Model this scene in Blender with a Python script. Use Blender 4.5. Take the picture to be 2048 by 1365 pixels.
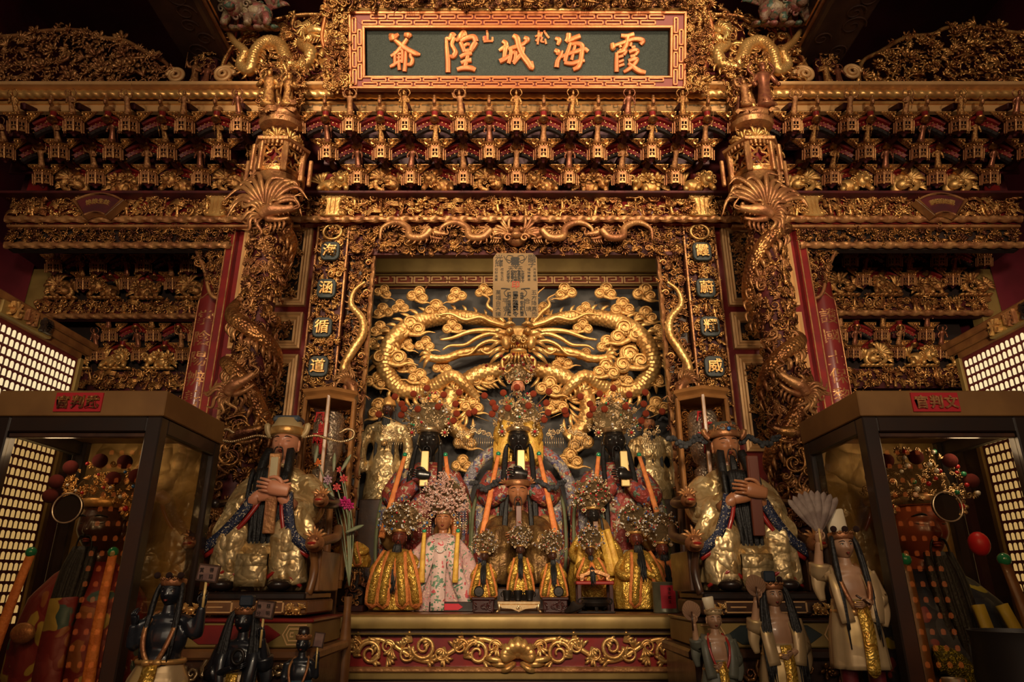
import bpy, math, random
import numpy as np
from mathutils import Vector, Matrix
from mathutils.geometry import tessellate_polygon

for o in list(bpy.data.objects): bpy.data.objects.remove(o, do_unlink=True)
SC = bpy.context.scene
COL = SC.collection
PI = math.pi
# ---------------------------------------------------------------- camera
FPX, EYE = 1350.0, 1.5
PITCH = math.atan(490.0/FPX)
CP, SP = math.cos(PITCH), math.sin(PITCH)
cd = bpy.data.cameras.new('camera'); cd.sensor_width = 36; cd.lens = 36*FPX/2048; cd.clip_start = .05
cam = bpy.data.objects.new('camera', cd); COL.objects.link(cam)
cam.location = (0, 0, EYE); cam.rotation_euler = (PI/2+PITCH, 0, 0); SC.camera = cam
# ---------------------------------------------------------------- world, lamps, exposure
w = bpy.data.worlds.new('world'); SC.world = w; w.use_nodes = True
w.node_tree.nodes['Background'].inputs[0].default_value = (1.0, .62, .38, 1)
w.node_tree.nodes['Background'].inputs[1].default_value = .035
vs = SC.view_settings
vs.view_transform = 'Standard'; vs.look = 'None'; vs.gamma = 1; vs.exposure = 0; vs.use_curve_mapping = False
WARM = (1, .76, .50)
def spot(name, loc, to, watt, ang, blend=.6, size=.12, col=WARM):
    l = bpy.data.lights.new(name, 'SPOT'); l.energy = watt; l.color = col; l.spot_size = math.radians(ang)
    l.spot_blend = blend; l.shadow_soft_size = size
    o = bpy.data.objects.new(name, l); COL.objects.link(o); o.location = loc
    o.rotation_euler = (Vector(to)-Vector(loc)).to_track_quat('-Z', 'Y').to_euler()
    o['kind'] = 'structure'
    return o
# roof track lamps aimed at the board, then hall spots, some added as fill
spot('ceiling_spot', (-1.2, .5, 5.0), (-.55, 3.2, 4.4), 230, 56)
spot('ceiling_spot', (1.3, .5, 5.0), (.6, 3.2, 4.4), 230, 56)
spot('hall_fill_spot', (-1.3, -.5, 3.5), (-.45, 3.4, 3.75), 300, 42)
spot('hall_fill_spot', (1.4, -.5, 3.5), (.5, 3.4, 3.75), 300, 42)
spot('hall_fill_spot', (-.5, -.2, 3.3), (-.15, 4.1, 2.55), 115, 36)
spot('hall_fill_spot', (.6, -.2, 3.3), (.2, 4.1, 2.55), 115, 36)
spot('hall_fill_spot', (-1.9, -.4, 3.6), (-2.1, 3.6, 3.75), 85, 62, .8)
spot('hall_fill_spot', (2.0, -.4, 3.6), (2.15, 3.6, 3.75), 125, 62, .8)
spot('hall_fill_spot', (0, -.3, 2.9), (-.95, 2.7, 1.8), 80, 44, .8)
spot('hall_fill_spot', (.2, -.3, 2.9), (1.05, 2.7, 1.8), 72, 44, .8)
spot('hall_fill_spot', (-.35, -.1, 2.75), (-.2, 3.6, 1.75), 190, 30, .7)  # unseen fill pair added to brighten the altar statues
spot('hall_fill_spot', (.45, -.1, 2.75), (.25, 3.6, 1.75), 190, 30, .7)
spot('hall_fill_spot', (-.3, -.4, 2.2), (-2.55, 4.5, 3.25), 300, 24, .6)  # unseen low pair added to lift the brackets inside the side bays
spot('hall_fill_spot', (.4, -.4, 2.2), (2.6, 4.5, 3.25), 520, 24, .6)
# strip lamp tucked behind the lintel of the niche
nl = bpy.data.lights.new('niche_lamp', 'AREA'); nl.shape = 'RECTANGLE'; nl.size = 1.6; nl.size_y = .06; nl.energy = 3.2; nl.color = WARM
nlo = bpy.data.objects.new('niche_lamp', nl); COL.objects.link(nlo); nlo.location = (.026, 3.84, 3.60)
nlo.rotation_euler = (Vector((0, 4.3, 3.05))-Vector((0, 3.84, 3.60))).to_track_quat('-Z', 'Y').to_euler(); nlo['kind'] = 'structure'
# area fill added behind the camera, standing in for light from the open hall
al = bpy.data.lights.new('hall_fill', 'AREA'); al.shape = 'RECTANGLE'; al.size = 5; al.size_y = 2.2; al.energy = 60; al.color = (1, .78, .55)
alo = bpy.data.objects.new('hall_fill', al); COL.objects.link(alo); alo.location = (0, -2.2, 3.0)
alo.rotation_euler = (Vector((0, 3.5, 2.6))-Vector((0, -2.2, 3.0))).to_track_quat('-Z', 'Y').to_euler(); alo['kind'] = 'structure'

# ---------------------------------------------------------------- helpers
def P(u, v, Y):
    k = (682.5-v)/FPX; t = Y/(CP-k*SP)
    return Vector(((u-1024)/FPX*t, Y, EYE+t*(SP+k*CP)))
def MPP(v, Y):                       # metres per photo pixel there
    return Y/(CP-(682.5-v)/FPX*SP)/FPX
RNG = np.random.RandomState(7)

class G:
    """collects vertices and faces (rows of 4 indices, -1 for a triangle)"""
    def __init__(s): s.V = []; s.F = []; s.I = []; s.n = 0
    def add(s, vf, loc=None, R=None, sc=None, mi=0):
        V, F = vf
        if sc is not None: V = V*np.asarray(sc, float)
        if R is not None: V = V@R.T
        if loc is not None: V = V+np.asarray(loc, float)
        F2 = np.where(F >= 0, F+s.n, -1)
        s.V.append(V); s.F.append(F2); s.I.append(np.full(len(F2), mi, np.int32)); s.n += len(V)
        return s
    def get(s):
        return (np.concatenate(s.V), np.concatenate(s.F))
    def mesh(s, name, mats, smooth=True, org=(0, 0, 0)):
        V, F = s.get(); I = np.concatenate(s.I)
        return np_mesh(name, V-np.asarray(org, float), F, mats, I, smooth)
def np_mesh(name, V, F, mats, I=None, smooth=True):
    me = bpy.data.meshes.new(name)
    cnt = np.where(F[:, 3] < 0, 3, 4).astype(np.int32)
    loops = F[F >= 0].astype(np.int32)
    me.vertices.add(len(V)); me.vertices.foreach_set('co', V.astype(np.float32).ravel())
    me.loops.add(len(loops)); me.loops.foreach_set('vertex_index', loops)
    me.polygons.add(len(F))
    st = np.zeros(len(F), np.int32); st[1:] = np.cumsum(cnt)[:-1]
    me.polygons.foreach_set('loop_start', st)
    if not isinstance(mats, (list, tuple)): mats = [mats]
    for m in mats: me.materials.append(m)
    if I is not None: me.polygons.foreach_set('material_index', I)
    me.update(calc_edges=True)
    if smooth == True: me.shade_smooth()
    elif smooth == 'a':
        me.shade_smooth(); me.set_sharp_from_angle(angle=math.radians(38))
    else: me.shade_flat()
    me.validate()
    return me
WL = {}
def tag(o, label=None, cat=None, group=None, kind=None):
    if label: o['label'] = label
    if cat: o['category'] = cat
    if group: o['group'] = group
    if kind: o['kind'] = kind
    return o
def put(me, name, loc=(0, 0, 0), parent=None, **kw):
    o = bpy.data.objects.new(name, me); COL.objects.link(o)
    o.location = loc
    if parent is not None: o.parent = parent
    return tag(o, **kw)
def thing(name, label, cat, loc, group=None, kind=None):
    o = bpy.data.objects.new(name, None); COL.objects.link(o); o.empty_display_size = .03
    o.location = loc; WL[o.name] = Vector(loc)
    return tag(o, label, cat, group, kind)
def mk(name, g, mats, parent=None, smooth='a', org=None, **kw):
    """g in world coordinates -> one mesh object with a sensible origin"""
    vf = g if isinstance(g, tuple) else None
    if vf is not None:
        gg = G(); gg.add(vf); g = gg
    V = np.concatenate(g.V)
    lo, hi = V.min(0), V.max(0)
    if org is None:
        org = (lo+hi)/2
        if parent is None: org[2] = lo[2]
    me = g.mesh(name, mats, smooth, org)
    pw = WL.get(parent.name, Vector()) if parent is not None else Vector()
    o = put(me, name, Vector(org)-pw, parent, **kw)
    WL[o.name] = Vector(org)
    return o
def copy_tree(o, loc=None, parent=None, label=None, scale=None, rz=None, group=None):
    c = o.copy(); COL.objects.link(c); c.parent = parent
    if loc is not None: c.location = loc
    if scale is not None: c.scale = scale
    if rz is not None: c.rotation_euler = (0, 0, rz)
    if label: c['label'] = label
    if group: c['group'] = group
    for ch in o.children:
        copy_tree(ch, None, c)
    return c

# ---- primitives: all return (V, F)
def flipF(F):
    q = F[:, 3] >= 0; F2 = F.copy(); F2[q] = F[q][:, ::-1]; F2[~q, :3] = F[~q][:, 2::-1]
    return F2
def A(x): return np.asarray(x, float)
def rotx(a): c, s = math.cos(a), math.sin(a); return A([[1, 0, 0], [0, c, -s], [0, s, c]])
def roty(a): c, s = math.cos(a), math.sin(a); return A([[c, 0, s], [0, 1, 0], [-s, 0, c]])
def rotz(a): c, s = math.cos(a), math.sin(a); return A([[c, -s, 0], [s, c, 0], [0, 0, 1]])
def box(x0, x1, y0, y1, z0, z1, ch=0):
    if ch <= 0:
        V = A([[x, y, z] for x in (x0, x1) for y in (y0, y1) for z in (z0, z1)])
        F = np.array([[0, 1, 3, 2], [4, 6, 7, 5], [0, 4, 5, 1], [2, 3, 7, 6], [0, 2, 6, 4], [1, 5, 7, 3]])
        return V, F
    ch = min(ch, .45*(x1-x0), .45*(y1-y0), .45*(z1-z0))
    V = []; idx = {}
    for i in (0, 1):
        for j in (0, 1):
            for k in (0, 1):
                for ax in range(3):
                    c = [(x0, x1)[i], (y0, y1)[j], (z0, z1)[k]]; s = [1-2*i, 1-2*j, 1-2*k]
                    for a in range(3):
                        if a != ax: c[a] += s[a]*ch
                    idx[i, j, k, ax] = len(V); V.append(c)
    F = []
    for ax in range(3):
        b, c = (ax+1) % 3, (ax+2) % 3
        for e in (0, 1):
            q = []
            for (m, n) in ((0, 0), (1, 0), (1, 1), (0, 1)):
                t = [0, 0, 0]; t[ax] = e; t[b] = m; t[c] = n
                q.append(idx[t[0], t[1], t[2], ax])
            F.append(q if e else q[::-1])
        for m in (0, 1):
            for n in (0, 1):
                t0 = [0, 0, 0]; t0[b] = m; t0[c] = n; t1 = t0[:]; t1[ax] = 1
                q = [idx[tuple(t0)+(b,)], idx[tuple(t1)+(b,)], idx[tuple(t1)+(c,)], idx[tuple(t0)+(c,)]]
                F.append(q if (m == n) else q[::-1])
    for i in (0, 1):
        for j in (0, 1):
            for k in (0, 1):
                q = [idx[i, j, k, a] for a in range(3)]
                if (i+j+k) % 2 == 0: q = q[::-1]
                F.append(q+[-1])
    return A(V), np.array(F)
def cbox(c, s, ch=0, R=None):
    V, F = box(-s[0]/2, s[0]/2, -s[1]/2, s[1]/2, -s[2]/2, s[2]/2, ch)
    if R is not None: V = V@R.T
    return V+A(c), F
def grid_faces(m, n, cu=False, cv=False):
    """m rings of n points"""
    i = np.arange(m if cu else m-1)[:, None]; j = np.arange(n if cv else n-1)[None, :]
    a = i*n+j; b = i*n+(j+1) % n; c = ((i+1) % m)*n+(j+1) % n; d = ((i+1) % m)*n+j
    return np.stack([a, b, c, d], -1).reshape(-1, 4)
def tube(pts, rad, n=6, a=1., b=1., up=None, cap=True, closed=False):
    pts = A(pts); m = len(pts); rad = np.broadcast_to(A(rad), (m,))
    if closed: T = np.roll(pts, -1, 0)-np.roll(pts, 1, 0)
    else: T = np.gradient(pts, axis=0)
    T /= np.linalg.norm(T, axis=1)[:, None]+1e-12
    N = np.zeros((m, 3))
    if up is not None:
        u = A(up); N = u-T*(T@u)[:, None]; N /= np.linalg.norm(N, axis=1)[:, None]+1e-9
    else:
        r = A([0, -1, 0]) if abs(T[0, 1]) < .9 else A([1, 0, 0])
        for i in range(m):
            r = r-T[i]*(T[i]@r); r = r/(np.linalg.norm(r)+1e-12); N[i] = r
    B = np.cross(T, N)
    th = np.arange(n)*2*PI/n+PI/n*(n == 4)
    V = pts[:, None]+rad[:, None, None]*(a*np.cos(th)[None, :, None]*N[:, None]+b*np.sin(th)[None, :, None]*B[:, None])
    V = V.reshape(-1, 3); F = grid_faces(m, n, closed, True)
    if cap and not closed:
        V = np.vstack([V, pts[0], pts[-1]]); j = np.arange(n); k = (j+1) % n; o = (m-1)*n
        F = np.vstack([F, np.stack([k, j, np.full(n, m*n), np.full(n, -1)], 1),
                       np.stack([o+j, o+k, np.full(n, m*n+1), np.full(n, -1)], 1)])
    return V, F
def lathe(prof, n=16, sx=1, sy=1, cap=True, ph=0):
    prof = A(prof); m = len(prof); th = np.arange(n)*2*PI/n+ph
    V = np.stack([prof[:, 0][:, None]*np.cos(th)*sx, prof[:, 0][:, None]*np.sin(th)*sy,
                  np.repeat(prof[:, 1][:, None], n, 1)], -1).reshape(-1, 3)
    F = grid_faces(m, n, False, True)
    if cap:
        V = np.vstack([V, [0, 0, prof[0, 1]], [0, 0, prof[-1, 1]]]); j = np.arange(n); k = (j+1) % n; o = (m-1)*n
        F = np.vstack([F, np.stack([k, j, np.full(n, m*n), np.full(n, -1)], 1),
                       np.stack([o+j, o+k, np.full(n, m*n+1), np.full(n, -1)], 1)])
    return V, F
def ball(c=(0, 0, 0), r=(1, 1, 1), n=10, m=7):
    if np.isscalar(r): r = (r, r, r)
    ph = np.linspace(0, PI, m+1)[1:-1]
    prof = np.stack([np.sin(ph), -np.cos(ph)], 1)
    V, F = lathe(prof, n)
    V[-2] = [0, 0, -1]; V[-1] = [0, 0, 1]
    return V*A(r)+A(c), F
def prism(poly, y0, y1, ch=0):
    """2D outline (x,z) extruded along y; front is y0 (towards the viewer); ch chamfers the front rim"""
    p = A(poly); n = len(p)
    ar = np.sum(p[:, 0]*np.roll(p[:, 1], -1)-np.roll(p[:, 0], -1)*p[:, 1])
    if ar < 0: p = p[::-1]
    tri = np.array(tessellate_polygon([[Vector((x, z, 0)) for x, z in p]]))
    rings = [(p, y1)]
    if ch:
        d = np.roll(p, -1, 0)-np.roll(p, 1, 0); nn = np.stack([-d[:, 1], d[:, 0]], 1); nn /= np.linalg.norm(nn, axis=1)[:, None]+1e-9
        rings += [(p, y0+ch), (p+nn*ch, y0)]
    else: rings += [(p, y0)]
    V = np.vstack([np.stack([q[:, 0], np.full(n, y), q[:, 1]], 1) for q, y in rings])
    F = grid_faces(len(rings), n, False, True); o = (len(rings)-1)*n
    def orient(t, want):
        a, b, c = (p[t[:, i]] for i in range(3))
        s = (b[:, 0]-a[:, 0])*(c[:, 1]-a[:, 1])-(b[:, 1]-a[:, 1])*(c[:, 0]-a[:, 0])
        return np.where((s*want > 0)[:, None], t, t[:, ::-1])
    f = orient(tri, 1); bk = orient(tri, -1)
    F = np.vstack([F, np.hstack([f+o, np.full((len(f), 1), -1)]), np.hstack([bk, np.full((len(bk), 1), -1)])])
    return V, F
def frame(x0, x1, z0, z1, prof, y=0):
    """mitred picture-frame: prof = [(inset, y)] from the outside to the inside, one mesh of four rails"""
    V = []
    for (i, yy) in prof:
        V += [[x0+i, y+yy, z0+i], [x1-i, y+yy, z0+i], [x1-i, y+yy, z1-i], [x0+i, y+yy, z1-i]]
    return A(V), grid_faces(len(prof), 4, False, True)
def rail(p0, p1, q0, q1, y0, y1, ch=.002):
    """one mitred rail: outer edge p0-p1, inner edge q0-q1 (x,z), front y0"""
    return prism([p0, p1, q1, q0], y0, y1, ch)
def bez(p, n=8):
    """Catmull-Rom through points"""
    p = A(p); q = np.vstack([2*p[0]-p[1], p, 2*p[-1]-p[-2]]); out = []
    for i in range(1, len(q)-2):
        t = np.linspace(0, 1, n, endpoint=False)[:, None]
        a, b, c, d = q[i-1], q[i], q[i+1], q[i+2]
        out.append(.5*((2*b)+(-a+c)*t+(2*a-5*b+4*c-d)*t**2+(-a+3*b-3*c+d)*t**3))
    out.append(p[-1:]); return np.vstack(out)
TXT = {}
def text(s, size=1, depth=.1, fat=.0, bev=0.0, res=2):
    """characters as solid letters standing in XZ, facing -Y, centred, glyph height ~ size"""
    key = (s, depth, fat, bev, res)
    if key not in TXT:
        c = bpy.data.curves.new('t', 'FONT'); c.body = s; c.extrude = depth/2; c.offset = fat; c.bevel_depth = bev
        c.resolution_u = res; c.bevel_resolution = 1; c.fill_mode = 'BOTH'
        o = bpy.data.objects.new('t', c); COL.objects.link(o)
        dg = bpy.context.evaluated_depsgraph_get(); dg.update()
        me = bpy.data.meshes.new_from_object(o.evaluated_get(dg))
        V = np.zeros(len(me.vertices)*3); me.vertices.foreach_get('co', V); V = V.reshape(-1, 3)
        me.calc_loop_triangles()
        T = np.zeros(len(me.loop_triangles)*3, np.int32); me.loop_triangles.foreach_get('vertices', T); T = T.reshape(-1, 3)
        bpy.data.objects.remove(o); bpy.data.curves.remove(c); bpy.data.meshes.remove(me)
        V = np.stack([V[:, 0], -V[:, 2], V[:, 1]], 1)
        mid = (V.min(0)+V.max(0))/2; V = V-mid
        TXT[key] = (V, np.hstack([T, np.full((len(T), 1), -1)]))
    V, F = TXT[key]
    return V*size, F
ORD = ['first', 'second', 'third', 'fourth', 'fifth', 'sixth', 'seventh', 'eighth', 'ninth', 'tenth', 'eleventh', 'twelfth',
       'thirteenth', 'fourteenth', 'fifteenth', 'sixteenth', 'seventeenth', 'eighteenth', 'nineteenth', 'twentieth']

# ---------------------------------------------------------------- materials
MATS = {}
def mat(name, c1, c2=None, metal=0., rough=.5, scale=20., bump=0., bscale=60., lo=.4, hi=.6, emit=None, es=0.,
        rvar=.12, coat=0., tr=0., alpha=1., vor=0., vscale=30., ior=1.45, sheen=0.):
    m = bpy.data.materials.new(name); m.use_nodes = True; nt = m.node_tree; N = nt.nodes; L = nt.links
    b = N['Principled BSDF']; b.inputs['Metallic'].default_value = metal; b.inputs['Roughness'].default_value = rough
    b.inputs['IOR'].default_value = ior
    b.inputs['Coat Weight'].default_value = coat; b.inputs['Coat Roughness'].default_value = .12
    b.inputs['Transmission Weight'].default_value = tr; b.inputs['Alpha'].default_value = alpha
    b.inputs['Sheen Weight'].default_value = sheen
    tc = N.new('ShaderNodeTexCoord')
    if c2 is not None:
        nz = N.new('ShaderNodeTexNoise'); nz.inputs['Scale'].default_value = scale; nz.inputs['Detail'].default_value = 4
        L.new(tc.outputs['Object'], nz.inputs['Vector'])
        cr = N.new('ShaderNodeValToRGB'); e = cr.color_ramp.elements
        e[0].position = lo; e[0].color = (*c1, 1); e[1].position = hi; e[1].color = (*c2, 1)
        L.new(nz.outputs['Fac'], cr.inputs['Fac']); L.new(cr.outputs['Color'], b.inputs['Base Color'])
        mr = N.new('ShaderNodeMapRange'); mr.inputs['To Min'].default_value = max(.02, rough-rvar); mr.inputs['To Max'].default_value = rough+rvar
        L.new(nz.outputs['Fac'], mr.inputs['Value']); L.new(mr.outputs['Result'], b.inputs['Roughness'])
    else:
        b.inputs['Base Color'].default_value = (*c1, 1)
    last = None
    if bump:
        n2 = N.new('ShaderNodeTexNoise'); n2.inputs['Scale'].default_value = bscale; n2.inputs['Detail'].default_value = 3
        L.new(tc.outputs['Object'], n2.inputs['Vector'])
        bp = N.new('ShaderNodeBump'); bp.inputs['Strength'].default_value = bump; bp.inputs['Distance'].default_value = .01
        L.new(n2.outputs['Fac'], bp.inputs['Height']); last = bp
    if vor:
        n3 = N.new('ShaderNodeTexVoronoi'); n3.inputs['Scale'].default_value = vscale
        L.new(tc.outputs['Object'], n3.inputs['Vector'])
        bp2 = N.new('ShaderNodeBump'); bp2.inputs['Strength'].default_value = vor; bp2.inputs['Distance'].default_value = .008; bp2.invert = True
        L.new(n3.outputs['Distance'], bp2.inputs['Height'])
        if last: L.new(last.outputs['Normal'], bp2.inputs['Normal'])
        last = bp2
    if last: L.new(last.outputs['Normal'], b.inputs['Normal'])
    if emit:
        b.inputs['Emission Color'].default_value = (*emit, 1); b.inputs['Emission Strength'].default_value = es
    MATS[name] = m
    return m
GOLD = mat('gilt_carving', (.72, .40, .135), (.30, .115, .04), .75, .36, 14, .35, 90)
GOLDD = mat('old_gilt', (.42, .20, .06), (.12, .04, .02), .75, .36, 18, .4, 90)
GOLDB = mat('bright_gilt', (.78, .48, .17), (.55, .29, .09), .65, .38, 9, .25, 60)
GOLDS = mat('scaled_gilt', (.74, .45, .16), (.50, .26, .08), .65, .38, 8, .1, 50)
GOLDM = mat('muddy_gilt_wood', (.50, .25, .095), (.30, .12, .05), .55, .42, 10, .3, 70)
GOLDP = mat('painted_gold', (.72, .43, .19), (.60, .34, .14), .25, .45, 5, .08, 40)
ROPE = mat('gilt_moulding', (.80, .47, .16), (.55, .27, .09), .6, .36, 12, .1, 40)
COPPER = mat('copper_orange_lacquer', (.60, .20, .06), (.48, .14, .045), .35, .38, 10, .1, 60)
RED = mat('red_lacquer', (.22, .016, .014), (.15, .010, .012), 0, .35, 8, .05, 30, coat=.3)
REDD = mat('dark_red_lacquer', (.085, .010, .012), (.045, .006, .008), 0, .6, 8, .05, 30)
REDF = mat('fret_red', (.24, .028, .018), None, 0, .5)
PLUM = mat('plum_paint', (.10, .012, .025), (.055, .008, .018), 0, .6, 3)
BLACK = mat('black_lacquer', (.012, .008, .007), (.02, .012, .01), 0, .3, 8, coat=.3)
VOID = mat('void_black', (.012, .006, .005), (.02, .008, .006), 0, .8, 4)  # near-black; stands for shade on the shadow arm and the hole disc
SLATE = mat('speckled_green_slate', (.034, .046, .036), (.022, .031, .025), 0, .7, 160, .1, 200)
WOOD = mat('brown_wood', (.20, .085, .026), (.13, .05, .016), 0, .42, 12, .1, 40, coat=.2)
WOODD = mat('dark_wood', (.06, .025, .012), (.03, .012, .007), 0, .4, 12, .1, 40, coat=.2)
OLIVE = mat('olive_gilt_wood', (.30, .20, .06), (.22, .14, .04), .25, .45, 6, .05, 40)
# ---------------------------------------------------------------- carving motifs (x right, z up, -y towards the viewer)
BQ = [3, 1]      # blade sides and curve steps (low while the scatter library is built)
def blade(pts, w, n=0, thick=.45, up=(0, -1, 0), tip=.06):
    n = n or BQ[0]; p = bez(pts, BQ[1]); m = len(p); t = np.linspace(0, 1, m)
    return tube(p, w*np.maximum(np.sin(PI*np.clip(t*.92+.08, 0, 1))**.8, tip), n, thick, 1., up)
def spiral(r=1., turns=1.6, th=.2, n=6, m=26, tail=0., rise=.25, end=.45):
    if BQ[0] == 3: n = 4; m = min(m, 11)
    t = np.linspace(0, 1, m); a = t*turns*2*PI; rr = r*(1-t*.82)
    x = rr*np.cos(a); z = rr*np.sin(a); y = -rise*t*r
    p = np.stack([x, y, z], 1)
    if tail:
        q = np.stack([np.full(4, r), np.zeros(4), np.linspace(-tail, -tail*.2, 4)], 1)
        p = np.vstack([q, p])
    m = len(p)
    return tube(p, th*(1-(1-end)*np.linspace(0, 1, m)), n)
def merge(*a):
    g = G()
    for x in a: g.add(x)
    return g.get()
def xf(vf, loc=(0, 0, 0), R=None, s=1.):
    V, F = vf; V = V*A(s)
    if R is not None: V = V@R.T
    return V+A(loc), F
def mirx(vf):
    V, F = vf; V = V*A([-1, 1, 1]); F2 = F.copy()
    q = F[:, 3] >= 0; F2[q] = F[q][:, ::-1]; F2[~q, :3] = F[~q][:, 2::-1]
    return V, F2
def m_tuft(k=6, L=1., spread=1.5, w=.13, seed=0):
    r = np.random.RandomState(seed); g = G()
    for i in range(k):
        a = (i/(k-1)-.5)*spread+r.uniform(-.1, .1); l = L*r.uniform(.75, 1.1); c = (i/(k-1)-.5)*1.2
        d = A([math.sin(a), 0, math.cos(a)]); s = A([math.cos(a), 0, -math.sin(a)])
        p = [A([0, 0, 0]), d*l*.4+A([0, -.12*L, 0]), d*l*.8+s*c*.15*l+A([0, -.22*L, 0]), d*l+s*c*.42*l+A([0, -.12*L, 0])]
        g.add(blade(p, w))
    return g.get()
def m_flower(k=6, seed=0):
    g = G()
    for lay, (rr, tilt, s) in enumerate(((.55, .35, .42), (.3, .9, .3))):
        for i in range(k):
            a = i*2*PI/k+lay*.5
            V, F = ball((0, 0, 0), (s*.62, s*.22, s), *((5, 3) if BQ[0] == 3 else (8, 5)))
            V = V@rotx(tilt).T+A([0, -.1-.15*lay, rr])
            g.add((V@roty(a).T, F))
    g.add(ball((0, -.32, 0), (.18, .18, .18), 7, 5))
    return g.get()
def m_cloud(seed=0):
    g = G(); r = np.random.RandomState(seed)
    for (x, z, s, d) in ((-.45, -.1, .42, 1), (.42, -.12, .4, -1), (0, .32, .48, 1)):
        V, F = ball((x, 0, z), (s, .16, s), *((7, 4) if BQ[0] == 3 else (16, 8))); g.add((V, F))
        v = spiral(s*.86, 1.5, .075, 5, 20, rise=.25); v = (v[0]*A([d, 1, 1]), v[1]) if d > 0 else mirx(v)
        g.add(v, (x, -.14, z))
    p = bez([(-.2, 0, -.3), (.4, -.05, -.5), (.9, -.02, -.38), (1.35, 0, -.5)], 5)
    g.add(tube(p, np.linspace(.16, .02, len(p)), 6, .6, 1, (0, -1, 0)))
    return g.get()
def m_curl(seed=0):
    return merge(spiral(.60, 1.5, .22, 6, 22, .75, .4), xf(m_tuft(3, .7, 1.2, .18, seed), (.6, 0, -.5), roty(2.2)))
def m_branch(seed=0):
    r = np.random.RandomState(seed); g = G()
    p = bez([(-1, 0, r.uniform(-.3, .3)), (-.4, -.2, r.uniform(-.3, .3)), (.2, -.15, r.uniform(-.3, .3)), (1, 0, r.uniform(-.2, .2))], 5)
    g.add(tube(p, np.linspace(.12, .06, len(p)), 4))
    for i in range(6):
        q = p[2+i*2]; a = r.uniform(-1, 1)+(PI if i % 2 else 0)
        d = A([math.sin(a), 0, math.cos(a)]); s = A([math.cos(a), 0, -math.sin(a)])
        g.add(blade([q, q+d*.22+A([0, -.15, 0]), q+d*.55+s*.1+A([0, -.05, 0])], .19))
    return g.get()
def m_rock(seed=0):
    r = np.random.RandomState(seed); g = G()
    for i in range(4):
        p = bez([(-.8, 0, -.3+.2*i), (-.2, -.25, -.1+.2*i+r.uniform(-.15, .15)), (.3, -.2, -.25+.2*i), (.9, 0, -.2+.2*i)], 4)
        g.add(tube(p, np.full(len(p), .11), 4, 1, 1.2))
    return g.get()
def m_person(seed=0, n=10):
    """small standing robed figure, 1 high, base at z=0, facing -y"""
    r = np.random.RandomState(seed); g = G(); lean = r.uniform(-.06, .06)
    prof = [(.15, 0), (.17, .03), (.15, .12), (.13, .3), (.115, .44), (.13, .56), (.155, .68), (.135, .745), (.06, .785), (.045, .81)]
    if n < 9: prof = prof[::2]+prof[-1:]
    V, F = lathe(prof, n, 1, .72)
    k = V[:, 2] < .45
    V[k, 0] *= 1+.12*np.sin(np.arctan2(V[k, 1], V[k, 0])*5)
    V[:, 0] += lean*V[:, 2]; g.add((V, F))
    g.add(ball((lean, -.02, .87), (.066, .075, .085), n-1, n-4))
    if r.rand() < .7: g.add(lathe([(.075, .93), (.085, .945), (.06, .97), (.045, 1.01), (.0, 1.03)], n-2), (lean, -.01, 0))
    else:
        g.add(ball((lean, .01, .95), (.05, .05, .045), 7, 5)); g.add(ball((lean, .01, 1.0), (.028, .028, .03), 6, 4))
    for s in (-1, 1):
        up = r.rand()
        sh = A([s*.13+lean, -.01, .70])
        if up < .3: el, ha = sh+A([s*.12, -.03, .03]), sh+A([s*.17, -.07, .2])
        elif up < .65: el, ha = sh+A([s*.09, -.02, -.18]), sh+A([s*-.03, -.15, -.2])
        else: el, ha = sh+A([s*.1, 0, -.17]), sh+A([s*.1, -.1, -.3])
        q = bez([sh, el, ha], 4 if n > 8 else 2); g.add(tube(q, np.linspace(.06, .045, len(q)), 6 if n > 8 else 4))
        g.add(ball(ha, .036, 5, 3))
        b = r.rand()
        if b < .3:   # staff or blade held up
            g.add(tube([ha+A([0, -.02, -.3]), ha+A([s*.02, -.02, .4])], [.014, .014], 5))
        g.add(blade([sh+A([0, .05, .02]), sh+A([s*.13, .06, .2]), sh+A([s*.06, .06, .36]), sh+A([s*-.05, .05, .38])], .035))
        g.add(ball((s*.065+lean*.1, -.1, .025), (.045, .075, .03), 5, 3))
    g.add(ball((0, .0, -.015), (.2, .17, .04), n-1, 3))
    return g.get()
def m_horse(seed=0):
    g = G()
    p = bez([(.55, 0, .5), (.2, -.05, .55), (-.3, -.05, .52), (-.55, -.05, .75), (-.75, -.08, .8)], 5)
    g.add(tube(p, np.interp(np.linspace(0, 1, len(p)), [0, .1, .5, .75, 1], [.1, .2, .17, .12, .06]), 7))
    for x in (-.35, -.2, .35, .5):
        g.add(tube([(x, -.05, .4), (x+.08, -.1, .2), (x-.05, -.05, 0)], [.08, .05, .05], 5))
    g.add(m_person(seed), (0, -.05, .55), None, .7)
    return g.get()
def dragon_tube(path, r, spikes=True, n=10, taper=(.25, .8, 1., .9), sp_step=2, sp=1.0, up=(0, -1, 0), side=1):
    """snake body with a dorsal row of blades; returns (body, spikes)"""
    p = bez(path, 6); m = len(p); t = np.linspace(0, 1, m)
    rr = r*np.interp(t, np.linspace(0, 1, len(taper)), taper)
    b = tube(p, rr, n)
    g = G(); T = np.gradient(p, axis=0); T /= np.linalg.norm(T, axis=1)[:, None]+1e-9
    u = A(up)
    for i in range(1, m-1, sp_step):
        d = np.cross(T[i], u)*side; d /= np.linalg.norm(d)+1e-9
        base = p[i]+d*rr[i]*.8+u*rr[i]*.25
        g.add(blade([base, base+d*rr[i]*.6*sp-T[i]*rr[i]*.2, base+d*rr[i]*1.2*sp-T[i]*rr[i]*.8], rr[i]*.3, 4, .5, u))
    return b, g.get()
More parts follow.
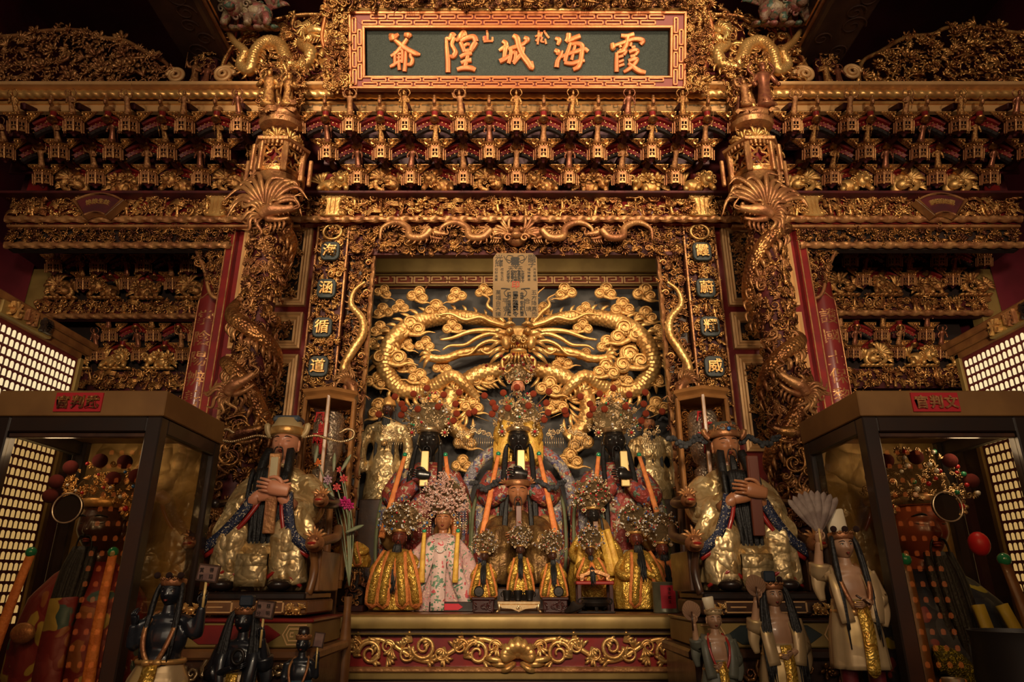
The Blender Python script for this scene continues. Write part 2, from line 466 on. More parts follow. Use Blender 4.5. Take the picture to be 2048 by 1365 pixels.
def m_dhead(seed=0):
    """dragon head in profile, snout to -x, about 1 long, mane to +x"""
    g = G(); r = np.random.RandomState(seed)
    p = bez([(.35, 0, .1), (.05, -.05, .18), (-.3, -.08, .1), (-.6, -.06, .08), (-.72, -.04, .12)], 5)
    g.add(tube(p, np.interp(np.linspace(0, 1, len(p)), [0, .3, .6, .9, 1], [.2, .24, .15, .13, .05]), 8))
    q = bez([(.2, 0, -.05), (-.15, -.05, -.2), (-.5, -.05, -.22)], 5)
    g.add(tube(q, np.linspace(.12, .05, len(q)), 7))
    g.add(ball((-.05, -.22, .27), .085, 8, 6)); g.add(ball((-.64, -.12, .2), .07, 7, 5))
    g.add(blade([(0, -.2, .36), (-.15, -.22, .42), (-.28, -.2, .36)], .06))
    for i in range(9):   # mane
        a = -1.2+i*.32; l = r.uniform(.4, .75)
        d = A([math.cos(a), 0, math.sin(a)]); s = A([-math.sin(a), 0, math.cos(a)])
        o = A([.25, -.1, .08]) + d*.12
        g.add(blade([o, o+d*l*.4+s*.08+A([0, -.12, 0]), o+d*l*.75-s*.1+A([0, -.05, 0]), o+d*l+s*.1], .075))
    for z in (.34, .42):  # horns
        g.add(blade([(.12, -.1, z), (.4, -.12, z+.14), (.75, -.05, z+.16), (.95, -.02, z+.3)], .06))
    for s, dz in ((1, -.02), (-1, -.1)):
        g.add(tube(bez([(-.66, -.1, .1+dz), (-.9, -.16, .15+dz), (-.8, -.2, .38), (-1.05, -.16, .5+dz)], 5), np.linspace(.035, .015, 16), 5))
    for x in (-.2, -.35, -.5): g.add(blade([(x, -.12, -.02), (x-.01, -.13, -.07), (x-.02, -.12, -.12)], .03))
    for i in range(4):   # beard
        g.add(blade([(-.3+.14*i, -.04, -.24), (-.32+.14*i, -.1, -.4), (-.2+.14*i, -.05, -.58)], .06))
    return g.get()
def m_beast(kind=0, seed=0):
    """crouching gilt beast, 1 wide, about .62 high, base z=0"""
    r = np.random.RandomState(seed); g = G()
    if kind == 0:      # curled fish-dragon seen from the front
        a = np.linspace(-.9, 1.5*PI, 30)
        p = np.stack([.27*np.cos(a)-.02, -.1-.03*a, .29+.22*np.sin(a)], 1)[::-1]; rr = np.interp(np.linspace(0, 1, 30), [0, .4, 1], [.05, .10, .12])
        g.add(tube(p, rr*(1+.08*np.sin(np.arange(30)*2.2)), 9))
        g.add(ball((.16, -.30, .2), (.17, .14, .13), 12, 8)); g.add(ball((.06, -.42, .22), (.10, .07, .05), 9, 6)); g.add(ball((.08, -.40, .11), (.09, .06, .035), 9, 6))
        for s in (-1, 1): g.add(ball((.15, -.42-.01*s, .26+.02*s), .035, 7, 5))
        g.add(m_tuft(7, .36, 2.2, .07, seed), (-.12, -.26, .42), roty(-.5)); g.add(m_tuft(6, .3, 1.9, .06, seed+1), (.32, -.2, .32), roty(1.0)); g.add(m_tuft(5, .22, 1.6, .05, seed+2), (-.3, -.2, .2), roty(-1.2))
        for i in range(6): g.add(spiral(.06, 1.3, .022, 5, 14), (-.02+.12*math.cos(i*1.1), -.26, .28+.12*math.sin(i*1.1)))
    elif kind == 1:    # lion dog
        g.add(ball((.1, -.1, .26), (.3, .2, .2), 12, 8)); g.add(ball((-.2, -.26, .36), (.19, .18, .2), 12, 8))
        g.add(ball((-.22, -.43, .3), (.1, .08, .08), 9, 6))
        for s in (-1, 1):
            g.add(ball((-.22+s*.08, -.41, .42), .035, 6, 5)); g.add(ball((-.22+s*.13, -.3, .53), (.05, .04, .07), 6, 5))
            g.add(tube([(-.16+s*.15, -.22, .25), (-.16+s*.2, -.3, .1), (-.16+s*.2, -.36, .03)], [.09, .07, .06], 7))
        for i in range(9):
            a = i*.7; g.add(spiral(.075, 1.3, .03, 5, 14), (-.2+.22*math.cos(a), -.28, .37+.21*math.sin(a)))
        g.add(m_tuft(6, .38, 1.6, .06, seed), (.36, -.1, .34), roty(.5))
        g.add(tube([(.3, -.2, .2), (.36, -.28, .1), (.34, -.32, .03)], [.11, .07, .06], 7))
    else:              # ram with flowers
        g.add(ball((-.12, -.1, .24), (.26, .18, .2), 11, 7)); g.add(ball((.25, -.2, .3), (.16, .15, .17), 11, 7))
        g.add(ball((.3, -.34, .24), (.08, .1, .07), 8, 6))
        for s in (-1, 1): g.add(spiral(.12, 1.4, .04, 6, 18), (.25+s*.14, -.28, .38))
        g.add(m_flower(6), (-.3, -.26, .36), None, .24); g.add(m_flower(6), (-.02, -.3, .42), None, .2)
        for x in (-.28, .02, .3): g.add(tube([(x, -.2, .2), (x, -.26, .03)], [.08, .06], 6))
        g.add(m_tuft(5, .26, 2.2, .06, seed), (-.4, -.15, .2), roty(-.9))
    for i in range(7):
        g.add(ball((-.42+.14*i, -.14, .03), (.1, .14, .05), 7, 4))
    return g.get()
LIB = {
 'tuft': [m_tuft(5, 1, 1.5, .19, 1), m_tuft(6, 1, 2.2, .18, 2), m_tuft(4, 1.1, .9, .2, 3)],
 'flower': [m_flower(6), m_flower(5)],
 'cloud': [m_cloud(0), mirx(m_cloud(1))],
 'curl': [m_curl(0), mirx(m_curl(1)), m_curl(2)],
 'branch': [m_branch(i) for i in range(4)],
 'rock': [m_rock(0), m_rock(1)],
 'person': [xf(m_person(i, 7), (0, 0, -.5)) for i in range(6)],
 'horse': [xf(m_horse(3), (0, 0, -.5)), mirx(xf(m_horse(5), (0, 0, -.5)))],
}
BQ[:] = [4, 4]
def scaly(path, r, taper, ns=11, step=.0045, n=44, sl=.024):
    """tube with overlapping fish scales modelled on it"""
    p = bez(path, 12); L = np.concatenate([[0], np.cumsum(np.linalg.norm(np.diff(p, axis=0), axis=1))]); m = int(L[-1]/step)
    s = np.linspace(0, L[-1], m); q = np.stack([np.interp(s, L, p[:, i]) for i in range(3)], 1); rr = r*np.interp(s/L[-1], np.linspace(0, 1, len(taper)), taper)
    V, F = tube(q, rr, n); B = V[:m*n].reshape(m, n, 3); su = s/sl; row = np.floor(su); a = su-row
    b = ((np.arange(n)/n*ns+.5*(row[:, None] % 2)) % 1)-.5
    hgt = np.clip(1-a[:, None], 0, 1)*np.sqrt(np.clip(1-(2*b)**2, 0, 1))
    V[:m*n] = (B+(B-q[:, None])*.11*(hgt-.4)[..., None]).reshape(-1, 3); return V, F
def carve(W, H, seed=0, cell=.05, mix=None, depth=.03, inside=None, grow=1.0):
    """densely packed relief on the rectangle [-W/2,W/2] x [0,H]"""
    r = np.random.RandomState(seed); g = G()
    mix = mix or {'tuft': 3, 'curl': 3, 'branch': 3, 'flower': 1, 'rock': 1}
    keys = list(mix); pr = A([mix[k] for k in keys]); pr /= pr.sum()
    nx, nz = max(1, int(round(W/cell))), max(1, int(round(H/cell)))
    for i in range(nx):
        for j in range(nz):
            x = -W/2+(i+.5+r.uniform(-.35, .35))*W/nx; z = (j+.5+r.uniform(-.35, .35))*H/nz
            if inside is not None and not inside(x, z): continue
            k = keys[r.choice(len(keys), p=pr)]
            v = LIB[k][r.randint(len(LIB[k]))]; s = cell*r.uniform(.55, .95)*grow
            rot = r.uniform(0, 2*PI)
            if k == 'person': rot = r.uniform(-.25, .25); s = cell*r.uniform(1.3, 1.7)*grow
            if k == 'horse': rot = r.uniform(-.2, .2); s = cell*.9*grow
            if k == 'rock': rot = r.uniform(-.4, .4)
            if k == 'branch': s *= 1.1
            lim = .5*s
            x = min(max(x, -W/2+lim), W/2-lim); z = min(max(z, lim), H-lim)
            g.add(v, (x, -r.uniform(0, depth), z), roty(rot)@rotx(r.uniform(-.5, .3)), s)
    return g.get()
# ---------------------------------------------------------------- room shell
X0 = .026
def WP(l, Y): return [A(P(u, v, Y)) for u, v in l]
mk('floor', box(-4, 4, -3, 5.6, -.05, 0), mat('floor_tile', (.06, .02, .015), (.03, .012, .01), 0, .3, 3), kind='structure')
mk('wall_back', box(-4, 4, 5.4, 5.5, 0, 5.6), PLUM, kind='structure')
mk('wall_left', box(-3.72, -3.62, -.4, 5.4, 0, 5.6), PLUM, kind='structure')
mk('wall_right', box(3.62, 3.72, -.4, 5.4, 0, 5.6), PLUM, kind='structure')
mk('ceiling', box(-4, 4, -.2, 5.5, 5.6, 5.7), mat('ceiling_boards', (.055, .010, .014), (.03, .006, .008), 0, .6, 2), kind='structure')
for k, (xa, xb, side) in enumerate(((-2.06, -1.78, 'left'), (1.80, 2.08, 'right'))):
    t = thing('roof_beam', 'dark painted roof beam with panelled side, upper '+side+' of the photo', 'beam', ((xa+xb)/2, 3, 4.6))
    mk('beam_body', box(xa, xb, .2, 5.2, 4.6, 5.06, .015), mat('beam_paint'+str(k), (.05, .022, .014), (.025, .01, .008), 0, .5, 6), t)
    xi = xb if k == 0 else xa; s = 1 if k == 0 else -1
    for j in range(4):
        y0 = 1.6+j*.62
        fr = frame(y0, y0+.56, 4.66, 5.0, [(0, 0), (0, -.012), (.02, -.012), (.03, 0)])
        V = fr[0]; V = np.stack([xi-s*V[:, 1]*1.0, V[:, 0], V[:, 2]], 1)
        mk('side_moulding', (V, fr[1][:, ::-s] if s < 0 else fr[1]), GOLDM, t)
        hexa = [(y0+.1+a*.36, 4.83+b*.11) for a, b in ((0, 0), (.25, 1), (.75, 1), (1, 0), (.75, -1), (.25, -1))]
        mk('side_moulding', tube([(xi+s*.006, y, z) for y, z in hexa], .008, 5, closed=True), GOLDM, t)
    fl = G(); r = np.random.RandomState(k)
    for j in range(16):
        fl.add(xf(spiral(.05+.03*r.rand(), 1.4, .006, 5, 22, rise=0)), ((xa+xb)/2+r.uniform(-.08, .08), 1.9+.1*j, 4.598), rotx(PI/2))
    mk('scroll_relief', fl, MATS['beam_paint'+str(k)], t, kind='stuff')

mk('header_wall', box(-1.76, 1.78, 4.05, 4.1, 4.1, 5.59), mat('maroon_header', (.24, .035, .038), (.19, .026, .03), 0, .6, 3), label='plain maroon wall above the cornice behind the name board', cat='wall')
# ---------------------------------------------------------------- cornice with rope moulding
RZ = P(0, 189, 3.30).z; FZ = P(0, 222, 3.34).z
t = thing('cornice', 'long gilt cornice with rope moulding running above all the brackets', 'cornice', (X0, 3.34, FZ))
def rope(x0, x1, y, z, r, lobes, pitch, n=14, amp=.28):
    m = int((x1-x0)/.008); x = np.linspace(x0, x1, m); th = np.arange(n)*2*PI/n
    ph = th[None]*lobes+2*PI*x[:, None]/pitch
    rr = r*(1+amp*(np.abs(np.cos(ph/2))-.6))
    V = np.stack([np.repeat(x[:, None], n, 1), y-rr*np.cos(th), z+rr*np.sin(th)], -1).reshape(-1, 3)
    return V, grid_faces(m, n, False, True)
mk('rope_moulding', rope(-3.15, 3.18, 3.30, RZ, .027, 2, .05), ROPE, t)
mk('top_ledge', box(-3.15, 3.18, 3.24, 3.55, RZ+.026, RZ+.05, .004), GOLDP, t)
mk('fascia_board', box(-3.15, 3.18, 3.34, 3.38, FZ, RZ, .004), GOLDP, t)
mk('cove_strip', box(-3.15, 3.18, 3.325, 3.38, RZ-.045, RZ-.025, .004), ROPE, t)
g = G(); fz = FZ+.045; fy = 3.338
INK = mat('grey_line_paint', (.22, .17, .10), None, .1, .6)
def ln(x0, z0, x1, z1):
    d = math.hypot(x1-x0, z1-z0); g.add(cbox(((x0+x1)/2, fy, (z0+z1)/2), (d, .003, .0045), 0, roty(-math.atan2(z1-z0, x1-x0))))
for k in range(-4, 5):
    x = X0+k*.322
    if abs(k) > 4: continue
    for s in (-1, 1):
        for (a, b, c, d) in ((.02, .012, .06, .012), (.06, .012, .06, -.02), (.06, -.02, .035, -.02), (.035, -.02, .035, .026), (.035, .026, .075, .026),
                             (.075, .026, .075, -.004), (.075, -.004, .11, -.004), (.11, -.008, .13, .024), (.13, .024, .145, .024), (.10, -.008, .145, -.008)):
            ln(x+s*a, fz+b, x+s*c, fz+d)
mk('painted_scroll_line', g, INK, t, kind='stuff')

# ---------------------------------------------------------------- bracket tiers
ROWS = [(240, 3.26, 0), (294, 3.41, .5), (345, 3.54, 0)]
SP_ = .3215
def lantern_parts(s):
    """hanging lantern pendant: origin = top centre where the figurine stands; s = unit (its height ~ .115)"""
    out = {}
    g = G(); n = 6
    g.add(lathe([(.030, 0), (.050, -.003), (.056, -.010), (.046, -.018), (.040, -.026)], 6))
    for i in range(18):
        a = i*2*PI/18; g.add(cbox((.047*math.cos(a), .047*math.sin(a), -.020), (.007, .007, .012), .002, rotz(a)))
    for i in range(6):
        a = i*PI/3; g.add(blade([(.045*math.cos(a), .045*math.sin(a), -.006), (.06*math.cos(a), .06*math.sin(a), 0), (.066*math.cos(a), .066*math.sin(a), .010)], .006))
    out['lantern_roof'] = (g.get(), GOLD)
    g = G(); w = .044
    for i in range(6):
        for (x0, x1, z0, z1) in ((-w/2, w/2, -.044, -.022), (-w/2, w/2, -.066, -.060), (-w/2, w/2, -.094, -.082), (-w/2, -w/2+.008, -.092, -.03), (w/2-.008, w/2, -.092, -.03), (-.003, .003, -.064, -.04), (-.006, .006, -.088, -.070)):
            V, F = box(x0, x1, -.003, .003, z0, z1, .001); V = V+A([0, -.0385, 0]); g.add((V@rotz(i*PI/3).T, F))
    out['lantern_screen'] = (g.get(), GOLDM)
    g = G()
    for i in range(6):
        a = i*PI/3
        g.add(cbox((.046*math.cos(a), .046*math.sin(a), -.066), (.009, .009, .072), .002, rotz(a)))
        if i in (0, 3, 4, 5): g.add(cbox((.058*math.cos(a), .058*math.sin(a), -.072), (.007, .007, .062), .002, rotz(a)))
    out['corner_post'] = (g.get(), GOLDM)
    g = G(); g.add(lathe([(.028, -.03), (.028, -.085), (.034, -.09), (.026, -.10), (.012, -.108), (.008, -.118), (0, -.122)], 10))
    out['red_core'] = (g.get(), REDD)
    for sgn in (-1, 1):
        g = G()
        # openwork wing beside the figurine: triangle of gilt scrolls
        tri = [(sgn*.03, .004), (sgn*.118, .094), (sgn*.03, .094)]
        for a, b in ((0, 1), (1, 2)):
            p, q = tri[a], tri[b]
            g.add(tube([(p[0], .012, p[1]), (q[0], .012, q[1])], .005, 5))
        for (x, z, sc_) in ((.048, .078, .020), (.082, .080, .016), (.052, .045, .018), (.07, .062, .012), (.102, .086, .009), (.04, .022, .011)):
            v = spiral(sc_, 1.4, sc_*.3, 5, 14); g.add(v if sgn > 0 else mirx(v), (sgn*x, .008, z))
            g.add(LIB['tuft'][1], (sgn*x, .008, z-.004), roty(sgn*(.8+20*x)), sc_*1.3)
        g.add(box(min(sgn*.028, sgn*.12), max(sgn*.028, sgn*.12), .005, .018, .092, .1, .002))
        V, F = g.get(); V = V*A([1, 1, .72])+A([0, .02, -.036])
        out['openwork_wing'+('' if sgn < 0 else '_')] = ((V, F), GOLD)
    g = G(); g.add(box(-.02, .02, .02, .30, -.06, .0, .006)); g.add(box(-.016, .016, .03, .28, .05, .09, .006))
    g.add(tube(bez([(0, .04, -.06), (0, .1, -.11), (0, .2, -.10), (0, .26, -.06)], 4), .016, 6))
    out['bracket_arm'] = (g.get(), REDD)
    return out
def arch_parts():
    """bowed red arm hung with gilt studs and a turned boss; origin = boss centre line at the height of the figurines' feet"""
    out = {}
    def arc(w, h, z, y, r, a=1., b=1.):
        x = np.linspace(-w, w, 15); return tube(np.stack([x, np.full(15, y), z-h*(x/w)**2], 1), r, 6, a, b)
    g = G(); g.add(arc(.118, .046, .052, .02, .011, 1.6, 1.))
    g.add(arc(.118, .05, .030, .045, .014, 1.6, 1.3)); out['bowed_arm'] = (g.get(), RED)
    g = G(); g.add(arc(.125, .058, .018, .06, .014, 1.6, 1.5)); out['shadow_arm'] = (g.get(), VOID)  # near-black arm drawn in for the shade below the red bows
    g = G()
    for w, h, z, y, k in ((.112, .052, .022, .012, 11), (.104, .05, .0, .02, 9)):
        for x in np.linspace(-w, w, k):
            if abs(x) < .02: continue
            g.add(ball((x, y, z-h*(x/w)**2), .0042, 6, 4))
    out['gilt_studs'] = (g.get(), GOLDB)
    g = G(); g.add(lathe([(.026, .088), (.030, .092), (.030, .104), (.022, .108)], 12)); g.add(lathe([(.022, .074), (.028, .078), (.028, .088), (.022, .09)], 12))
    out['boss_cap'] = (g.get(), GOLDM)
    g = G(); g.add(lathe([(.02, .04), (.019, .06), (.02, .08)], 12)); out['boss_drum'] = (g.get(), RED)
    g = G(); g.add(lathe([(.0, .004), (.012, .006), (.016, .012), (.030, .02), (.028, .03), (.022, .034), (.024, .042), (.018, .046)], 14)); out['boss_cup'] = (g.get(), GOLDD)
    return out
def proto(name, parts, label, cat):
    root = thing(name, label, cat, (0, 0, 0))
    for pn, (vf, m) in parts.items():
        mk(pn.rstrip('_'), vf, m, root, org=(0, 0, 0), smooth='a', kind='stuff' if pn in ('corner_post', 'gilt_studs') else None)
    return root
LANT = proto('bracket_lantern', lantern_parts(1), 'x', 'lantern')
ARCH = proto('bracket_arch', arch_parts(), 'x', 'bracket')
FIGM = []
FMAT = [GOLDM, mat('bronze_figure', (.34, .13, .06), (.22, .07, .04), .55, .35, 12), GOLD]
for i in range(7):
    g = G(); g.add(m_person(i*3+1)); FIGM.append(g.mesh('figurine', FMAT[i % 3], True))
HOOK = G(); HOOK.add(tube(bez([(0, .02, .0), (0, -.015, .02), (0, -.005, .045), (0, -.02, .06)], 5), np.interp(np.linspace(0, 1, 16), [0, .5, 1], [.011, .012, .007]), 7))
for i in range(4): HOOK.add(ball((0, -.012-.004*(i % 2), .01+.014*i), (.010, .012, .009), 7, 5))
HOOKM = HOOK.mesh('corbel_hook', GOLDM, True)
ROWN = ['top', 'middle', 'lowest']
used = [False, False]
def bay(u): return 'left bay' if u < 490 else ('right bay' if u > 1560 else 'centre bay')
rr = np.random.RandomState(3)
GL, GA, GF = 'gilt lantern pendants of the bracket tiers', 'red arches of the bracket tiers', 'gilt figurines on the bracket lanterns'
def tier(rowname, Y, z, xs, where, sc=1., arches=True, hooks=False):
    """one row of lantern pendants with a figurine each, red arches between them"""
    for i, x in enumerate(xs):
        o = ORD[i]+' from left in '+rowname+' bracket row'+where
        copy_tree(LANT, (x, Y-.02, z+.012), None, 'gilt lantern pendant, '+o, (sc,)*3, 0, GL).rotation_euler = (.36, 0, 0)
        f = put(FIGM[rr.randint(7)], 'bracket_figurine', (x, Y-.035, z+.016), label='gilt figurine on the lantern '+o, cat='figurine', group=GF)
        f.scale = (.128*sc,)*3; f.rotation_euler = (.5, 0, rr.uniform(-.25, .25))
    ax = [(a+b)/2 for a, b in zip(xs[:-1], xs[1:]) if b-a < .4]
    if arches:
        for i, x in enumerate(ax):
            c = copy_tree(ARCH, (x, Y+.03, z), None, 'red bowed arch with gilt studs, '+ORD[i]+' from left in '+rowname+' bracket row'+where, (sc,)*3, 0, GA)
            if hooks:
                put(HOOKM, 'corbel_hook', (0, -.035, .098), c)
for ri, (v, Y, off) in enumerate(ROWS):
    z = P(1033, v, Y).z
    xs = [X0+(k+off)*SP_ for k in range(-10, 10)]
    xs = [x for x in xs if -3.1 < x < 3.12 and not (ri > 0 and abs(abs(x-X0)-1.36) < .12)]
    tier(ROWN[ri], Y, z, xs, '', hooks=(ri == 0))
    # board behind each tier
    for sd, xa, xb in (('left', -3.15, -1.3), ('right', 1.35, 3.18)):
        mk('tier_board', box(xa, xb, Y+.2, Y+.215, z-.05, z+.12), REDD, label=['upper', 'middle', 'lower'][ri]+' dark red backing board behind the '+sd+' bracket tiers', cat='board')
# painted boards that show between the arches of the centre bay
PALE = mat('pale_violet_paint', (.26, .15, .165), (.18, .10, .115), 0, .5, 5)
for ri, (Y, va, vb) in enumerate(((3.53, 254, 276), (3.655, 306, 328))):
    mk('painted_board', box(-1.2, 1.26, Y, Y+.02, P(0, vb, Y).z, P(0, va, Y).z, .003), PALE, label=('upper', 'lower')[ri]+' pale violet painted board between the centre bracket rows', cat='board')
mk('painted_board', box(-3.1, 3.12, 3.72, 3.74, 3.76, 4.0, .003), RED, label='red painted board behind the row of gilt beasts', cat='board')
mk('beam_shelf', box(-3.15, 3.18, 3.56, 4.0, 3.755, 3.772, .003), REDD, label='narrow red shelf on top of the carved frieze under the beasts', cat='shelf')
# beasts on the beam between the lowest lanterns
BE = []
for k in range(3):
    for s in range(2):
        g = G(); g.add(m_beast(k, s) if s == 0 else mirx(m_beast(k, s))); BE.append(g.mesh('beast', GOLDB if s else GOLD, True))
BN = ['curled fish-tailed beast', 'curled fish-tailed beast', 'crouching lion', 'crouching lion', 'crouching ram with flowers', 'crouching ram with flowers']
bi = 0
seq = [0, 4, 2, 0, 3, 0, 2, 0, 2, 4, 5, 3, 1, 3, 1, 1, 3, 1, 5]
xs = [X0+(k+.5)*SP_ for k in range(-9, 9)]
for x in xs:
    if abs(abs(x-X0)-1.36) < .12: continue
    b = seq[bi % len(seq)]; bi += 1
    o = put(BE[b], 'beast_carving', (x, 3.64, 3.772), label='gilt '+BN[b]+', '+ORD[bi-1]+' from left on the frieze shelf', cat='carving', group='gilt beasts above the frieze')
    o.scale = (.235,)*3
bpy.data.objects.remove  # prototypes are removed at the end

# ---------------------------------------------------------------- carved beams
SCENE_MIX = {'tuft': 2, 'curl': 2, 'branch': 2, 'flower': 1, 'rock': 1, 'person': 4, 'horse': 1.2}
FOLI = {'tuft': 3, 'curl': 2.5, 'branch': 3, 'flower': 2}
DRAG = {'tuft': 3, 'curl': 4, 'branch': 1, 'cloud': 2}
def frieze(label, x0, x1, Y, z0, z1, mix, seed, cell=.058, mats=(GOLD, RED), rope_=True, depth=.05, dens=2, name='carved_frieze'):
    t = thing(name, label, 'frieze', ((x0+x1)/2, Y, z0))
    mk('backboard', box(x0, x1, Y+.012, Y+.06, z0, z1), mats[1], t)
    g = G(); cx = (x0+x1)/2; zb = z0+(.03 if rope_ else 0)
    for d in range(dens):
        g.add(carve(x1-x0, z1-zb, seed+d*17, cell*(1, .86)[d % 2], mix, depth), (cx, Y+.012-d*.006, zb))
    mk('carving', g, mats[0], t, smooth=True, kind='stuff')
    if rope_:
        mk('twisted_edge', rope(x0, x1, Y-.02, z0+.014, .020, 2, .09, 10, .5), GOLDM, t)
    return t
def plaque(t, x, Y, z0, z1, w):
    """cloud-edged gilt plaque that closes a frieze field"""
    h = z1-z0; o = [(-.28, 0), (-.5, .06), (-.5, .2), (-.3, .3), (-.26, .5), (-.3, .7), (-.5, .8), (-.5, .94), (-.28, 1), (.28, 1), (.5, .94), (.5, .8), (.3, .7), (.26, .5), (.3, .3), (.5, .2), (.5, .06), (.28, 0)]
    g = G(); g.add(prism([(x+a*w, z0+b*h) for a, b in o], Y-.055, Y, .006))
    for s in (-1, 1):
        for zz in (.14, .86):
            v = spiral(.13*w, 1.4, .03*w, 5, 16); g.add(v if s > 0 else mirx(v), (x+s*.36*w, Y-.058, z0+zz*h))
        g.add(tube([(x+s*.09*w, Y-.057, z0+.1*h), (x+s*.09*w, Y-.057, z0+.9*h)], .02*w, 5))
    mk('cloud_plaque', g, GOLDB, t)
zt, zb = P(0, 396, 3.65).z, P(0, 446, 3.65).z
fC = frieze('gilt frieze of tiny figures and foliage across the centre bay', -1.29, 1.34, 3.65, zb, zt, SCENE_MIX, 1)
fL = frieze('gilt frieze of figures and horsemen across the left bay', -3.1, -1.29, 3.65, zb, zt, SCENE_MIX, 2)
fR = frieze('gilt frieze of figures and pavilions across the right bay', 1.34, 3.12, 3.65, zb, zt, SCENE_MIX, 3)
plaque(fC, P(670, 420, 3.65).x, 3.65, zb+.02, zt, .15); plaque(fC, P(1400, 420, 3.65).x, 3.65, zb+.02, zt, .15)
plaque(fL, P(438, 420, 3.65).x, 3.65, zb+.02, zt, .13); plaque(fR, P(1620, 420, 3.65).x, 3.65, zb+.02, zt, .13)
mk('moulding_strip', box(-3.1, -1.3, 3.645, 3.69, zb-.03, zb-.012, .004), GOLDM, fL)
mk('moulding_strip', box(1.35, 3.12, 3.645, 3.69, zb-.03, zb-.012, .004), GOLDM, fR)
z2t, z2b = P(0, 452, 3.7).z, P(0, 492, 3.7).z
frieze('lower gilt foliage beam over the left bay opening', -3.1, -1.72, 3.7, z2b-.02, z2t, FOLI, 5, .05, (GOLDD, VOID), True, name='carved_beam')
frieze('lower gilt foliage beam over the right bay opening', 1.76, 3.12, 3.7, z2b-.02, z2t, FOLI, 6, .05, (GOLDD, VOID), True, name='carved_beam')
# centre beam with two pairs of dragons facing the middle
z2b = P(0, 508, 3.7).z
DT = frieze('lower gilt beam of paired dragons over the central niche', -1.0, 1.05, 3.7, z2b, z2t, DRAG, 7, .055, (GOLDD, REDD), False, .03, name='carved_beam')
g = G()
for s in (-1, 1):
    for x in (.30, .66):
        cx = X0+s*x; h = z2t-z2b
        a = [(.17, .35), (.16, .75), (.08, .92), (0, .7), (-.02, .35), (-.10, .3), (-.15, .55)]
        b, k = dragon_tube([(cx+s*p*1.0, 3.655-.012*i, z2b+q*h) for i, (p, q) in enumerate(a)], .024, True, 8)
        g.add(b); g.add(k)
        hd = m_dhead(int(x*100)); hd = hd if s > 0 else mirx(hd)
        g.add(hd, (cx-s*.16, 3.62, z2b+.42*h), None, .10)
hd = ball((0, 0, 0), (.5, .35, .45), 14, 9)
g.add(hd, (X0, 3.66, z2b+.09), None, .13)
for s in (-1, 1):
    g.add(ball((X0+s*.03, 3.60, z2b+.115), .016, 8, 6)); g.add(m_tuft(6, .12, 1.6, .012, 4), (X0+s*.04, 3.62, z2b+.1), roty(s*1.0))
    g.add(spiral(.03, 1.3, .01, 6, 18), (X0+s*.05, 3.61, z2b+.06))
g.add(ball((X0, 3.60, z2b+.075), (.035, .03, .02), 9, 6))
mk('dragon_relief', g, GOLDM, DT, smooth=True)

# fan-shaped name plaques in the side friezes
def fan(label, u, chars, side):
    c = P(u, 432, 3.58); t = thing('fan_plaque', label, 'plaque', (c.x, 3.58, c.z-.03))
    m = MPP(415, 3.58)
    def ring(r0, r1, a0, a1, y0, y1, ch=.003):
        a = np.linspace(a0, a1, 15); o = [(c.x+r1*math.sin(q), c.z-.10+r1*math.cos(q)) for q in a]+[(c.x+r0*math.sin(q), c.z-.10+r0*math.cos(q)) for q in a[::-1]]
        return prism(o, y0, y1, ch)
    mk('fan_board', ring(.115, .232, -.62, .62, 3.555, 3.60), RED if False else REDD, t)
    mk('fan_rim', ring(.232, .244, -.62, .62, 3.545, 3.60), GOLDM, t); mk('fan_rim', ring(.105, .115, -.62, .62, 3.545, 3.60), GOLDM, t)
    for s in (-1, 1): mk('fan_side', ring(.105, .246, s*.66-.045, s*.66+.045, 3.54, 3.60), WOOD, t)
    n = len(chars)
    for i, ch in enumerate(chars):
        q = (i-(n-1)/2)*(.8/n); V, F = text(ch, .036, .3, .012)
        V = V@roty(q).T+A([c.x+.185*math.sin(q), 3.552, c.z-.10+.185*math.cos(q)])
        mk('character', (V, F), GOLDB, t)
fan('dark red fan-shaped plaque with four gilt characters in the left frieze', 196, '娘娘生註', 'left')
fan('dark red fan-shaped plaque with five gilt characters in the right frieze', 1884, '薩菩音世觀', 'right')
# ---------------------------------------------------------------- name board
def tilt_put(name, vf, mats, parent, base, ang, smooth='a', **kw):
    V, F = vf; V = V@rotx(ang).T+A(base); return mk(name, (V, F), mats, parent, smooth, **kw)
BY0, BY1 = 3.22, 3.05
_b, _t = P(1035, 182, BY0), P(1035, 29, BY1)
BW, BH = 669*MPP(105, 3.13), math.hypot(BY0-BY1, _t.z-_b.z); BB = (_b.x, BY0, _b.z); TI = math.atan2(BY0-BY1, _t.z-_b.z)
NB = thing('name_board', 'big horizontal temple name board with copper fret frame and green panel', 'sign', BB)
def nb(name, vf, m, smooth='a', **kw): return tilt_put(name, vf, m, NB, BB, TI, smooth, **kw)
hw = BW/2; fw = .094; fb = .074
nb('panel', box(-hw+fw-.01, hw-fw+.01, -.005, .02, fb-.01, BH-fw+.01), SLATE)
for k, (p0, p1, q0, q1) in enumerate((((-hw, 0), (hw, 0), (-hw+fw, fb), (hw-fw, fb)), ((-hw, BH), (hw, BH), (-hw+fw, BH-fw), (hw-fw, BH-fw)),
                                      ((-hw, 0), (-hw, BH), (-hw+fw, fb), (-hw+fw, BH-fw)), ((hw, 0), (hw, BH), (hw-fw, fb), (hw-fw, BH-fw)))):
    nb('frame_rail', rail(p0, p1, q0, q1, -.035, .02, .002), REDF)
    # raised outer and inner lips of the rail
    for (a, b) in ((0, .17), (.83, 1)):
        def mx(p, q, t): return (p[0]+(q[0]-p[0])*t, p[1]+(q[1]-p[1])*t)
        nb('frame_lip', rail(mx(p0, q0, a), mx(p1, q1, a), mx(p0, q0, b), mx(p1, q1, b), -.048 if a == 0 else -.044, 0, .003), COPPER)
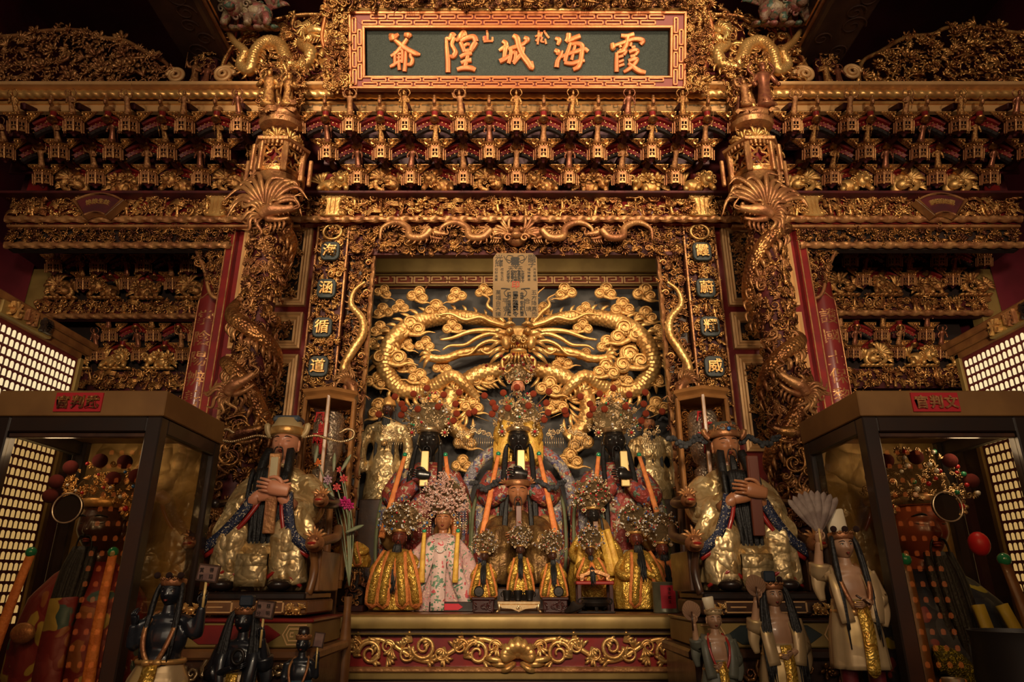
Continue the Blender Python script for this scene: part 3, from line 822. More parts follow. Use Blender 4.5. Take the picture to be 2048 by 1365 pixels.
def fret_unit(L, H, bar):
    g = G(); s = bar
    g.add(box(0, L, -.009, 0, 0, s, .0015)); g.add(box(0, L, -.009, 0, H-s, H, .0015)); g.add(box(0, s, -.009, 0, 0, H, .0015)); g.add(box(L-s, L, -.009, 0, 0, H, .0015))
    return g.get()
FU = fret_unit(.093, .0285, .0095)
Rm = rotx(TI)
g = G(); g.add((FU[0]@Rm.T, FU[1])); FUM = g.mesh('fret_link', COPPER, False)
FV = (np.stack([FU[0][:, 2]-.014, FU[0][:, 1], FU[0][:, 0]], 1), flipF(FU[1]))
g = G(); g.add((FV[0]@Rm.T, FV[1])); FVM = g.mesh('fret_link', COPPER, False)
for zr, zk in ((fb*.5, .8), (BH-fw*.5, 1)):
    for i in range(17):
        for row in (0, 1):
            x = -hw+.075+i*.1005+(.05 if row else 0)
            if x+.093 > hw-.05: continue
            p = Rm@A([x, -.035, zr+(-.0305 if row == 0 else .002)*zk])
            put(FUM, 'fret_link', p, NB).scale = (1, 1, zk)
for xr in (-hw+fw*.5, hw-fw*.5):
    for i in range(4):
        for row in (0, 1):
            z = .05+i*.098+(.0 if row else -.03)
            if z+.093 > BH-.02 or z < .02: continue
            p = Rm@A([xr+(-.015 if row == 0 else .016), -.035, z])
            put(FVM, 'fret_link', p, NB)
# brush-written characters, traced stroke by stroke: polylines in photo pixels, width at each point
STR = {
 '爺': [[(779,71,3),(786,75,6),(792,79,3)], [(809,71,4),(818,73,6),(822,77,4)], [(779,80,4),(788,77,6),(798,70,3)], [(782,114,3),(793,107,4),(806,92,4.5),(815,80,4)],
        [(788,80,3),(800,90,5),(815,101,5.5),(832,109,5),(841,111,2.5)], [(799,86,2.5),(806,94,3),(812,101,2.5)], [(794,104,3),(803,101,3.5),(808,102,2.5)],
        [(790,105,3),(790,118,3.5),(789,131,3.5),(780,135,3)], [(794,110,2),(801,109,2.5),(806,111,2.5)], [(794,117,2),(803,116,2.5)], [(805,101,3),(805,115,3.5),(804,128,3)],
        [(783,134,3.5),(793,128,3.5),(806,122,3)], [(798,112,2.5),(798,130,3.5),(799,142,3.5)], [(812,103,3),(811,125,4),(809,145,4.5)], [(812,105,3),(822,104,4),(821,114,3.5),(825,121,4),(822,130,4.5),(814,131,3)]],
 '隍': [[(892,78,3),(900,79,4.5),(905,71,5),(911,75,4)], [(893,77,3),(894,100,4),(896,125,5),(896,147,5)], [(909,77,4.5),(904,90,4),(908,99,4),(911,107,5),(906,115,5),(899,113,2.5)],
        [(912,84,3),(921,76,6),(928,66,5),(931,74,4)], [(921,84,4),(934,78,5),(948,76,5.5),(952,86,6)], [(921,86,4),(926,97,4.5),(929,106,4)], [(952,86,5.5),(945,97,6),(941,104,5)],
        [(927,95,3),(934,90,3.5),(940,91,3)], [(928,104,3.5),(936,103,4),(944,101,3.5)], [(920,116,4),(930,111,4.5),(944,108,4.5)], [(922,128,4),(932,124,4.5),(943,122,5)], [(937,103,3.5),(934,120,4),(929,139,4.5)],
        [(914,141,4),(926,138,5),(941,138,5.5),(951,142,4.5)]],
 '城': [[(998,103,3),(1008,97,4.5),(1017,93,4)], [(1005,84,4),(1012,90,5),(1010,105,4.5),(1008,120,4)], [(999,125,5),(1009,120,5),(1020,113,3.5)], [(1016,100,3.5),(1030,96,4.5),(1046,90,4),(1054,82,3)],
        [(1022,99,3.5),(1021,115,4),(1017,129,4)], [(1022,110,3),(1031,106,3.5),(1030,121,4),(1026,127,3)], [(1026,73,4.5),(1034,79,6),(1038,96,5.5),(1045,112,5.5),(1056,127,6),(1064,138,5),(1064,124,2.2)],
        [(1047,96,4),(1043,109,4.5),(1035,119,4),(1027,130,3)], [(1048,77,4),(1055,81,5),(1051,88,3)]],
 '海': [[(1110,78,3),(1118,82,5),(1115,92,3)], [(1109,102,4),(1116,106,5),(1114,112,3)], [(1113,137,5),(1115,124,4.5),(1121,113,3.5),(1125,103,2)], [(1137,69,5),(1136,80,5.5),(1131,86,4)],
        [(1136,84,4.5),(1149,78,5),(1160,74,5)], [(1141,87,3.5),(1137,100,4),(1132,115,4.5),(1130,125,4)], [(1143,90,3.5),(1155,89,4.5),(1164,94,5),(1163,110,5),(1161,125,5),(1156,136,5),(1146,141,4)],
        [(1119,117,3),(1135,110,4),(1152,105,4.5),(1168,100,4.5),(1176,105,4)], [(1128,127,4),(1142,129,4.5),(1157,125,4.5),(1169,123,3.5)], [(1150,92,3),(1147,104,3.5)], [(1146,110,3),(1143,122,3.5)]],
 '霞': [[(1241,73,4),(1254,74,4.5),(1267,70,4.5)], [(1224,88,4),(1226,98,5.5),(1229,102,3)], [(1228,93,3.5),(1246,87,4),(1268,80,4.5),(1285,83,5),(1280,91,4)], [(1255,74,4),(1252,92,5),(1244,104,4)],
        [(1239,92,3),(1241,97,3.5)], [(1239,100,3),(1242,104,3)], [(1262,87,3),(1260,95,3.5)], [(1262,97,3),(1270,95,3)],
        [(1233,107,3.5),(1233,125,4.5),(1233,146,4.5)], [(1234,107,3.5),(1245,104,4),(1252,103,3.5),(1247,112,3.5)], [(1236,116,3),(1246,113,3.5)], [(1237,126,3),(1247,122,3)], [(1237,134,3),(1248,130,3)],
        [(1257,106,4),(1268,102,4.5),(1275,104,4),(1270,112,3.5)], [(1260,115,3.5),(1270,113,4)], [(1256,124,4),(1268,120,4.5),(1274,121,4),(1266,133,4.5),(1254,142,4),(1247,146,3)], [(1256,128,3.5),(1266,136,5),(1278,144,5.5),(1291,147,4)]],
 '山': [[(974,62,2.2),(975,72,2.5),(975,82,2.3)], [(967,75,2),(968,83,2.5)], [(967,85,2.3),(976,84,2.4),(986,84,2.3)], [(985,76,2),(985,84,2.4)]],
 '松': [[(1070,75,2),(1077,72,2.3),(1084,70,2)], [(1077,62,2.2),(1077,75,2.4),(1075,91,2.2)], [(1077,77,2),(1071,84,2)], [(1084,66,2.2),(1081,76,2.4)], [(1088,63,2.2),(1093,72,2.4),(1098,78,2.2)], [(1085,76,2),(1082,84,2.2),(1088,86,2)], [(1090,80,2),(1092,90,2.3)]],
}
def stroke(pts, k=1.0, y=-.006):
    # photo px -> board coordinates
    q = []
    for (u, v, wd) in pts:
        x = (u-1035)*BW/669*1.0; z = (182-v)/153.0*BH
        q.append((x, y, z, wd*.00278*k))
    q = bez(q, 5); return tube(q[:, :3], np.maximum(q[:, 3]*1.15, .003), 8, .8, 1., (0, -1, 0))
for ch, st in STR.items():
    g = G()
    for s_ in st: g.add(stroke(s_, 1.05, -.012))
    nb('character', g.get(), COPPER, 'a')
nb('seal_mark', box(-.198, -.176, -.012, -.004, .285, .312), mat('vermilion', (.6, .07, .03), None, 0, .5))
nb('seal_mark', box(.118, .138, -.012, -.004, .30, .335), MATS['vermilion'])
# carved surround
for s in (-1, 1):
    def ins(x, z): return True
    g = G(); g.add(carve(.16, .62, 21+s, .05, {'tuft': 2, 'curl': 4, 'cloud': 3, 'flower': 1}, .06), (s*(hw+.075), -.0, -.02))
    g.add(carve(.14, .6, 25+s, .035, {'tuft': 2, 'curl': 3}, .04), (s*(hw+.07), -.03, -.02))
    b = bez([(s*(hw+.01), 0, -.01), (s*(hw+.13), 0, .03), (s*(hw+.12), 0, .15), (s*(hw+.165), 0, .3), (s*(hw+.14), 0, .45), (s*(hw+.15), 0, .6)], 6)
    nb('side_wing', g.get(), GOLD, True, kind='stuff')
    nb('wing_edge', tube(b, .012, 6), COPPER, True)
    nb('wing_back', prism([(s*(hw-.01), -.02)]+[(p[0]-s*.004, p[2]) for p in b]+[(s*(hw-.01), .6)], .0, .02), GOLDD)
g = G(); g.add(carve(BW+.1, .13, 31, .06, {'tuft': 3, 'curl': 3, 'cloud': 2}, .06), (0, -.02, BH+.012)); g.add(carve(BW+.1, .12, 32, .045, {'tuft': 3, 'curl': 3}, .05), (0, -.05, BH+.012))
for x in (-.62, -.3, .05, .4, .72):
    hd = m_dhead(3); g.add(hd if x < 0 else mirx(hd), (x, -.10, BH+.05), rotx(.3), .09)
nb('top_crest', g.get(), GOLDD, True, kind='stuff')
nb('crest_edge', tube([(-hw, -.03, BH+.012), (hw, -.03, BH+.012)], .012, 6), GOLDB, True)
nb('crest_back', box(-hw, hw, 0, .02, BH, BH+.14), GOLDD)

# ---------------------------------------------------------------- crest panels above the cornice
CZ = RZ+.05
def crest(label, outline, Y, scroll_at, flip, seed, dragon=False, m1=GOLD):
    """outline: photo pixels of the mound's upper rim from left to right; openwork below it"""
    pts = WP(outline, Y); p = bez([(q[0], q[1], q[2]) for q in pts], 6)
    zb = CZ; cx = float(p[:, 0].mean()); t = thing('crest_panel', label, 'carving', (cx, Y, zb))
    xs, zs = p[:, 0], p[:, 2]; o = np.argsort(xs)
    top = lambda x: np.interp(x, xs[o], zs[o])
    W = xs.max()-xs.min(); H = zs.max()-zb; xm = (xs.max()+xs.min())/2
    ins = lambda x, z: z+zb < top(x+xm)-.02
    mix = DRAG if dragon else {'tuft': 3, 'branch': 5, 'flower': 3, 'curl': .6}
    g = G()
    g.add(carve(W, H, seed, .085 if dragon else .075, mix, .04, ins), (xm, Y+.01, zb+.03))
    g.add(carve(W, H, seed+1, .07 if dragon else .062, mix, .03, (lambda x, z: ins(x, z) and (not dragon or z < .06 or z+zb > top(x+xm)-.07 or RNG.rand() < .3))), (xm, Y+.03, zb+.03))
    mk('openwork', g, m1, t, smooth=True, kind='stuff')
    mk('base_rail', box(xs.min(), xs.max(), Y-.03, Y+.03, zb, zb+.035, .008), GOLDP, t)
    mk('rim', tube(p, .013, 6, 1.4, 1), m1, t, smooth=True)
    for (u, v, r) in scroll_at:
        c = P(u, v, Y-.02); sp = spiral(r, 2.2, r*.24, 8, 46, rise=.3, end=.7)
        if (u > 1024) ^ flip: sp = mirx(sp)
        sp = xf(sp, tuple(c), roty(0))
        mk('scroll_end', sp, GOLDP, t, smooth=True)
        mk('scroll_end', ball((c.x, Y, c.z), (r*.8, .02, r*.8), 14, 6), m1, t)
    return t
OL = [(-40, 75), (30, 72), (95, 62), (165, 62), (195, 75), (250, 82), (300, 110), (335, 130), (345, 172)]
crest('flower and bird openwork crest with mound outline, far upper left', OL, 3.36, [(352, 152, .055)], True, 41, m1=GOLDM)  # duller gilt than its right twin: dimmer light put into the colour
OR_ = [(2048-u+12, v-6) for u, v in OL][::-1]
crest('flower and bird openwork crest with mound outline, far upper right', OR_, 3.36, [(1704, 145, .055)], True, 43, m1=GOLD)
DL = [(440, 165), (450, 120), (475, 85), (520, 50), (560, 38), (610, 30), (665, 32)]
def dragon_crest(label, flip, seed):
    fx = (lambda l: [((2056-u) if flip else u, v) for u, v in l])
    ol = fx(DL); ol = ol[::-1] if flip else ol
    t = crest(label, ol, 3.36, [((2056-448) if flip else 448, 150, .062)], False, seed, True, GOLD)
    Y = 3.29
    path = fx([(455, 62), (470, 85), (490, 105), (482, 130), (500, 140), (512, 105), (535, 85), (560, 92), (572, 118), (590, 138), (612, 128), (622, 105), (605, 88), (625, 75)])
    pts = [A(P(u, v, Y-.01*(i % 3))) for i, (u, v) in enumerate(path)]
    b, k = dragon_tube(pts, .042, True, 10, (.35, .8, 1, 1, .8), 2, 1, side=-1 if flip else 1)
    b = scaly(pts, .042, (.35, .8, 1, 1, .8), 9, .004, 36, .016)
    mk('dragon_body', b, GOLDS, t, smooth=True); mk('dragon_spines', k, GOLD, t, smooth=True, kind='stuff')
    hd = m_dhead(seed); hd = hd if flip else mirx(hd)
    g = G(); g.add(hd, A(P((2056-630) if flip else 630, 68, Y-.03)), None, .13)
    for (u, v, a) in ((560, 150, .4), (600, 148, -.5), (520, 135, 2.6), (640, 120, 1.)):
        g.add(m_tuft(4, .08, 1.4, .014, seed), A(P((2056-u) if flip else u, v, Y)), roty((-a if flip else a)+PI/2))
        g.add(tube([A(P((2056-u) if flip else u, v, Y)), A(P((2056-u-8) if flip else u+8, v-25, Y))], [.014, .024], 7))
    mk('dragon_head_and_claws', g, GOLDB, t, smooth=True)
dragon_crest('gilt openwork crest with a coiling dragon left of the name board', False, 51)
dragon_crest('gilt openwork crest with a coiling dragon right of the name board', True, 53)
# upright blocks with two carved figures between the crests
for (u, side, n) in ((398, 'left', 2), (1668, 'right', 1)):
    c = P(u, 185, 3.34); m = MPP(140, 3.34); w_ = .125; h = .30
    t = thing('figure_block', 'upright gilt block carved with standing figures between the two crests at '+side, 'carving', (c.x, 3.34, CZ))
    mk('block_back', box(c.x-w_/2, c.x+w_/2, 3.36, 3.41, CZ, CZ+h, .006), REDD, t)
    g = G(); g.add(carve(w_, .1, u, .035, {'tuft': 1, 'curl': 2, 'branch': 1}, .03), (c.x, 3.34, CZ+h-.11)); g.add(carve(w_, .06, u+1, .03, {'rock': 2, 'curl': 1}, .03), (c.x, 3.33, CZ))
    mk('carving', g, GOLD, t, smooth=True, kind='stuff')
    for i in range(2):
        o = put(FIGM[(i*2+u) % 7], 'figure', (((-.032, .034)[i]), -.02, .05), t); o.scale = (.17-.03*i,)*3

# ---------------------------------------------------------------- the two dragon columns
def column(side, cx, seed):
    sg = -1 if side == 'left' else 1
    CY, R = 3.30, .075
    t = thing('dragon_column', 'tall round column wrapped in carved gilt dragons, '+side+' of the niche', 'column', (cx, CY, 0))
    mk('shaft', lathe([(R, 0), (R, 3.6)], 24), REDD, None) if False else None
    V, F = lathe([(R*1.1, 0), (R*1.1, .3), (R, .35), (R, 3.62)], 24); mk('shaft', (V+A([cx, CY, 0]), F), REDD, t)
    r = np.random.RandomState(seed)
    # dense skin of tufts, curls, clouds and figures around the visible half
    g = G(); H0, H1 = 1.3, 3.60
    keys = ['tuft', 'curl', 'cloud', 'person', 'branch', 'flower']; pr = A([4, 3, 2, 1.3, 1, .6]); pr /= pr.sum()
    g2 = G()
    for i in range(560):
        a = r.uniform(-1.75, 1.75); z = r.uniform(H0, H1); k = keys[r.choice(6, p=pr)]
        v = LIB[k][r.randint(len(LIB[k]))]; s = r.uniform(.03, .052)*(1.9 if k == 'person' else 1)
        rot = r.uniform(-.3, .3) if k == 'person' else r.uniform(0, 2*PI)
        V = v[0]*s@(roty(rot)@rotx(r.uniform(-.4, .4))).T+A([0, -R-r.uniform(0, .03), 0])
        (g if r.rand() < .6 else g2).add((V@rotz(a).T+A([cx, CY, z]), v[1]))
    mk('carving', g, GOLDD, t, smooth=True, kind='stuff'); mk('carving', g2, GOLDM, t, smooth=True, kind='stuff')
    # coiling dragon bodies
    def coil(z0, z1, a0, turns, rad, off):
        n = 16; q = np.linspace(0, 1, n); a = a0+q*turns*2*PI; zz = z0+(z1-z0)*q+.05*np.sin(q*9)
        rr_ = R+off+.015*np.sin(q*14)
        return np.stack([cx+rr_*np.sin(a)*1.0, CY-rr_*np.cos(a), zz], 1)
    for (z0, z1, a0, tn, rad) in ((1.7, 2.55, .6, 1.3*sg, .042), (2.35, 3.3, -2.2, 1.5*sg, .045)):
        pth = bez(coil(z0, z1, a0, tn, rad, .035), 4); m = len(pth); rr_ = rad*np.interp(np.linspace(0, 1, m), [0, .2, .8, 1], [.35, .9, 1, .8])
        mk('dragon_body', tube(pth, rr_, 12), mat('dragon_scale_'+side, (.46, .21, .07), (.2, .075, .03), .8, .36, 12, .2, 60, vor=.9, vscale=60) if ('dragon_scale_'+side) not in MATS else MATS['dragon_scale_'+side], t, smooth=True)
        gs = G(); T = np.gradient(pth, axis=0)
        for i in range(2, m-2, 2):
            out = A([pth[i][0]-cx, pth[i][1]-CY, 0]); out /= np.linalg.norm(out)+1e-9; tt = T[i]/np.linalg.norm(T[i])
            d = np.cross(tt, out)*sg; b = pth[i]+d*rr_[i]*.8+out*rr_[i]*.3
            gs.add(blade([b, b+d*.03-tt*.01+out*.01, b+d*.055-tt*.04], .014, 4, .5, out))
        mk('dragon_spines', gs, GOLDM, t, smooth=True, kind='stuff')
    # upper head: looking towards the niche, mane flaring upwards
    def head(z, dx, sc_, rotz_, rx, nm, flip, mt):
        h = m_dhead(seed); h = mirx(h) if flip else h
        V = h[0]*sc_@rotx(rx).T@roty(rotz_).T+A([cx+dx, CY-R-.045, z]); mk(nm, (V, h[1]), mt, t, smooth=True)
    head(3.37, -sg*.05, .17, -sg*-.25, .1, 'dragon_head', sg < 0, GOLDM)
    head(2.40, sg*.0, .15, sg*.75, 0, 'dragon_head', sg < 0, GOLDM)
    head(2.16, -sg*.05, .15, sg*.4, 0, 'dragon_head', sg < 0, GOLDD)
    g = G()
    for i in range(13):
        a = (i-6)*.19; l = r.uniform(.18, .27); o = A([cx-sg*.01, CY-R-.04, 3.40])
        d = A([math.sin(a), -.12, math.cos(a)]); s_ = A([math.cos(a), 0, -math.sin(a)])*np.sign(a+.01)
        g.add(blade([o, o+d*l*.5+A([0, -.03, 0]), o+d*l*.9+s_*.02, o+d*l*.95+s_*.10*r.uniform(.5, 1.3)-A([0, 0, .03])], .017))
    mk('flaring_mane', g, GOLDM, t, smooth=True, kind='stuff')
    g = G()
    for i in range(26):    # long loose curls low on the column
        a = r.uniform(-1.1, 1.1); z = r.uniform(1.85, 2.25)
        v = spiral(r.uniform(.03, .05), 1.3, .008, 5, 18, .06); v = v if r.rand() < .5 else mirx(v)
        V = v[0]@roty(r.uniform(0, 6)).T+A([0, -R-r.uniform(.03, .075), 0]); g.add((V@rotz(a).T+A([cx, CY, z]), v[1]))
    mk('loose_curls', g, GOLDD, t, smooth=True, kind='stuff')
    # lantern-shaped capital
    zc = 3.66
    g = G(); g.add(lathe([(R, zc-.05), (R+.03, zc-.03), (R+.05, zc), (R+.03, zc+.02)], 20)); mk('capital_ring', xf(g.get(), (cx, CY, 0)), GOLDM, t)
    for k in range(6):
        a = k*PI/3+PI/6*0
        gg = G(); Rr = .125; w_ = .115
        for (x0, x1, z0, z1) in ((-w_/2, w_/2, .165, .185), (-w_/2, w_/2, .035, .05), (-w_/2, -w_/2+.012, .035, .18), (w_/2-.012, w_/2, .035, .18)):
            gg.add(box(x0, x1, -.006, .006, zc+z0, zc+z1, .002))
        q = [(0.032*math.cos(b)*(1+.3*math.cos(4*b)), 0, zc+.108+.038*math.sin(b)*(1+.3*math.cos(4*b))) for b in np.linspace(0, 2*PI, 24, endpoint=False)]
        gg.add(tube(q, .007, 5, closed=True))
        for sx in (-1, 1):
            for sz in (-1, 1): gg.add(tube([(sx*.022, 0, zc+.108+sz*.028), (sx*.052, 0, zc+.108+sz*.062)], .007, 5))
        V, F = gg.get(); mk('window_screen', (((V+A([0, -Rr*.866, 0]))@rotz(a).T)+A([cx, CY, 0]), F), GOLD, t)
        a2 = a+PI/6
        V, F = cbox((0, -Rr-.006, zc+.095), (.03, .03, .19), .005); mk('capital_post', ((V@rotz(a2).T)+A([cx, CY, 0]), F), GOLDM, t)
        V, F = cbox((0, -Rr-.055, zc+.055), (.022, .022, .17), .005); mk('hanging_post', ((V@rotz(a2).T)+A([cx, CY, 0]), F), GOLDM, t)
    mk('capital_core', xf(lathe([(.085, zc), (.085, zc+.2)], 12), (cx, CY, 0)), RED, t)
    g = G(); g.add(lathe([(.12, zc+.18), (.165, zc+.19), (.17, zc+.205), (.14, zc+.215), (.11, zc+.22)], 6, ph=0))
    for i in range(36):
        a = i*2*PI/36; g.add(cbox((.135*math.cos(a), .135*math.sin(a), zc+.178), (.014, .014, .026), .003, rotz(a)))
    mk('capital_eave', xf(g.get(), (cx, CY, 0)), GOLDM, t)
    mk('capital_foot', xf(lathe([(.07, zc-.01), (.12, zc+.01), (.125, zc+.03), (.1, zc+.04)], 16), (cx, CY, 0)), GOLD, t)
    mk('red_neck', xf(lathe([(.085, zc+.21), (.075, zc+.30)], 16), (cx, CY, 0)), RED, t)
    for k in range(-2, 3):
        V, F = m_tuft(7, .07, 2.6, .011, 3); mk('leaf_rosette', (((V+A([0, -.095, 0]))@rotz(k*.75).T)+A([cx, CY, zc+.235]), F), GOLDB, t, smooth=True)
    mk('scroll_base', xf(lathe([(.06, 0), (.115, .018), (.125, .045), (.10, .06)], 20, 1, .8), (cx, CY-.06, zc+.30)), GOLDM, t)
    return t
column('left', -1.335, 61); column('right', 1.385, 67)
# carved figure groups that stand on the columns in front of the cornice
for side, u, who in (('left', 531, 'two warriors under a tree'), ('right', 1530, 'elder and boy under a tree')):
    cx = (-1.335, 1.385)[side == 'right']; z0 = P(0, 232, 3.16).z; Y = 3.16
    t = thing('figure_group', 'gilt group of '+who+' on the '+side+' dragon column', 'carving', (cx, Y, z0))
    g = G(); g.add(carve(.22, .10, u, .05, {'rock': 4, 'curl': 1}, .03), (cx, Y-.0, z0)); g.add(ball((cx, Y+.04, z0+.03), (.12, .07, .045), 14, 7))
    mk('rock_base', g, GOLDM, t, smooth=True)
    g = G(); g.add(carve(.25, .12, u+1, .045, {'tuft': 3, 'flower': 3, 'branch': 2}, .04), (cx, Y+.03, z0+.32)); g.add(carve(.07, .3, u+2, .04, {'tuft': 2, 'curl': 2, 'branch': 1}, .03), (cx-.11, Y+.04, z0+.08)); g.add(carve(.06, .3, u+3, .04, {'tuft': 2, 'curl': 2, 'branch': 1}, .03), (cx+.11, Y+.04, z0+.08))
    g.add(tube(bez([(cx+.01, Y+.03, z0+.05), (cx-.02, Y+.02, z0+.2), (cx+.02, Y+.02, z0+.3), (cx-.01, Y, z0+.38)], 5), np.linspace(.022, .012, 16), 7))
    mk('tree', g, GOLD, t, smooth=True, kind='stuff')
    mk('back_slab', box(cx-.1, cx+.1, Y+.06, Y+.1, z0, z0+.40, .01), GOLDD, t)
    for i, (dx, h, k) in enumerate(((-.05, .25, 2), (.06, .22, 5)) if side == 'left' else ((-.055, .18, 0), (.055, .29, 4))):
        o = put(FIGM[k], 'figure', (dx, -.02, .06), t); o.scale = (h,)*3
# ---------------------------------------------------------------- framed panels behind the columns
WY = 3.75
zP = lambda v, Y=WY: P(0, v, Y).z
for side, xa, xb in (('left', -1.71, -1.21), ('right', 1.258, 1.76)):
    t = thing('panel_wall', 'red lacquered wall with gilt framed carved panels behind the '+side+' dragon column', 'panelling', ((xa+xb)/2, WY, .9))
    mk('red_board', box(xa, xb, WY, WY+.05, .9, zP(446), .004), RED, t)
    for k, (va, vb) in enumerate(((451, 614), (628, 700), (712, 905))):
        z1, z0 = zP(va), zP(vb); x0, x1 = xa+.045, xb-.035
        fr = frame(x0, x1, z0, z1, [(0, 0), (0, -.03), (.012, -.034), (.02, -.022), (.03, -.026), (.042, -.012), (.052, -.016), (.06, .0)], WY)
        mk('gilt_frame', fr, GOLDP, t, smooth=False)
        ix0, ix1, iz0, iz1 = x0+.06, x1-.06, z0+.06, z1-.06
        g = G()
        for d in range(2):
            g.add(carve(ix1-ix0, iz1-iz0, 71+k*3+d+(side == 'right')*11, (.044, .037)[d], {'tuft': 4, 'branch': 3, 'curl': 2, 'flower': 1.5}, .03), ((ix0+ix1)/2, WY-.002-d*.006, iz0))
        mk('carved_panel', g, GOLD, t, smooth=True, kind='stuff')
        mk('panel_ground', box(ix0, ix1, WY-.004, WY, iz0, iz1), VOID, t)
# outer red posts with gilt bead
for side, x in (('left', -1.735), ('right', 1.785)):
    t = thing('red_post', 'slim red post with gilt bead at the outer edge of the '+side+' panel wall', 'post', (x, 3.74, .9))
    mk('post_body', box(x-.03, x+.03, 3.70, 3.78, .9, zP(446), .004), RED, t)
    for dx in (-.022, .022): mk('gilt_bead', box(x+dx-.004, x+dx+.004, 3.694, 3.70, .95, zP(450), .001), GOLDM, t)
# ---------------------------------------------------------------- couplet boards with four dark medallions each
MED = mat('dark_green_medallion', (.02, .03, .03), (.012, .02, .02), 0, .45, 20, coat=.2)
for side, xa, xb, chars, px in (('left', -1.205, -1.005, '海涵循道', ((668, 502), (660, 577), (652, 655), (646, 733))),
                                ('right', 1.055, 1.255, '霞蔚耀威', ((1401, 503), (1408, 576), (1414, 653), (1419, 733)))):
    Y = 3.72; t = thing('couplet_board', 'tall gilt carved board with four dark character medallions, '+side+' of the niche', 'board', ((xa+xb)/2, Y, 1.3))
    z1 = zP(450, Y)
    mk('board', box(xa, xb, Y, Y+.06, 1.3, z1, .003), REDD, t)
    for x in (xa+.006, xb-.006): mk('edge_bead', box(x-.006, x+.006, Y-.03, Y, 1.3, z1, .002), GOLDM, t)
    g = G(); w_ = xb-xa-.03
    g.add(carve(w_, z1-1.9, 81+len(side), .052, {'tuft': 3, 'curl': 3, 'flower': 2, 'person': 1.2, 'branch': 2}, .035), ((xa+xb)/2, Y, 1.9))
    g.add(carve(w_, z1-1.9, 87+len(side), .043, {'tuft': 3, 'curl': 3, 'flower': 1, 'branch': 2}, .025), ((xa+xb)/2, Y-.01, 1.9))
    mk('carving', g, GOLD, t, smooth=True, kind='stuff')
    cx = (xa+xb)/2
    mk('top_ring', tube([(cx+.055*math.cos(a), Y-.045, z1-.075+.05*math.sin(a)) for a in np.linspace(0, 2*PI, 24, endpoint=False)], .009, 6, closed=True), GOLDB, t, smooth=True)
    mk('top_mask', xf(m_flower(6), (cx, Y-.045, z1-.06), None, .03), GOLD, t, smooth=True)
    for ch, (u, v) in zip(chars, px):
        c = P(u, v, Y-.05)
        out = [(cx+.062*math.cos(a)*(1+.09*math.cos(4*a+PI)), c.z+.068*math.sin(a)*(1+.09*math.cos(4*a+PI))) for a in np.linspace(0, 2*PI, 32, endpoint=False)]
        md = mk('medallion', prism(out, Y-.055, Y-.03, .004), MED, t)
        V, F = text(ch, .086, .22, .015); mk('character', (V+A([cx, Y-.06, c.z]), F), GOLDB, md)
# ---------------------------------------------------------------- inner pilasters with a descending dragon
for side, xa, xb in (('left', -.995, -.852), ('right', .902, 1.045)):
    Y = 3.76; s = 1 if side == 'left' else -1; z1 = zP(512, Y)
    t = thing('dragon_pilaster', 'narrow openwork pilaster with a descending dragon at the '+side+' edge of the niche', 'pilaster', ((xa+xb)/2, Y, 1.4))
    mk('board', box(xa, xb, Y+.0, Y+.06, 1.4, z1+.05, .003), WOODD, t)
    g = G(); cx = (xa+xb)/2
    g.add(carve(xb-xa, z1-1.6, 91+s, .05, DRAG, .05), (cx, Y, 1.6)); g.add(carve(xb-xa, z1-1.6, 95+s, .043, DRAG, .03), (cx, Y-.01, 1.6))
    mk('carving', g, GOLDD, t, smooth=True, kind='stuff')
    xi = xb if s > 0 else xa
    mk('curled_edge', rope(0, 1, 0, 0, .012, 1, .05, 8, .6) if False else tube([(xi, Y-.03+.01*math.sin(q*60), z1-q) for q in np.linspace(0, z1-1.6, 120)], .012, 6), GOLDM, t)
    d = [(.04, 3.22), (-.02, 3.16), (-.03, 3.07), (.04, 2.98), (.05, 2.88), (.0, 2.78), (-.04, 2.68), (-.01, 2.58)]
    b, k = dragon_tube([(cx+s*a, Y-.065, z) for a, z in d], .027, True, 10, (.3, .8, 1, .9), 2, 1, side=s)
    b = scaly([(cx+s*a, Y-.065, z) for a, z in d], .027, (.3, .8, 1, .9), 7, .005, 28, .018)
    mk('dragon_body', b, GOLDS, t, smooth=True); mk('dragon_spines', k, GOLDM, t, smooth=True, kind='stuff')
    h = m_dhead(2); h = mirx(h) if s > 0 else h
    V = h[0]*.13@roty(s*.9).T+A([cx+s*.0, Y-.08, 2.55]); mk('dragon_head', (V, h[1]), GOLDM, t, smooth=True)
    for z in np.linspace(1.75, 3.35, 9):
        v = spiral(.022, 1.4, .007, 6, 18); mk('edge_curl', xf(v if s > 0 else mirx(v), (xi-s*.02, Y-.06, z)), GOLD, t, smooth=True)
    mk('capital_block', box(xa-.0, xb+.0, Y-.05, Y+.02, z1+.0, z1+.055, .006), GOLD, t)
    g = G()
    for i in range(6): g.add(spiral(.013, 1.2, .005, 5, 14), (xa+.012+i*.024, Y-.055, z1+.03))
    mk('capital_scrolls', g, GOLDB, t, smooth=True)

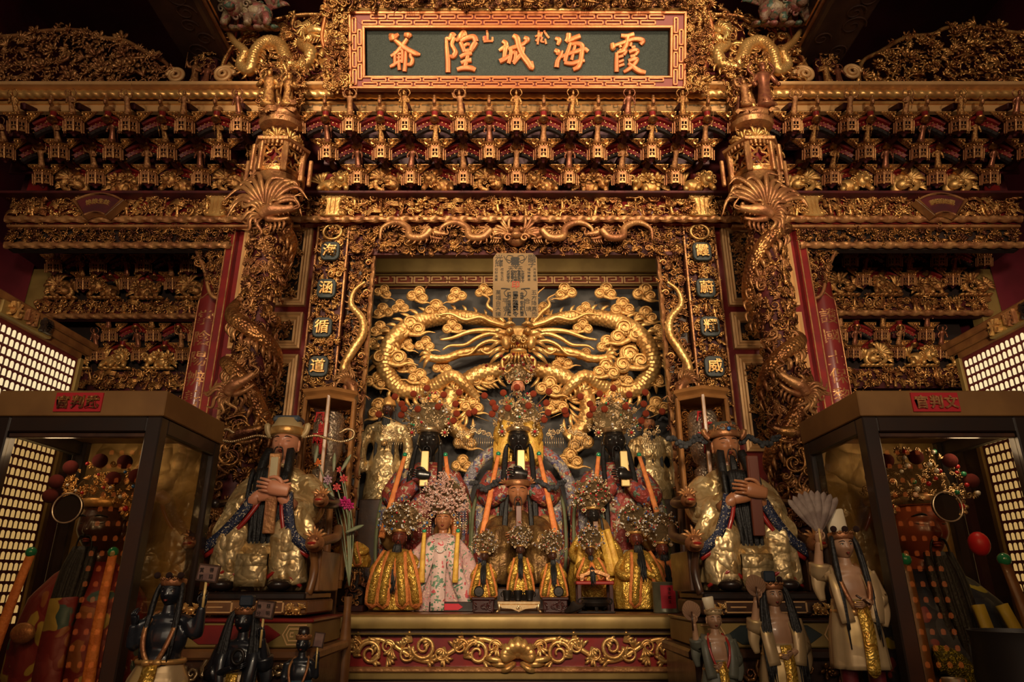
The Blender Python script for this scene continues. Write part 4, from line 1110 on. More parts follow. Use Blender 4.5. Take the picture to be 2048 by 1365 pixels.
# ---------------------------------------------------------------- niche: sides, soffit, fret band, dark back panel
NX0, NX1, NYB = -.96, 1.01, 4.30
DARKP = mat('dark_slate_paint', (.050, .046, .044), (.030, .027, .026), 0, .6, 6, .3, 14)
t = thing('niche_back', 'dark grey painted back panel of the central niche, paint peeling in patches', 'panel', (X0, NYB, 1.38))
zf0, zf1 = P(0, 577, NYB).z, P(0, 551, NYB).z
mk('dark_panel', box(NX0-.05, NX1+.05, NYB, NYB+.05, 1.38, zf0), DARKP, t)
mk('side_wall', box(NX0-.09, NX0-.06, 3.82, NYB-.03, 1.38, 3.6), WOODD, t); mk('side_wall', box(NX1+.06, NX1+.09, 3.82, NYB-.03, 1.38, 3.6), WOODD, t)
PEEL = mat('peeled_paint', (.16, .125, .085), (.10, .075, .05), 0, .6, 20)
for k, (u, v, s) in enumerate(((835, 600, .05), (905, 595, .06), (770, 600, .05), (790, 640, .04), (1180, 608, .07), (1205, 612, .06), (1100, 600, .05), (895, 675, .05), (850, 745, .04), (1280, 620, .04), (1120, 760, .06), (940, 790, .06), (1200, 800, .04), (1270, 790, .05))):
    r = np.random.RandomState(k+5); c = P(u, v, NYB-.004); n = 7
    o = [(c.x+s*r.uniform(.4, 1.3)*math.cos(a), c.z+s*.55*r.uniform(.5, 1.2)*math.sin(a)) for a in np.linspace(0, 2*PI, n, endpoint=False)]
    V, F = prism(o, NYB-.004, NYB-.001)
    # each flake lifts off the panel at one corner
    V[:, 1] -= np.maximum(0, (V[:, 2]-c.z)/s)*.03*r.uniform(.3, 1)
    mk('paint_flake', (V, F), PEEL, t, smooth=False)
t = thing('fret_band', 'gilt and red meander fret band above the big dragon relief', 'band', (X0, NYB-.02, zf0))
mk('band_board', box(NX0-.05, NX1+.05, NYB-.02, NYB+.03, zf0, zf1), mat('fret_red_dark', (.28, .05, .025), None, 0, .5), t)
h = zf1-zf0
for z in (zf0+.1*h, zf1-.1*h): mk('band_edge', box(NX0-.05, NX1+.05, NYB-.032, NYB-.02, z-.007, z+.007, .002), OLIVE, t)
g = G(); b = h*.1
for (x0, x1, z0, z1) in ((0, .115, .24, .34), (0, .012, .24, .78), (.0, .075, .68, .78), (.063, .075, .46, .78), (.03, .075, .46, .56), (.105, .117, .24, .78), (.09, .117, .68, .78)):
    g.add(box(x0, x1, -.01, 0, z0*h, z1*h, .0015))
gm = g.mesh('meander', GOLDP, False)
for i in range(16): put(gm, 'meander', (NX0+.03+i*.122-X0, 0, 0), t)
t = thing('niche_lintel', 'brown sloping soffit and olive rail above the fret band inside the niche', 'lintel', (X0, 4.0, 3.3))
zs = P(0, 545, 4.2).z
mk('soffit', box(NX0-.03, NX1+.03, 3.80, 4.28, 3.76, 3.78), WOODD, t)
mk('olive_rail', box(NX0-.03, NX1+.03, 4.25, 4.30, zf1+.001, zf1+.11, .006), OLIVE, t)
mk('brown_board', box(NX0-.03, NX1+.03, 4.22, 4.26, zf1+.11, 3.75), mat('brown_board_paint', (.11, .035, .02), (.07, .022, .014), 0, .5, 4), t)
for s in (-1, 1):
    mk('painted_line', tube(bez([(X0+s*.30, 4.212, 3.47), (X0+s*.55, 4.212, 3.47), (X0+s*.60, 4.212, 3.44), (X0+s*.63, 4.212, 3.40), (X0+s*.7, 4.212, 3.41), (X0+s*.9, 4.212, 3.41)], 5), .005, 5), GOLDM, t)

# ---------------------------------------------------------------- the big gilt dragon and its clouds
DY = 4.20
t = thing('dragon_relief', 'huge gilt dragon relief coiling left and right around the central niche', 'relief', (X0, DY, 1.9))
def dpath(l, Y, f=False): return [A(P((2074-u) if f else u, v, Y)) for u, v in l]
pl = [(955, 800), (930, 775), (905, 760), (870, 775), (835, 782), (797, 775), (773, 742), (783, 700), (812, 665), (850, 642), (900, 632), (960, 640), (1010, 660)]
for f in (False, True):
    pts = dpath(pl, DY, f)
    for i, q in enumerate(pts): q[1] = DY-.03-.05*math.sin(i*1.1)
    b, k = dragon_tube(pts, .055, True, 14, (.5, .85, 1, 1.05, 1, 1, .85, .55), 2, .9, side=(1 if f else -1)); b = scaly(pts, .055, (.5, .85, 1, 1.05, 1, 1, .85, .55))
    mk('dragon_body', b, GOLDS, t, smooth=True); mk('dragon_spines', k, GOLDB, t, smooth=True, kind='stuff')
    # lower body piece passing behind the middle figures
    pts = dpath([(1037, 730), (1000, 740), (960, 748), (925, 770), (900, 800), (905, 850), (940, 880)], DY-.02, f)
    b, k = dragon_tube(pts, .055, True, 12, (1, 1, 1, .9), 2, 1.3, side=(1 if f else -1)); b = scaly(pts, .055, (1, 1, 1, .9))
    mk('dragon_body', b, GOLDS, t, smooth=True); mk('dragon_spines', k, GOLDB, t, smooth=True, kind='stuff')
    for j, (l, r0) in enumerate((([(1020, 655), (985, 645), (960, 635), (930, 640), (900, 628), (872, 632)], .022), ([(1015, 668), (975, 662), (940, 664), (905, 676), (880, 680)], .026),
                                 ([(1012, 680), (985, 668), (955, 676), (930, 690), (900, 692), (885, 700)], .02), ([(1015, 690), (985, 682), (960, 690), (940, 708), (915, 712)], .018),
                                 ([(1010, 648), (990, 625), (975, 612), (978, 598), (962, 588)], .018), ([(1018, 700), (992, 700), (975, 708), (960, 700)], .02), ([(1022, 640), (1002, 612), (1000, 590), (985, 575)], .014))):
        p = bez(dpath(l, DY-.13, f), 6); mk('mane_strand', tube(p, r0*np.linspace(1, .25, len(p)), 8), GOLDB, t, smooth=True)
    # arm and claw
    p = bez(dpath([(985, 700), (930, 705), (890, 718), (860, 716)], DY-.08, f), 5); mk('foreleg', scaly(p[::3], .032, (1, .8), 7, .005, 28, .02), GOLDS, t, smooth=True)
    g = G(); c = A(P((2074-864) if f else 864, 716, DY-.09))
    for a in (-.9, -.3, .3, .9):
        d = A([(1 if f else -1)*math.cos(a), -.1, math.sin(a)]); g.add(blade([c, c+d*.05+A([0, -.02, .01]), c+d*.085+A([0, 0, -.015])], .017))
    mk('claw', g, GOLDB, t, smooth=True)
    p = bez(dpath([(1030, 706), (1005, 722), (1012, 745), (1028, 735)], DY-.14, f), 5); mk('jaw_curl', tube(p, .016*np.linspace(1, .5, len(p)), 8), GOLDB, t, smooth=True)
c = A(P(1037, 680, DY-.12)); g = G()
g.add(ball(c+A([0, .03, .02]), (.105, .08, .085), 18, 12)); g.add(ball(c+A([0, -.06, -.035]), (.06, .06, .04), 14, 9)); g.add(ball(c+A([0, -.04, -.095]), (.055, .05, .022), 12, 8))
for s in (-1, 1):
    g.add(ball(c+A([s*.055, -.06, .035]), .026, 10, 8)); g.add(ball(c+A([s*.03, -.115, -.022]), .018, 8, 6)); g.add(ball(c+A([s*.075, -.045, -.035]), (.035, .03, .045), 10, 8))
    g.add(blade([c+A([s*.02, -.07, .075]), c+A([s*.06, -.075, .085]), c+A([s*.105, -.05, .065])], .018)); g.add(blade([c+A([s*.04, -.03, .08]), c+A([s*.06, -.05, .14]), c+A([s*.045, -.03, .2])], .016))
    for i in range(5): g.add(blade([c+A([s*.09, -.02, .05-.035*i]), c+A([s*.14, -.03, .055-.045*i]), c+A([s*.19, 0, .03-.05*i])], .018))
    for i in range(3): g.add(blade([c+A([s*.015*(i+1), -.09, -.06]), c+A([s*.015*(i+1), -.095, -.075]), c+A([s*.016*(i+1), -.09, -.09])], .006))
    g.add(spiral(.022, 1.4, .008, 6, 18), c+A([s*.03, -.12, -.05]))
for i in range(7): g.add(blade([c+A([(i-3)*.016, -.05, -.105]), c+A([(i-3)*.02, -.07, -.14]), c+A([(i-3)*.028, -.05, -.18])], .011))
mk('dragon_face', g, GOLDB, t, smooth=True)
# clouds
CLM = []
for k in range(3):
    g = G(); g.add(m_cloud(k) if k != 1 else mirx(m_cloud(k))); CLM.append(g.mesh('cloud', GOLDB, True))
CL = [(836, 592, 22), (913, 592, 20), (766, 585, 18), (968, 583, 18), (1131, 585, 22), (1212, 585, 22), (1290, 588, 24), (766, 624, 20), (822, 657, 28), (780, 712, 34), (872, 620, 24), (1246, 616, 24), (1292, 634, 24),
      (1251, 668, 32), (1262, 722, 34), (1314, 663, 16), (1314, 719, 20), (1311, 763, 18), (1124, 726, 22), (1212, 742, 26), (1170, 712, 18), (966, 756, 24), (838, 757, 22), (752, 763, 22), (1098, 776, 26), (1112, 812, 24), (945, 812, 24),
      (931, 884, 24), (1160, 885, 26), (880, 840, 20), (1180, 830, 22), (760, 820, 26), (1315, 815, 24), (1140, 920, 26), (1300, 880, 26), (925, 930, 22), (905, 655, 20), (1165, 655, 20), (850, 690, 20), (1215, 690, 22), (760, 660, 20), (1310, 690, 18), (885, 735, 20), (1185, 770, 22), (870, 800, 22), (1225, 800, 24), (815, 735, 20), (1245, 760, 22), (1075, 640, 14), (1000, 625, 14), (1060, 590, 12), (800, 615, 18), (1170, 620, 18), (745, 690, 16), (812, 690, 18), (1255, 695, 18), (1085, 618, 16)]
for k, (u, v, s) in enumerate(CL):
    q = P(u, v, DY-.035 if s < 25 else DY-.09); o = put(CLM[k % 3], 'cloud_carving', q, label=None); sc_ = s*MPP(v, DY)*1.22; o.scale = (sc_, sc_*1.0, sc_)
    o.rotation_euler = (0, random.Random(k).uniform(-.3, .3), 0); o.location = Vector(q)-Vector(t.location); o.parent = t; o.name = 'cloud'

# ---------------------------------------------------------------- paper talisman
Y = 3.63; c0 = P(986, 636, Y); c1 = P(1076, 507, Y); pw = .285; ph = c1.z-c0.z; pw = 90*MPP(570, Y); cx = P(1031, 570, Y).x
t = thing('paper_talisman', 'yellowed printed paper talisman hanging in front of the big dragon', 'paper', (cx, Y, c0.z))
PAPER = mat('aged_paper', (.22, .135, .058), (.18, .11, .046), 0, .75, 5)
out = [(cx-pw/2, c0.z+.012), (cx-pw/2+.012, c0.z), (cx+pw/2-.012, c0.z), (cx+pw/2, c0.z+.012), (cx+pw/2-.005, c1.z-.03), (cx+pw/2-.03, c1.z), (cx-pw/2+.02, c1.z), (cx-pw/2, c1.z-.03)]
mk('sheet', prism(out, Y-.003, Y), PAPER, t, smooth=False)
PRINT = mat('black_print', (.03, .025, .02), None, 0, .8)
g = G()
def tch(ch, fx, fz, s, fat=0.): V, F = text(ch, s, .02, fat, res=1); g.add((V+A([cx+(fx-.5)*pw, Y-.0045, c0.z+fz*ph]), F))
for ch, fx, fz in (('光', .13, .92), ('輝', .13, .83), ('顯', .87, .92), ('字', .87, .83)): tch(ch, fx, fz, .05)
for ch, fz in zip('萬福自天臻', np.linspace(.38, .05, 5)): tch(ch, .12, fz, .034)
for ch, fz in zip('五方降真炁', np.linspace(.38, .05, 5)): tch(ch, .91, fz, .034)
for ch, fx, fz in (('平', .27, .25), ('安', .29, .13), ('合', .76, .25), ('境', .79, .13), ('天', .4, .75), ('天', .6, .75)): tch(ch, fx, fz, .036)
for i, fz in enumerate(np.linspace(.74, .58, 4)):
    for fx, s4 in ((.07, '招財進寶'), (.2, '成金玉石'), (.8, '福祿壽喜'), (.93, '天官賜福')): tch(s4[i], fx, fz, .02)
for i, fz in enumerate(np.linspace(.7, .56, 4)):
    for fx, s4 in ((.34, '右將軍令'), (.43, '聖雷電火'), (.5, '敕令罡雷'), (.58, '雷霆聖爺'), (.66, '左將軍令')): tch(s4[i], fx, fz, .022, .01)
for i, fz in enumerate(np.linspace(.36, .05, 8)):
    for fx, s8 in ((.36, '護國佑民風調雨順'), (.5, '霞海城隍爺靈符令'), (.64, '合境平安五穀豐登')): tch(s8[i], fx, fz, .034 if fx == .5 else .024, .025)
tch('霞', .5, .87, .06, .02); tch('令', .5, .79, .04, .02)
for s in (-1, 1):
    g.add(tube(bez([(cx+s*x*pw, Y-.005, c0.z+z*ph) for x, z in ((.05, .95), (.17, .96), (.2, .9), (.1, .87), (.15, .84), (.22, .9), (.26, .95))], 5), .0022, 4))
    g.add(tube(bez([(cx+s*x*pw, Y-.005, c0.z+z*ph) for x, z in ((.12, .43), (.24, .44), (.32, .44))], 5), .004, 4)); g.add(tube(bez([(cx+s*x*pw, Y-.005, c0.z+z*ph) for x, z in ((.18, .43), (.25, .38), (.2, .32), (.14, .34))], 5), .0025, 4))
    g.add(tube(bez([(cx+s*x*pw, Y-.005, c0.z+z*ph) for x, z in ((.2, .28), (.2, .12), (.24, .03))], 5), .003, 4))
mk('black_print', g, PRINT, t, smooth=False)
mk('red_seal', xf(text('印', .05, .02, .03, res=1), (cx, Y-.005, c0.z+.5*ph)), mat('red_print', (.3, .06, .03), None, 0, .8), t, smooth=False)
# ---------------------------------------------------------------- side bays
def bay_lamps(): pass
def side_tier(rowname, px, v, Y, where, arches=True):
    tier(rowname, Y, P(0, v-15, Y).z, [P(u, v-15, Y).x for u in px], where, 1.)
LW, RW = ' inside left bay', ' inside right bay'
side_tier('first', [110, 199, 289, 378], 538, 4.40, LW); side_tier('second', [169, 258, 346], 573, 4.50, LW)
side_tier('third', [221, 308, 393], 676, 4.70, LW); side_tier('fourth', [196, 280, 366], 715, 4.78, LW)
side_tier('first', [1699, 1787, 1875, 1965], 526, 4.40, RW); side_tier('second', [1725, 1815, 1903], 565, 4.50, RW)
side_tier('third', [1678, 1762, 1850], 674, 4.70, RW); side_tier('fourth', [1706, 1793, 1878], 710, 4.78, RW)
for side, x0, x1, bs1, bs2, vv in (('left', -3.5, -1.9, [135, 221, 305, 393], [160, 240, 325], 0), ('right', 1.95, 3.5, [1678, 1762, 1850, 1938], [1745, 1835, 1915], -6)):
    w_ = ' inside the '+side+' bay'
    zA, zB = P(0, 603+vv, 4.58).z, P(0, 638+vv, 4.58).z
    frieze('upper gilt frieze deep'+w_, x0, x1, 4.58, zB, zA, SCENE_MIX, 101+vv, .062, (GOLD, REDD), True)
    zC, zD = P(0, 743+vv, 4.84).z, P(0, 782+vv, 4.84).z
    frieze('lower gilt frieze deep'+w_, x0, x1, 4.84, zD, zC, SCENE_MIX, 105+vv, .062, (GOLD, REDD), False)
    zE, zF = P(0, 790+vv, 4.84).z, P(0, 830+vv, 4.84).z
    frieze('lowest gilt foliage frieze deep'+w_, x0, x1, 4.84, zF, zE, FOLI, 109+vv, .06, (GOLDD, REDD), False, dens=1)
    for k, (bs, Y, z) in enumerate(((bs1, 4.60, zA), (bs2, 4.86, zC))):
        for i, u in enumerate(bs):
            b = (i*2+k) % 6; o = put(BE[b], 'beast_carving', (P(u, 590 if k == 0 else 735, Y).x, Y-.03, z+.002), label='gilt '+BN[b]+', '+ORD[i]+' from left, '+('upper', 'lower')[k]+' frieze'+w_.replace(' the', ''), cat='carving', group='gilt beasts inside the side bays')
            o.scale = (.24,)*3
    mk('tier_board', box(x0, x1, 4.66, 4.70, zA, zA+.5), VOID, label='near-black board behind the upper brackets'+w_, cat='board')
    mk('tier_board', box(x0, x1, 4.92, 4.96, zF-.2, zC+.5), VOID, label='near-black board behind the lower brackets'+w_, cat='board')
    mk('purple_board', box(x0, x1, 4.52, 4.56, P(0, 497, 4.4).z-.02, P(0, 480, 4.4).z+.1), PLUM if side == 'left' else REDD, label='dark painted head board above the brackets'+w_, cat='board')
    # corner post and wine-coloured wall cloth
    s = -1 if side == 'left' else 1
    mk('corner_post', box(min(s*3.615, s*3.46), max(s*3.615, s*3.46), 4.60, 4.72, 2.2, 3.75, .006), OLIVE, label='olive wooden corner post deep'+w_, cat='post')
    mk('wine_panel', box(min(s*3.615, s*3.60), max(s*3.615, s*3.60), 3.0, 4.59, 2.2, 3.78, .003), mat('wine_cloth_'+side, (.22, .022, .042), (.16, .016, .03), 0, .7, 3), label='wine red wall panel beside the corner post'+w_, cat='panel')
# corner brackets at the inner top of the bay openings
for side, xo, s in (('left', -1.765, -1), ('right', 1.815, 1)):
    t = thing('corner_bracket', 'pierced gilt corner bracket at the top of the '+side+' bay opening', 'bracket', (xo, 3.74, 3.1))
    zt = P(0, 487, 3.74).z
    w_, h = .19, .36
    ins = lambda x, z: (x*s*-1 if False else True) and (z > h*.85*abs((x*s+w_/2)/w_)**1.3-.01)
    g = G(); g.add(carve(w_, h, 121+s, .05, {'curl': 4, 'tuft': 2, 'branch': 2}, .02, lambda x, z: z > h*.8*((x*s+w_/2)/w_)**1.2-.02), (xo+s*w_/2, 3.74, zt-h))
    g.add(carve(w_, h, 125+s, .036, {'curl': 4, 'tuft': 2, 'branch': 2}, .02, lambda x, z: z > h*.8*((x*s+w_/2)/w_)**1.2-.02), (xo+s*w_/2, 3.74, zt-h))
    mk('openwork', g, GOLDD, t, smooth=True, kind='stuff')
    p = bez([(xo, 3.74, zt-h-.02), (xo+s*.06, 3.735, zt-h+.02), (xo+s*.12, 3.735, zt-h*.5), (xo+s*.19, 3.735, zt-.05)], 6)
    mk('rim', tube(p, .012, 6), GOLDM, t, smooth=True)
# glossy round columns with engraved couplets
LACQ = mat('glossy_red_lacquer', (.16, .018, .014), (.10, .012, .012), 0, .16, 5, coat=.6)
PLATE = mat('plate_red_lacquer', (.19, .022, .02), (.14, .016, .016), 0, .3, 5, coat=.3)
for side, px, chars, vs_ in (('left', ((431, 540), (404, 800)), '掌陰陽辨善惡', (636, 677, 718, 757, 797, 836)), ('right', ((1641, 560), (1663, 800)), '護國土保黎民', (632, 672, 716, 752, 792, 832))):
    Y = 3.97; R = .082
    cx = (P(px[0][0], px[0][1], Y).x+P(px[1][0], px[1][1], Y).x)/2
    t = thing('lacquered_column', 'glossy dark red round column with engraved gilt couplet in the '+side+' bay', 'column', (cx, Y, 0))
    mk('shaft', xf(lathe([(R, 0), (R, 3.7)], 32), (cx, Y, 0)), LACQ, t)
    a = np.linspace(-.95, .95, 17); z1 = P(0, 592, Y-R).z; z0 = 1.5
    def strip(a0, a1, za, zb_, r): 
        aa = np.linspace(a0, a1, 17); V = []
        for rr_ in (r, R): 
            for z in (za, zb_):
                V += [[cx+rr_*math.sin(q), Y-rr_*math.cos(q), z] for q in aa]
        return A(V), grid_faces(4, 17, True, False)[:, ::-1]
    V, F = strip(-.95, .95, z0, z1, R+.006); mk('couplet_plate', (V[[*range(0, 17), *range(17, 34), *range(51, 68), *range(34, 51)]], F), PLATE, t)
    rim = [(-.95, z0), (-.95, z1-.06)]+[(-.95+.25*(1-math.cos(q)), z1-.06+.05*math.sin(q)) for q in np.linspace(.2, PI/2, 5)]+[(-.4, z1-.01), (0, z1+.02), (.4, z1-.01)]+[(.95-.25*(1-math.cos(q)), z1-.06+.05*math.sin(q)) for q in np.linspace(PI/2, .2, 5)]+[(.95, z1-.06), (.95, z0)]
    mk('plate_rim', tube([(cx+(R+.006)*math.sin(q), Y-(R+.006)*math.cos(q), z) for q, z in rim], .005, 6), GOLDM, t, smooth=True)
    for ch, v in zip(chars, vs_):
        z = P(0, v, Y-R).z; V, F = text(ch, .105, .06, .004)
        q = V[:, 0]/R; V = np.stack([cx+(R+.0055-V[:, 1])*np.sin(q), Y-(R+.0055-V[:, 1])*np.cos(q), z+V[:, 2]], 1)
        mk('character', (V, F), GOLDM, t)
# ---------------------------------------------------------------- votive light towers on both sides
LAMP = mat('lit_votive_lamp', (.12, .08, .04), None, 0, .6, emit=(1, .78, .42), es=.92)
LRED = mat('lamp_rack_red', (.10, .012, .012), None, 0, .5)
a = np.linspace(0, PI, 9); arch = [(-.0088, 0), (.0088, 0)]+[(.0088*math.cos(q), .0235+.0088*math.sin(q)) for q in a]
V, F = prism(arch, 0, .008, .003)
for side, X, s in (('left', -2.235, 1), ('right', 2.315, -1)):
    t = thing('light_tower', 'tall wooden rack of many small lit votive lamps along the '+side+' side wall', 'lamp rack', (X, 2.6, .6))
    YE = 3.30; zt = 2.60
    mk('rack_board', box(min(X, X-s*.12), max(X, X-s*.12), 1.2, YE, .6, zt+.02), LRED, t)
    mk('end_post', box(min(X+s*.012, X-s*.12), max(X+s*.012, X-s*.12), YE, YE+.035, .6, zt+.03, .004), OLIVE, t)
    for k, (o_, z0, z1) in enumerate(((.012, zt, zt+.035), (.03, zt+.03, zt+.07), (.045, zt+.065, zt+.10))):
        mk('crown_moulding', box(min(X+s*o_, X-s*.12), max(X+s*o_, X-s*.12), 1.2, YE+.03+o_, z0, z1, .006), WOOD, t)
    mk('header_board', box(min(X+s*.04, X), max(X+s*.04, X), 2.68, 3.02, zt+.005, zt+.085, .004), OLIVE, t)
    for i, ch in enumerate('光明燈'):
        tv, tf = text(ch, .07, .3, .03); yy = 2.75+i*.1 if s > 0 else 2.95-i*.1
        yy = 2.745+i*.105 if s > 0 else 2.955-i*.105
        # text plane faces -y; turn it to face +x (left) or -x (right)
        mk('character', ((tv@rotz(s*PI/2).T)+A([X+s*.05, yy, zt+.045]), tf), [GOLDB, GOLDM, BLACK][i], t)
    lv = V@rotz(s*PI/2).T
    g = G(); g.add((lv, F)); lm = g.mesh('votive_lamp', LAMP, 'a')
    g = G(); cols = [YE-.03-.0335*i for i in range(24)]
    for r_ in range(28):
        z = zt-.052-.0447*r_
        for i, y in enumerate(cols):
            if (r_ < 11 and i < 18): put(lm, 'votive_lamp', (0+s*.006, y-2.6, z-.6), t)
            elif r_ >= 11: g.add((lv+A([X+s*.006, y, z]), F))
            else: g.add((lv+A([X+s*.006, y, z]), F))
    mk('votive_lamp_rows', g, LAMP, t, kind='stuff')
# ---------------------------------------------------------------- statue kit
def remesh(parts, voxel, smooth=3, fold=None):
    g = G()
    for p in parts: g.add(p)
    V, F = g.get(); me = np_mesh('r', V, F, [], None, True)
    o = bpy.data.objects.new('r', me); COL.objects.link(o)
    m = o.modifiers.new('r', 'REMESH'); m.mode = 'VOXEL'; m.voxel_size = voxel
    if smooth:
        m2 = o.modifiers.new('s', 'SMOOTH'); m2.iterations = smooth; m2.factor = .5
    dg = bpy.context.evaluated_depsgraph_get(); dg.update()
    e = o.evaluated_get(dg).data; n = len(e.vertices)
    V = np.zeros(n*3); e.vertices.foreach_get('co', V); V = V.reshape(-1, 3)
    k = len(e.polygons); lt = np.zeros(k, np.int32); e.polygons.foreach_get('loop_total', lt)
    L = np.zeros(len(e.loops), np.int32); e.loops.foreach_get('vertex_index', L)
    F = np.full((k, 4), -1, np.int64); s = np.cumsum(lt)-lt
    for c in range(4):
        q = lt > c; F[q, c] = L[s[q]+c]
    bpy.data.objects.remove(o); bpy.data.meshes.remove(me)
    if fold is not None: V = V+fold(V)
    return V, F
def floral(name, base, cols, scale=30., cover=.45, metal=0., rough=.6, bump=.3, cloth=None):
    """embroidered cloth: voronoi motifs in several thread colours on a ground"""
    m = bpy.data.materials.new(name); m.use_nodes = True; nt = m.node_tree; N = nt.nodes; L = nt.links; b = N['Principled BSDF']
    tc = N.new('ShaderNodeTexCoord'); vo = N.new('ShaderNodeTexVoronoi'); vo.inputs['Scale'].default_value = scale
    nz = N.new('ShaderNodeTexNoise'); nz.inputs['Scale'].default_value = scale*.7
    mx = N.new('ShaderNodeMixRGB'); mx.inputs[0].default_value = .12; L.new(tc.outputs['Object'], mx.inputs[1]); L.new(nz.outputs['Color'], mx.inputs[2]); L.new(tc.outputs['Object'], nz.inputs['Vector'])
    L.new(mx.outputs[0], vo.inputs['Vector'])
    sp = N.new('ShaderNodeSeparateColor'); L.new(vo.outputs['Color'], sp.inputs[0])
    cr = N.new('ShaderNodeValToRGB'); cr.color_ramp.interpolation = 'CONSTANT'; e = cr.color_ramp.elements
    e[0].color = (*cols[0], 1); e[1].position = 1/len(cols); e[1].color = (*cols[1 % len(cols)], 1)
    for i, c in enumerate(cols[2:], 2): x = e.new(i/len(cols)); x.color = (*c, 1)
    L.new(sp.outputs[0], cr.inputs[0])
    st = N.new('ShaderNodeValToRGB'); s2 = st.color_ramp.elements; s2[0].position = cover*.9; s2[0].color = (1, 1, 1, 1); s2[1].position = cover; s2[1].color = (0, 0, 0, 1)
    L.new(vo.outputs['Distance'], st.inputs[0])
    m2 = N.new('ShaderNodeMixRGB'); m2.inputs[1].default_value = (*base, 1); L.new(st.outputs[0], m2.inputs[0]); L.new(cr.outputs[0], m2.inputs[2]); L.new(m2.outputs[0], b.inputs['Base Color'])
    b.inputs['Roughness'].default_value = rough; b.inputs['Metallic'].default_value = metal
    bp = N.new('ShaderNodeBump'); bp.inputs['Strength'].default_value = bump; bp.inputs['Distance'].default_value = .012; bp.invert = True
    L.new(vo.outputs['Distance'], bp.inputs['Height']); L.new(bp.outputs[0], b.inputs['Normal'])
    MATS[name] = m; return m
SKB = mat('black_face_lacquer', (.012, .010, .009), None, 0, .28, coat=.4)
SKP = mat('pale_pink_face', (.62, .27, .15), (.55, .22, .12), 0, .38, 6, coat=.2)
SKT = mat('tan_face', (.40, .165, .07), (.33, .13, .055), 0, .35, 6, coat=.3)
SKR = mat('red_brown_face', (.13, .028, .014), (.10, .02, .012), 0, .35, 6, coat=.3)
SKD = mat('dark_brown_face', (.055, .02, .012), None, 0, .35, coat=.3)
HAIR = mat('black_hair', (.006, .005, .005), (.010, .009, .009), 0, .55, 90, .3, 150)
EYEW = mat('eye_white', (.55, .48, .38), None, 0, .3)
LIP = mat('dark_lip', (.20, .03, .02), None, 0, .4)
ORANGE = mat('orange_silk', (.80, .27, .07), (.66, .19, .05), 0, .6, 25, .5, 90)
POM = mat('orange_pompom', (.62, .085, .02), (.5, .06, .015), 0, .9, 60, 1., 220)
POMR = mat('red_pompom', (.45, .02, .015), (.35, .015, .012), 0, .9, 60, 1., 220)
YELL = mat('yellow_silk', (.75, .45, .07), (.62, .33, .05), .1, .5, 25, .5, 90)
IVORY = mat('gold_tablet', (.72, .52, .20), (.62, .42, .15), .2, .35, 6)
JR = mat('red_jewel', (.45, .012, .02), None, 0, .08, coat=1.); JB = mat('blue_jewel', (.02, .10, .32), None, 0, .08, coat=1.)
JW = mat('clear_jewel', (.75, .72, .66), None, .2, .08, coat=1.); JG = mat('green_jewel', (.02, .25, .12), None, 0, .1, coat=1.)
PEARL = mat('pink_pearl', (.72, .46, .38), (.62, .36, .28), .2, .22, 20, coat=.5)
SILV = mat('silver_gilt', (.70, .52, .30), (.48, .32, .16), .85, .3, 30)
NAIL = mat('pale_nails', (.55, .45, .35), None, 0, .4)
BROC = floral('gold_brocade', (.55, .32, .05), [(.75, .48, .10), (.62, .40, .08), (.45, .22, .03)], 46, .5, .65, .38, .35)
BROD = floral('leafy_gold_robe', (.55, .39, .18), [(.70, .53, .28), (.62, .45, .22), (.42, .27, .11)], 24, .6, .6, .38, .6)
CPL = floral('crown_plate', (.50, .37, .19), [(.66, .50, .30), (.40, .27, .12), (.58, .42, .22)], 110, .5, .8, .3, .8)
EMBR = floral('red_embroidery', (.28, .045, .035), [(.45, .36, .24), (.12, .16, .10), (.40, .20, .07), (.10, .09, .16), (.34, .05, .04)], 30, .5, .1, .55, .7)
EMBG = floral('blue_grey_embroidery', (.20, .18, .20), [(.42, .32, .18), (.10, .09, .18), (.36, .07, .05), (.42, .38, .32)], 34, .55, .15, .5, .7)
PNL = floral('pink_panel_silk', (.68, .48, .44), [(.12, .23, .14), (.58, .10, .12), (.16, .28, .18), (.10, .22, .14)], 34, .40, .0, .55, .3)
PINK = floral('pink_floral_silk', (.52, .31, .29), [(.14, .22, .13), (.55, .10, .12), (.18, .28, .18), (.72, .50, .36)], 42, .33, .0, .55, .4)

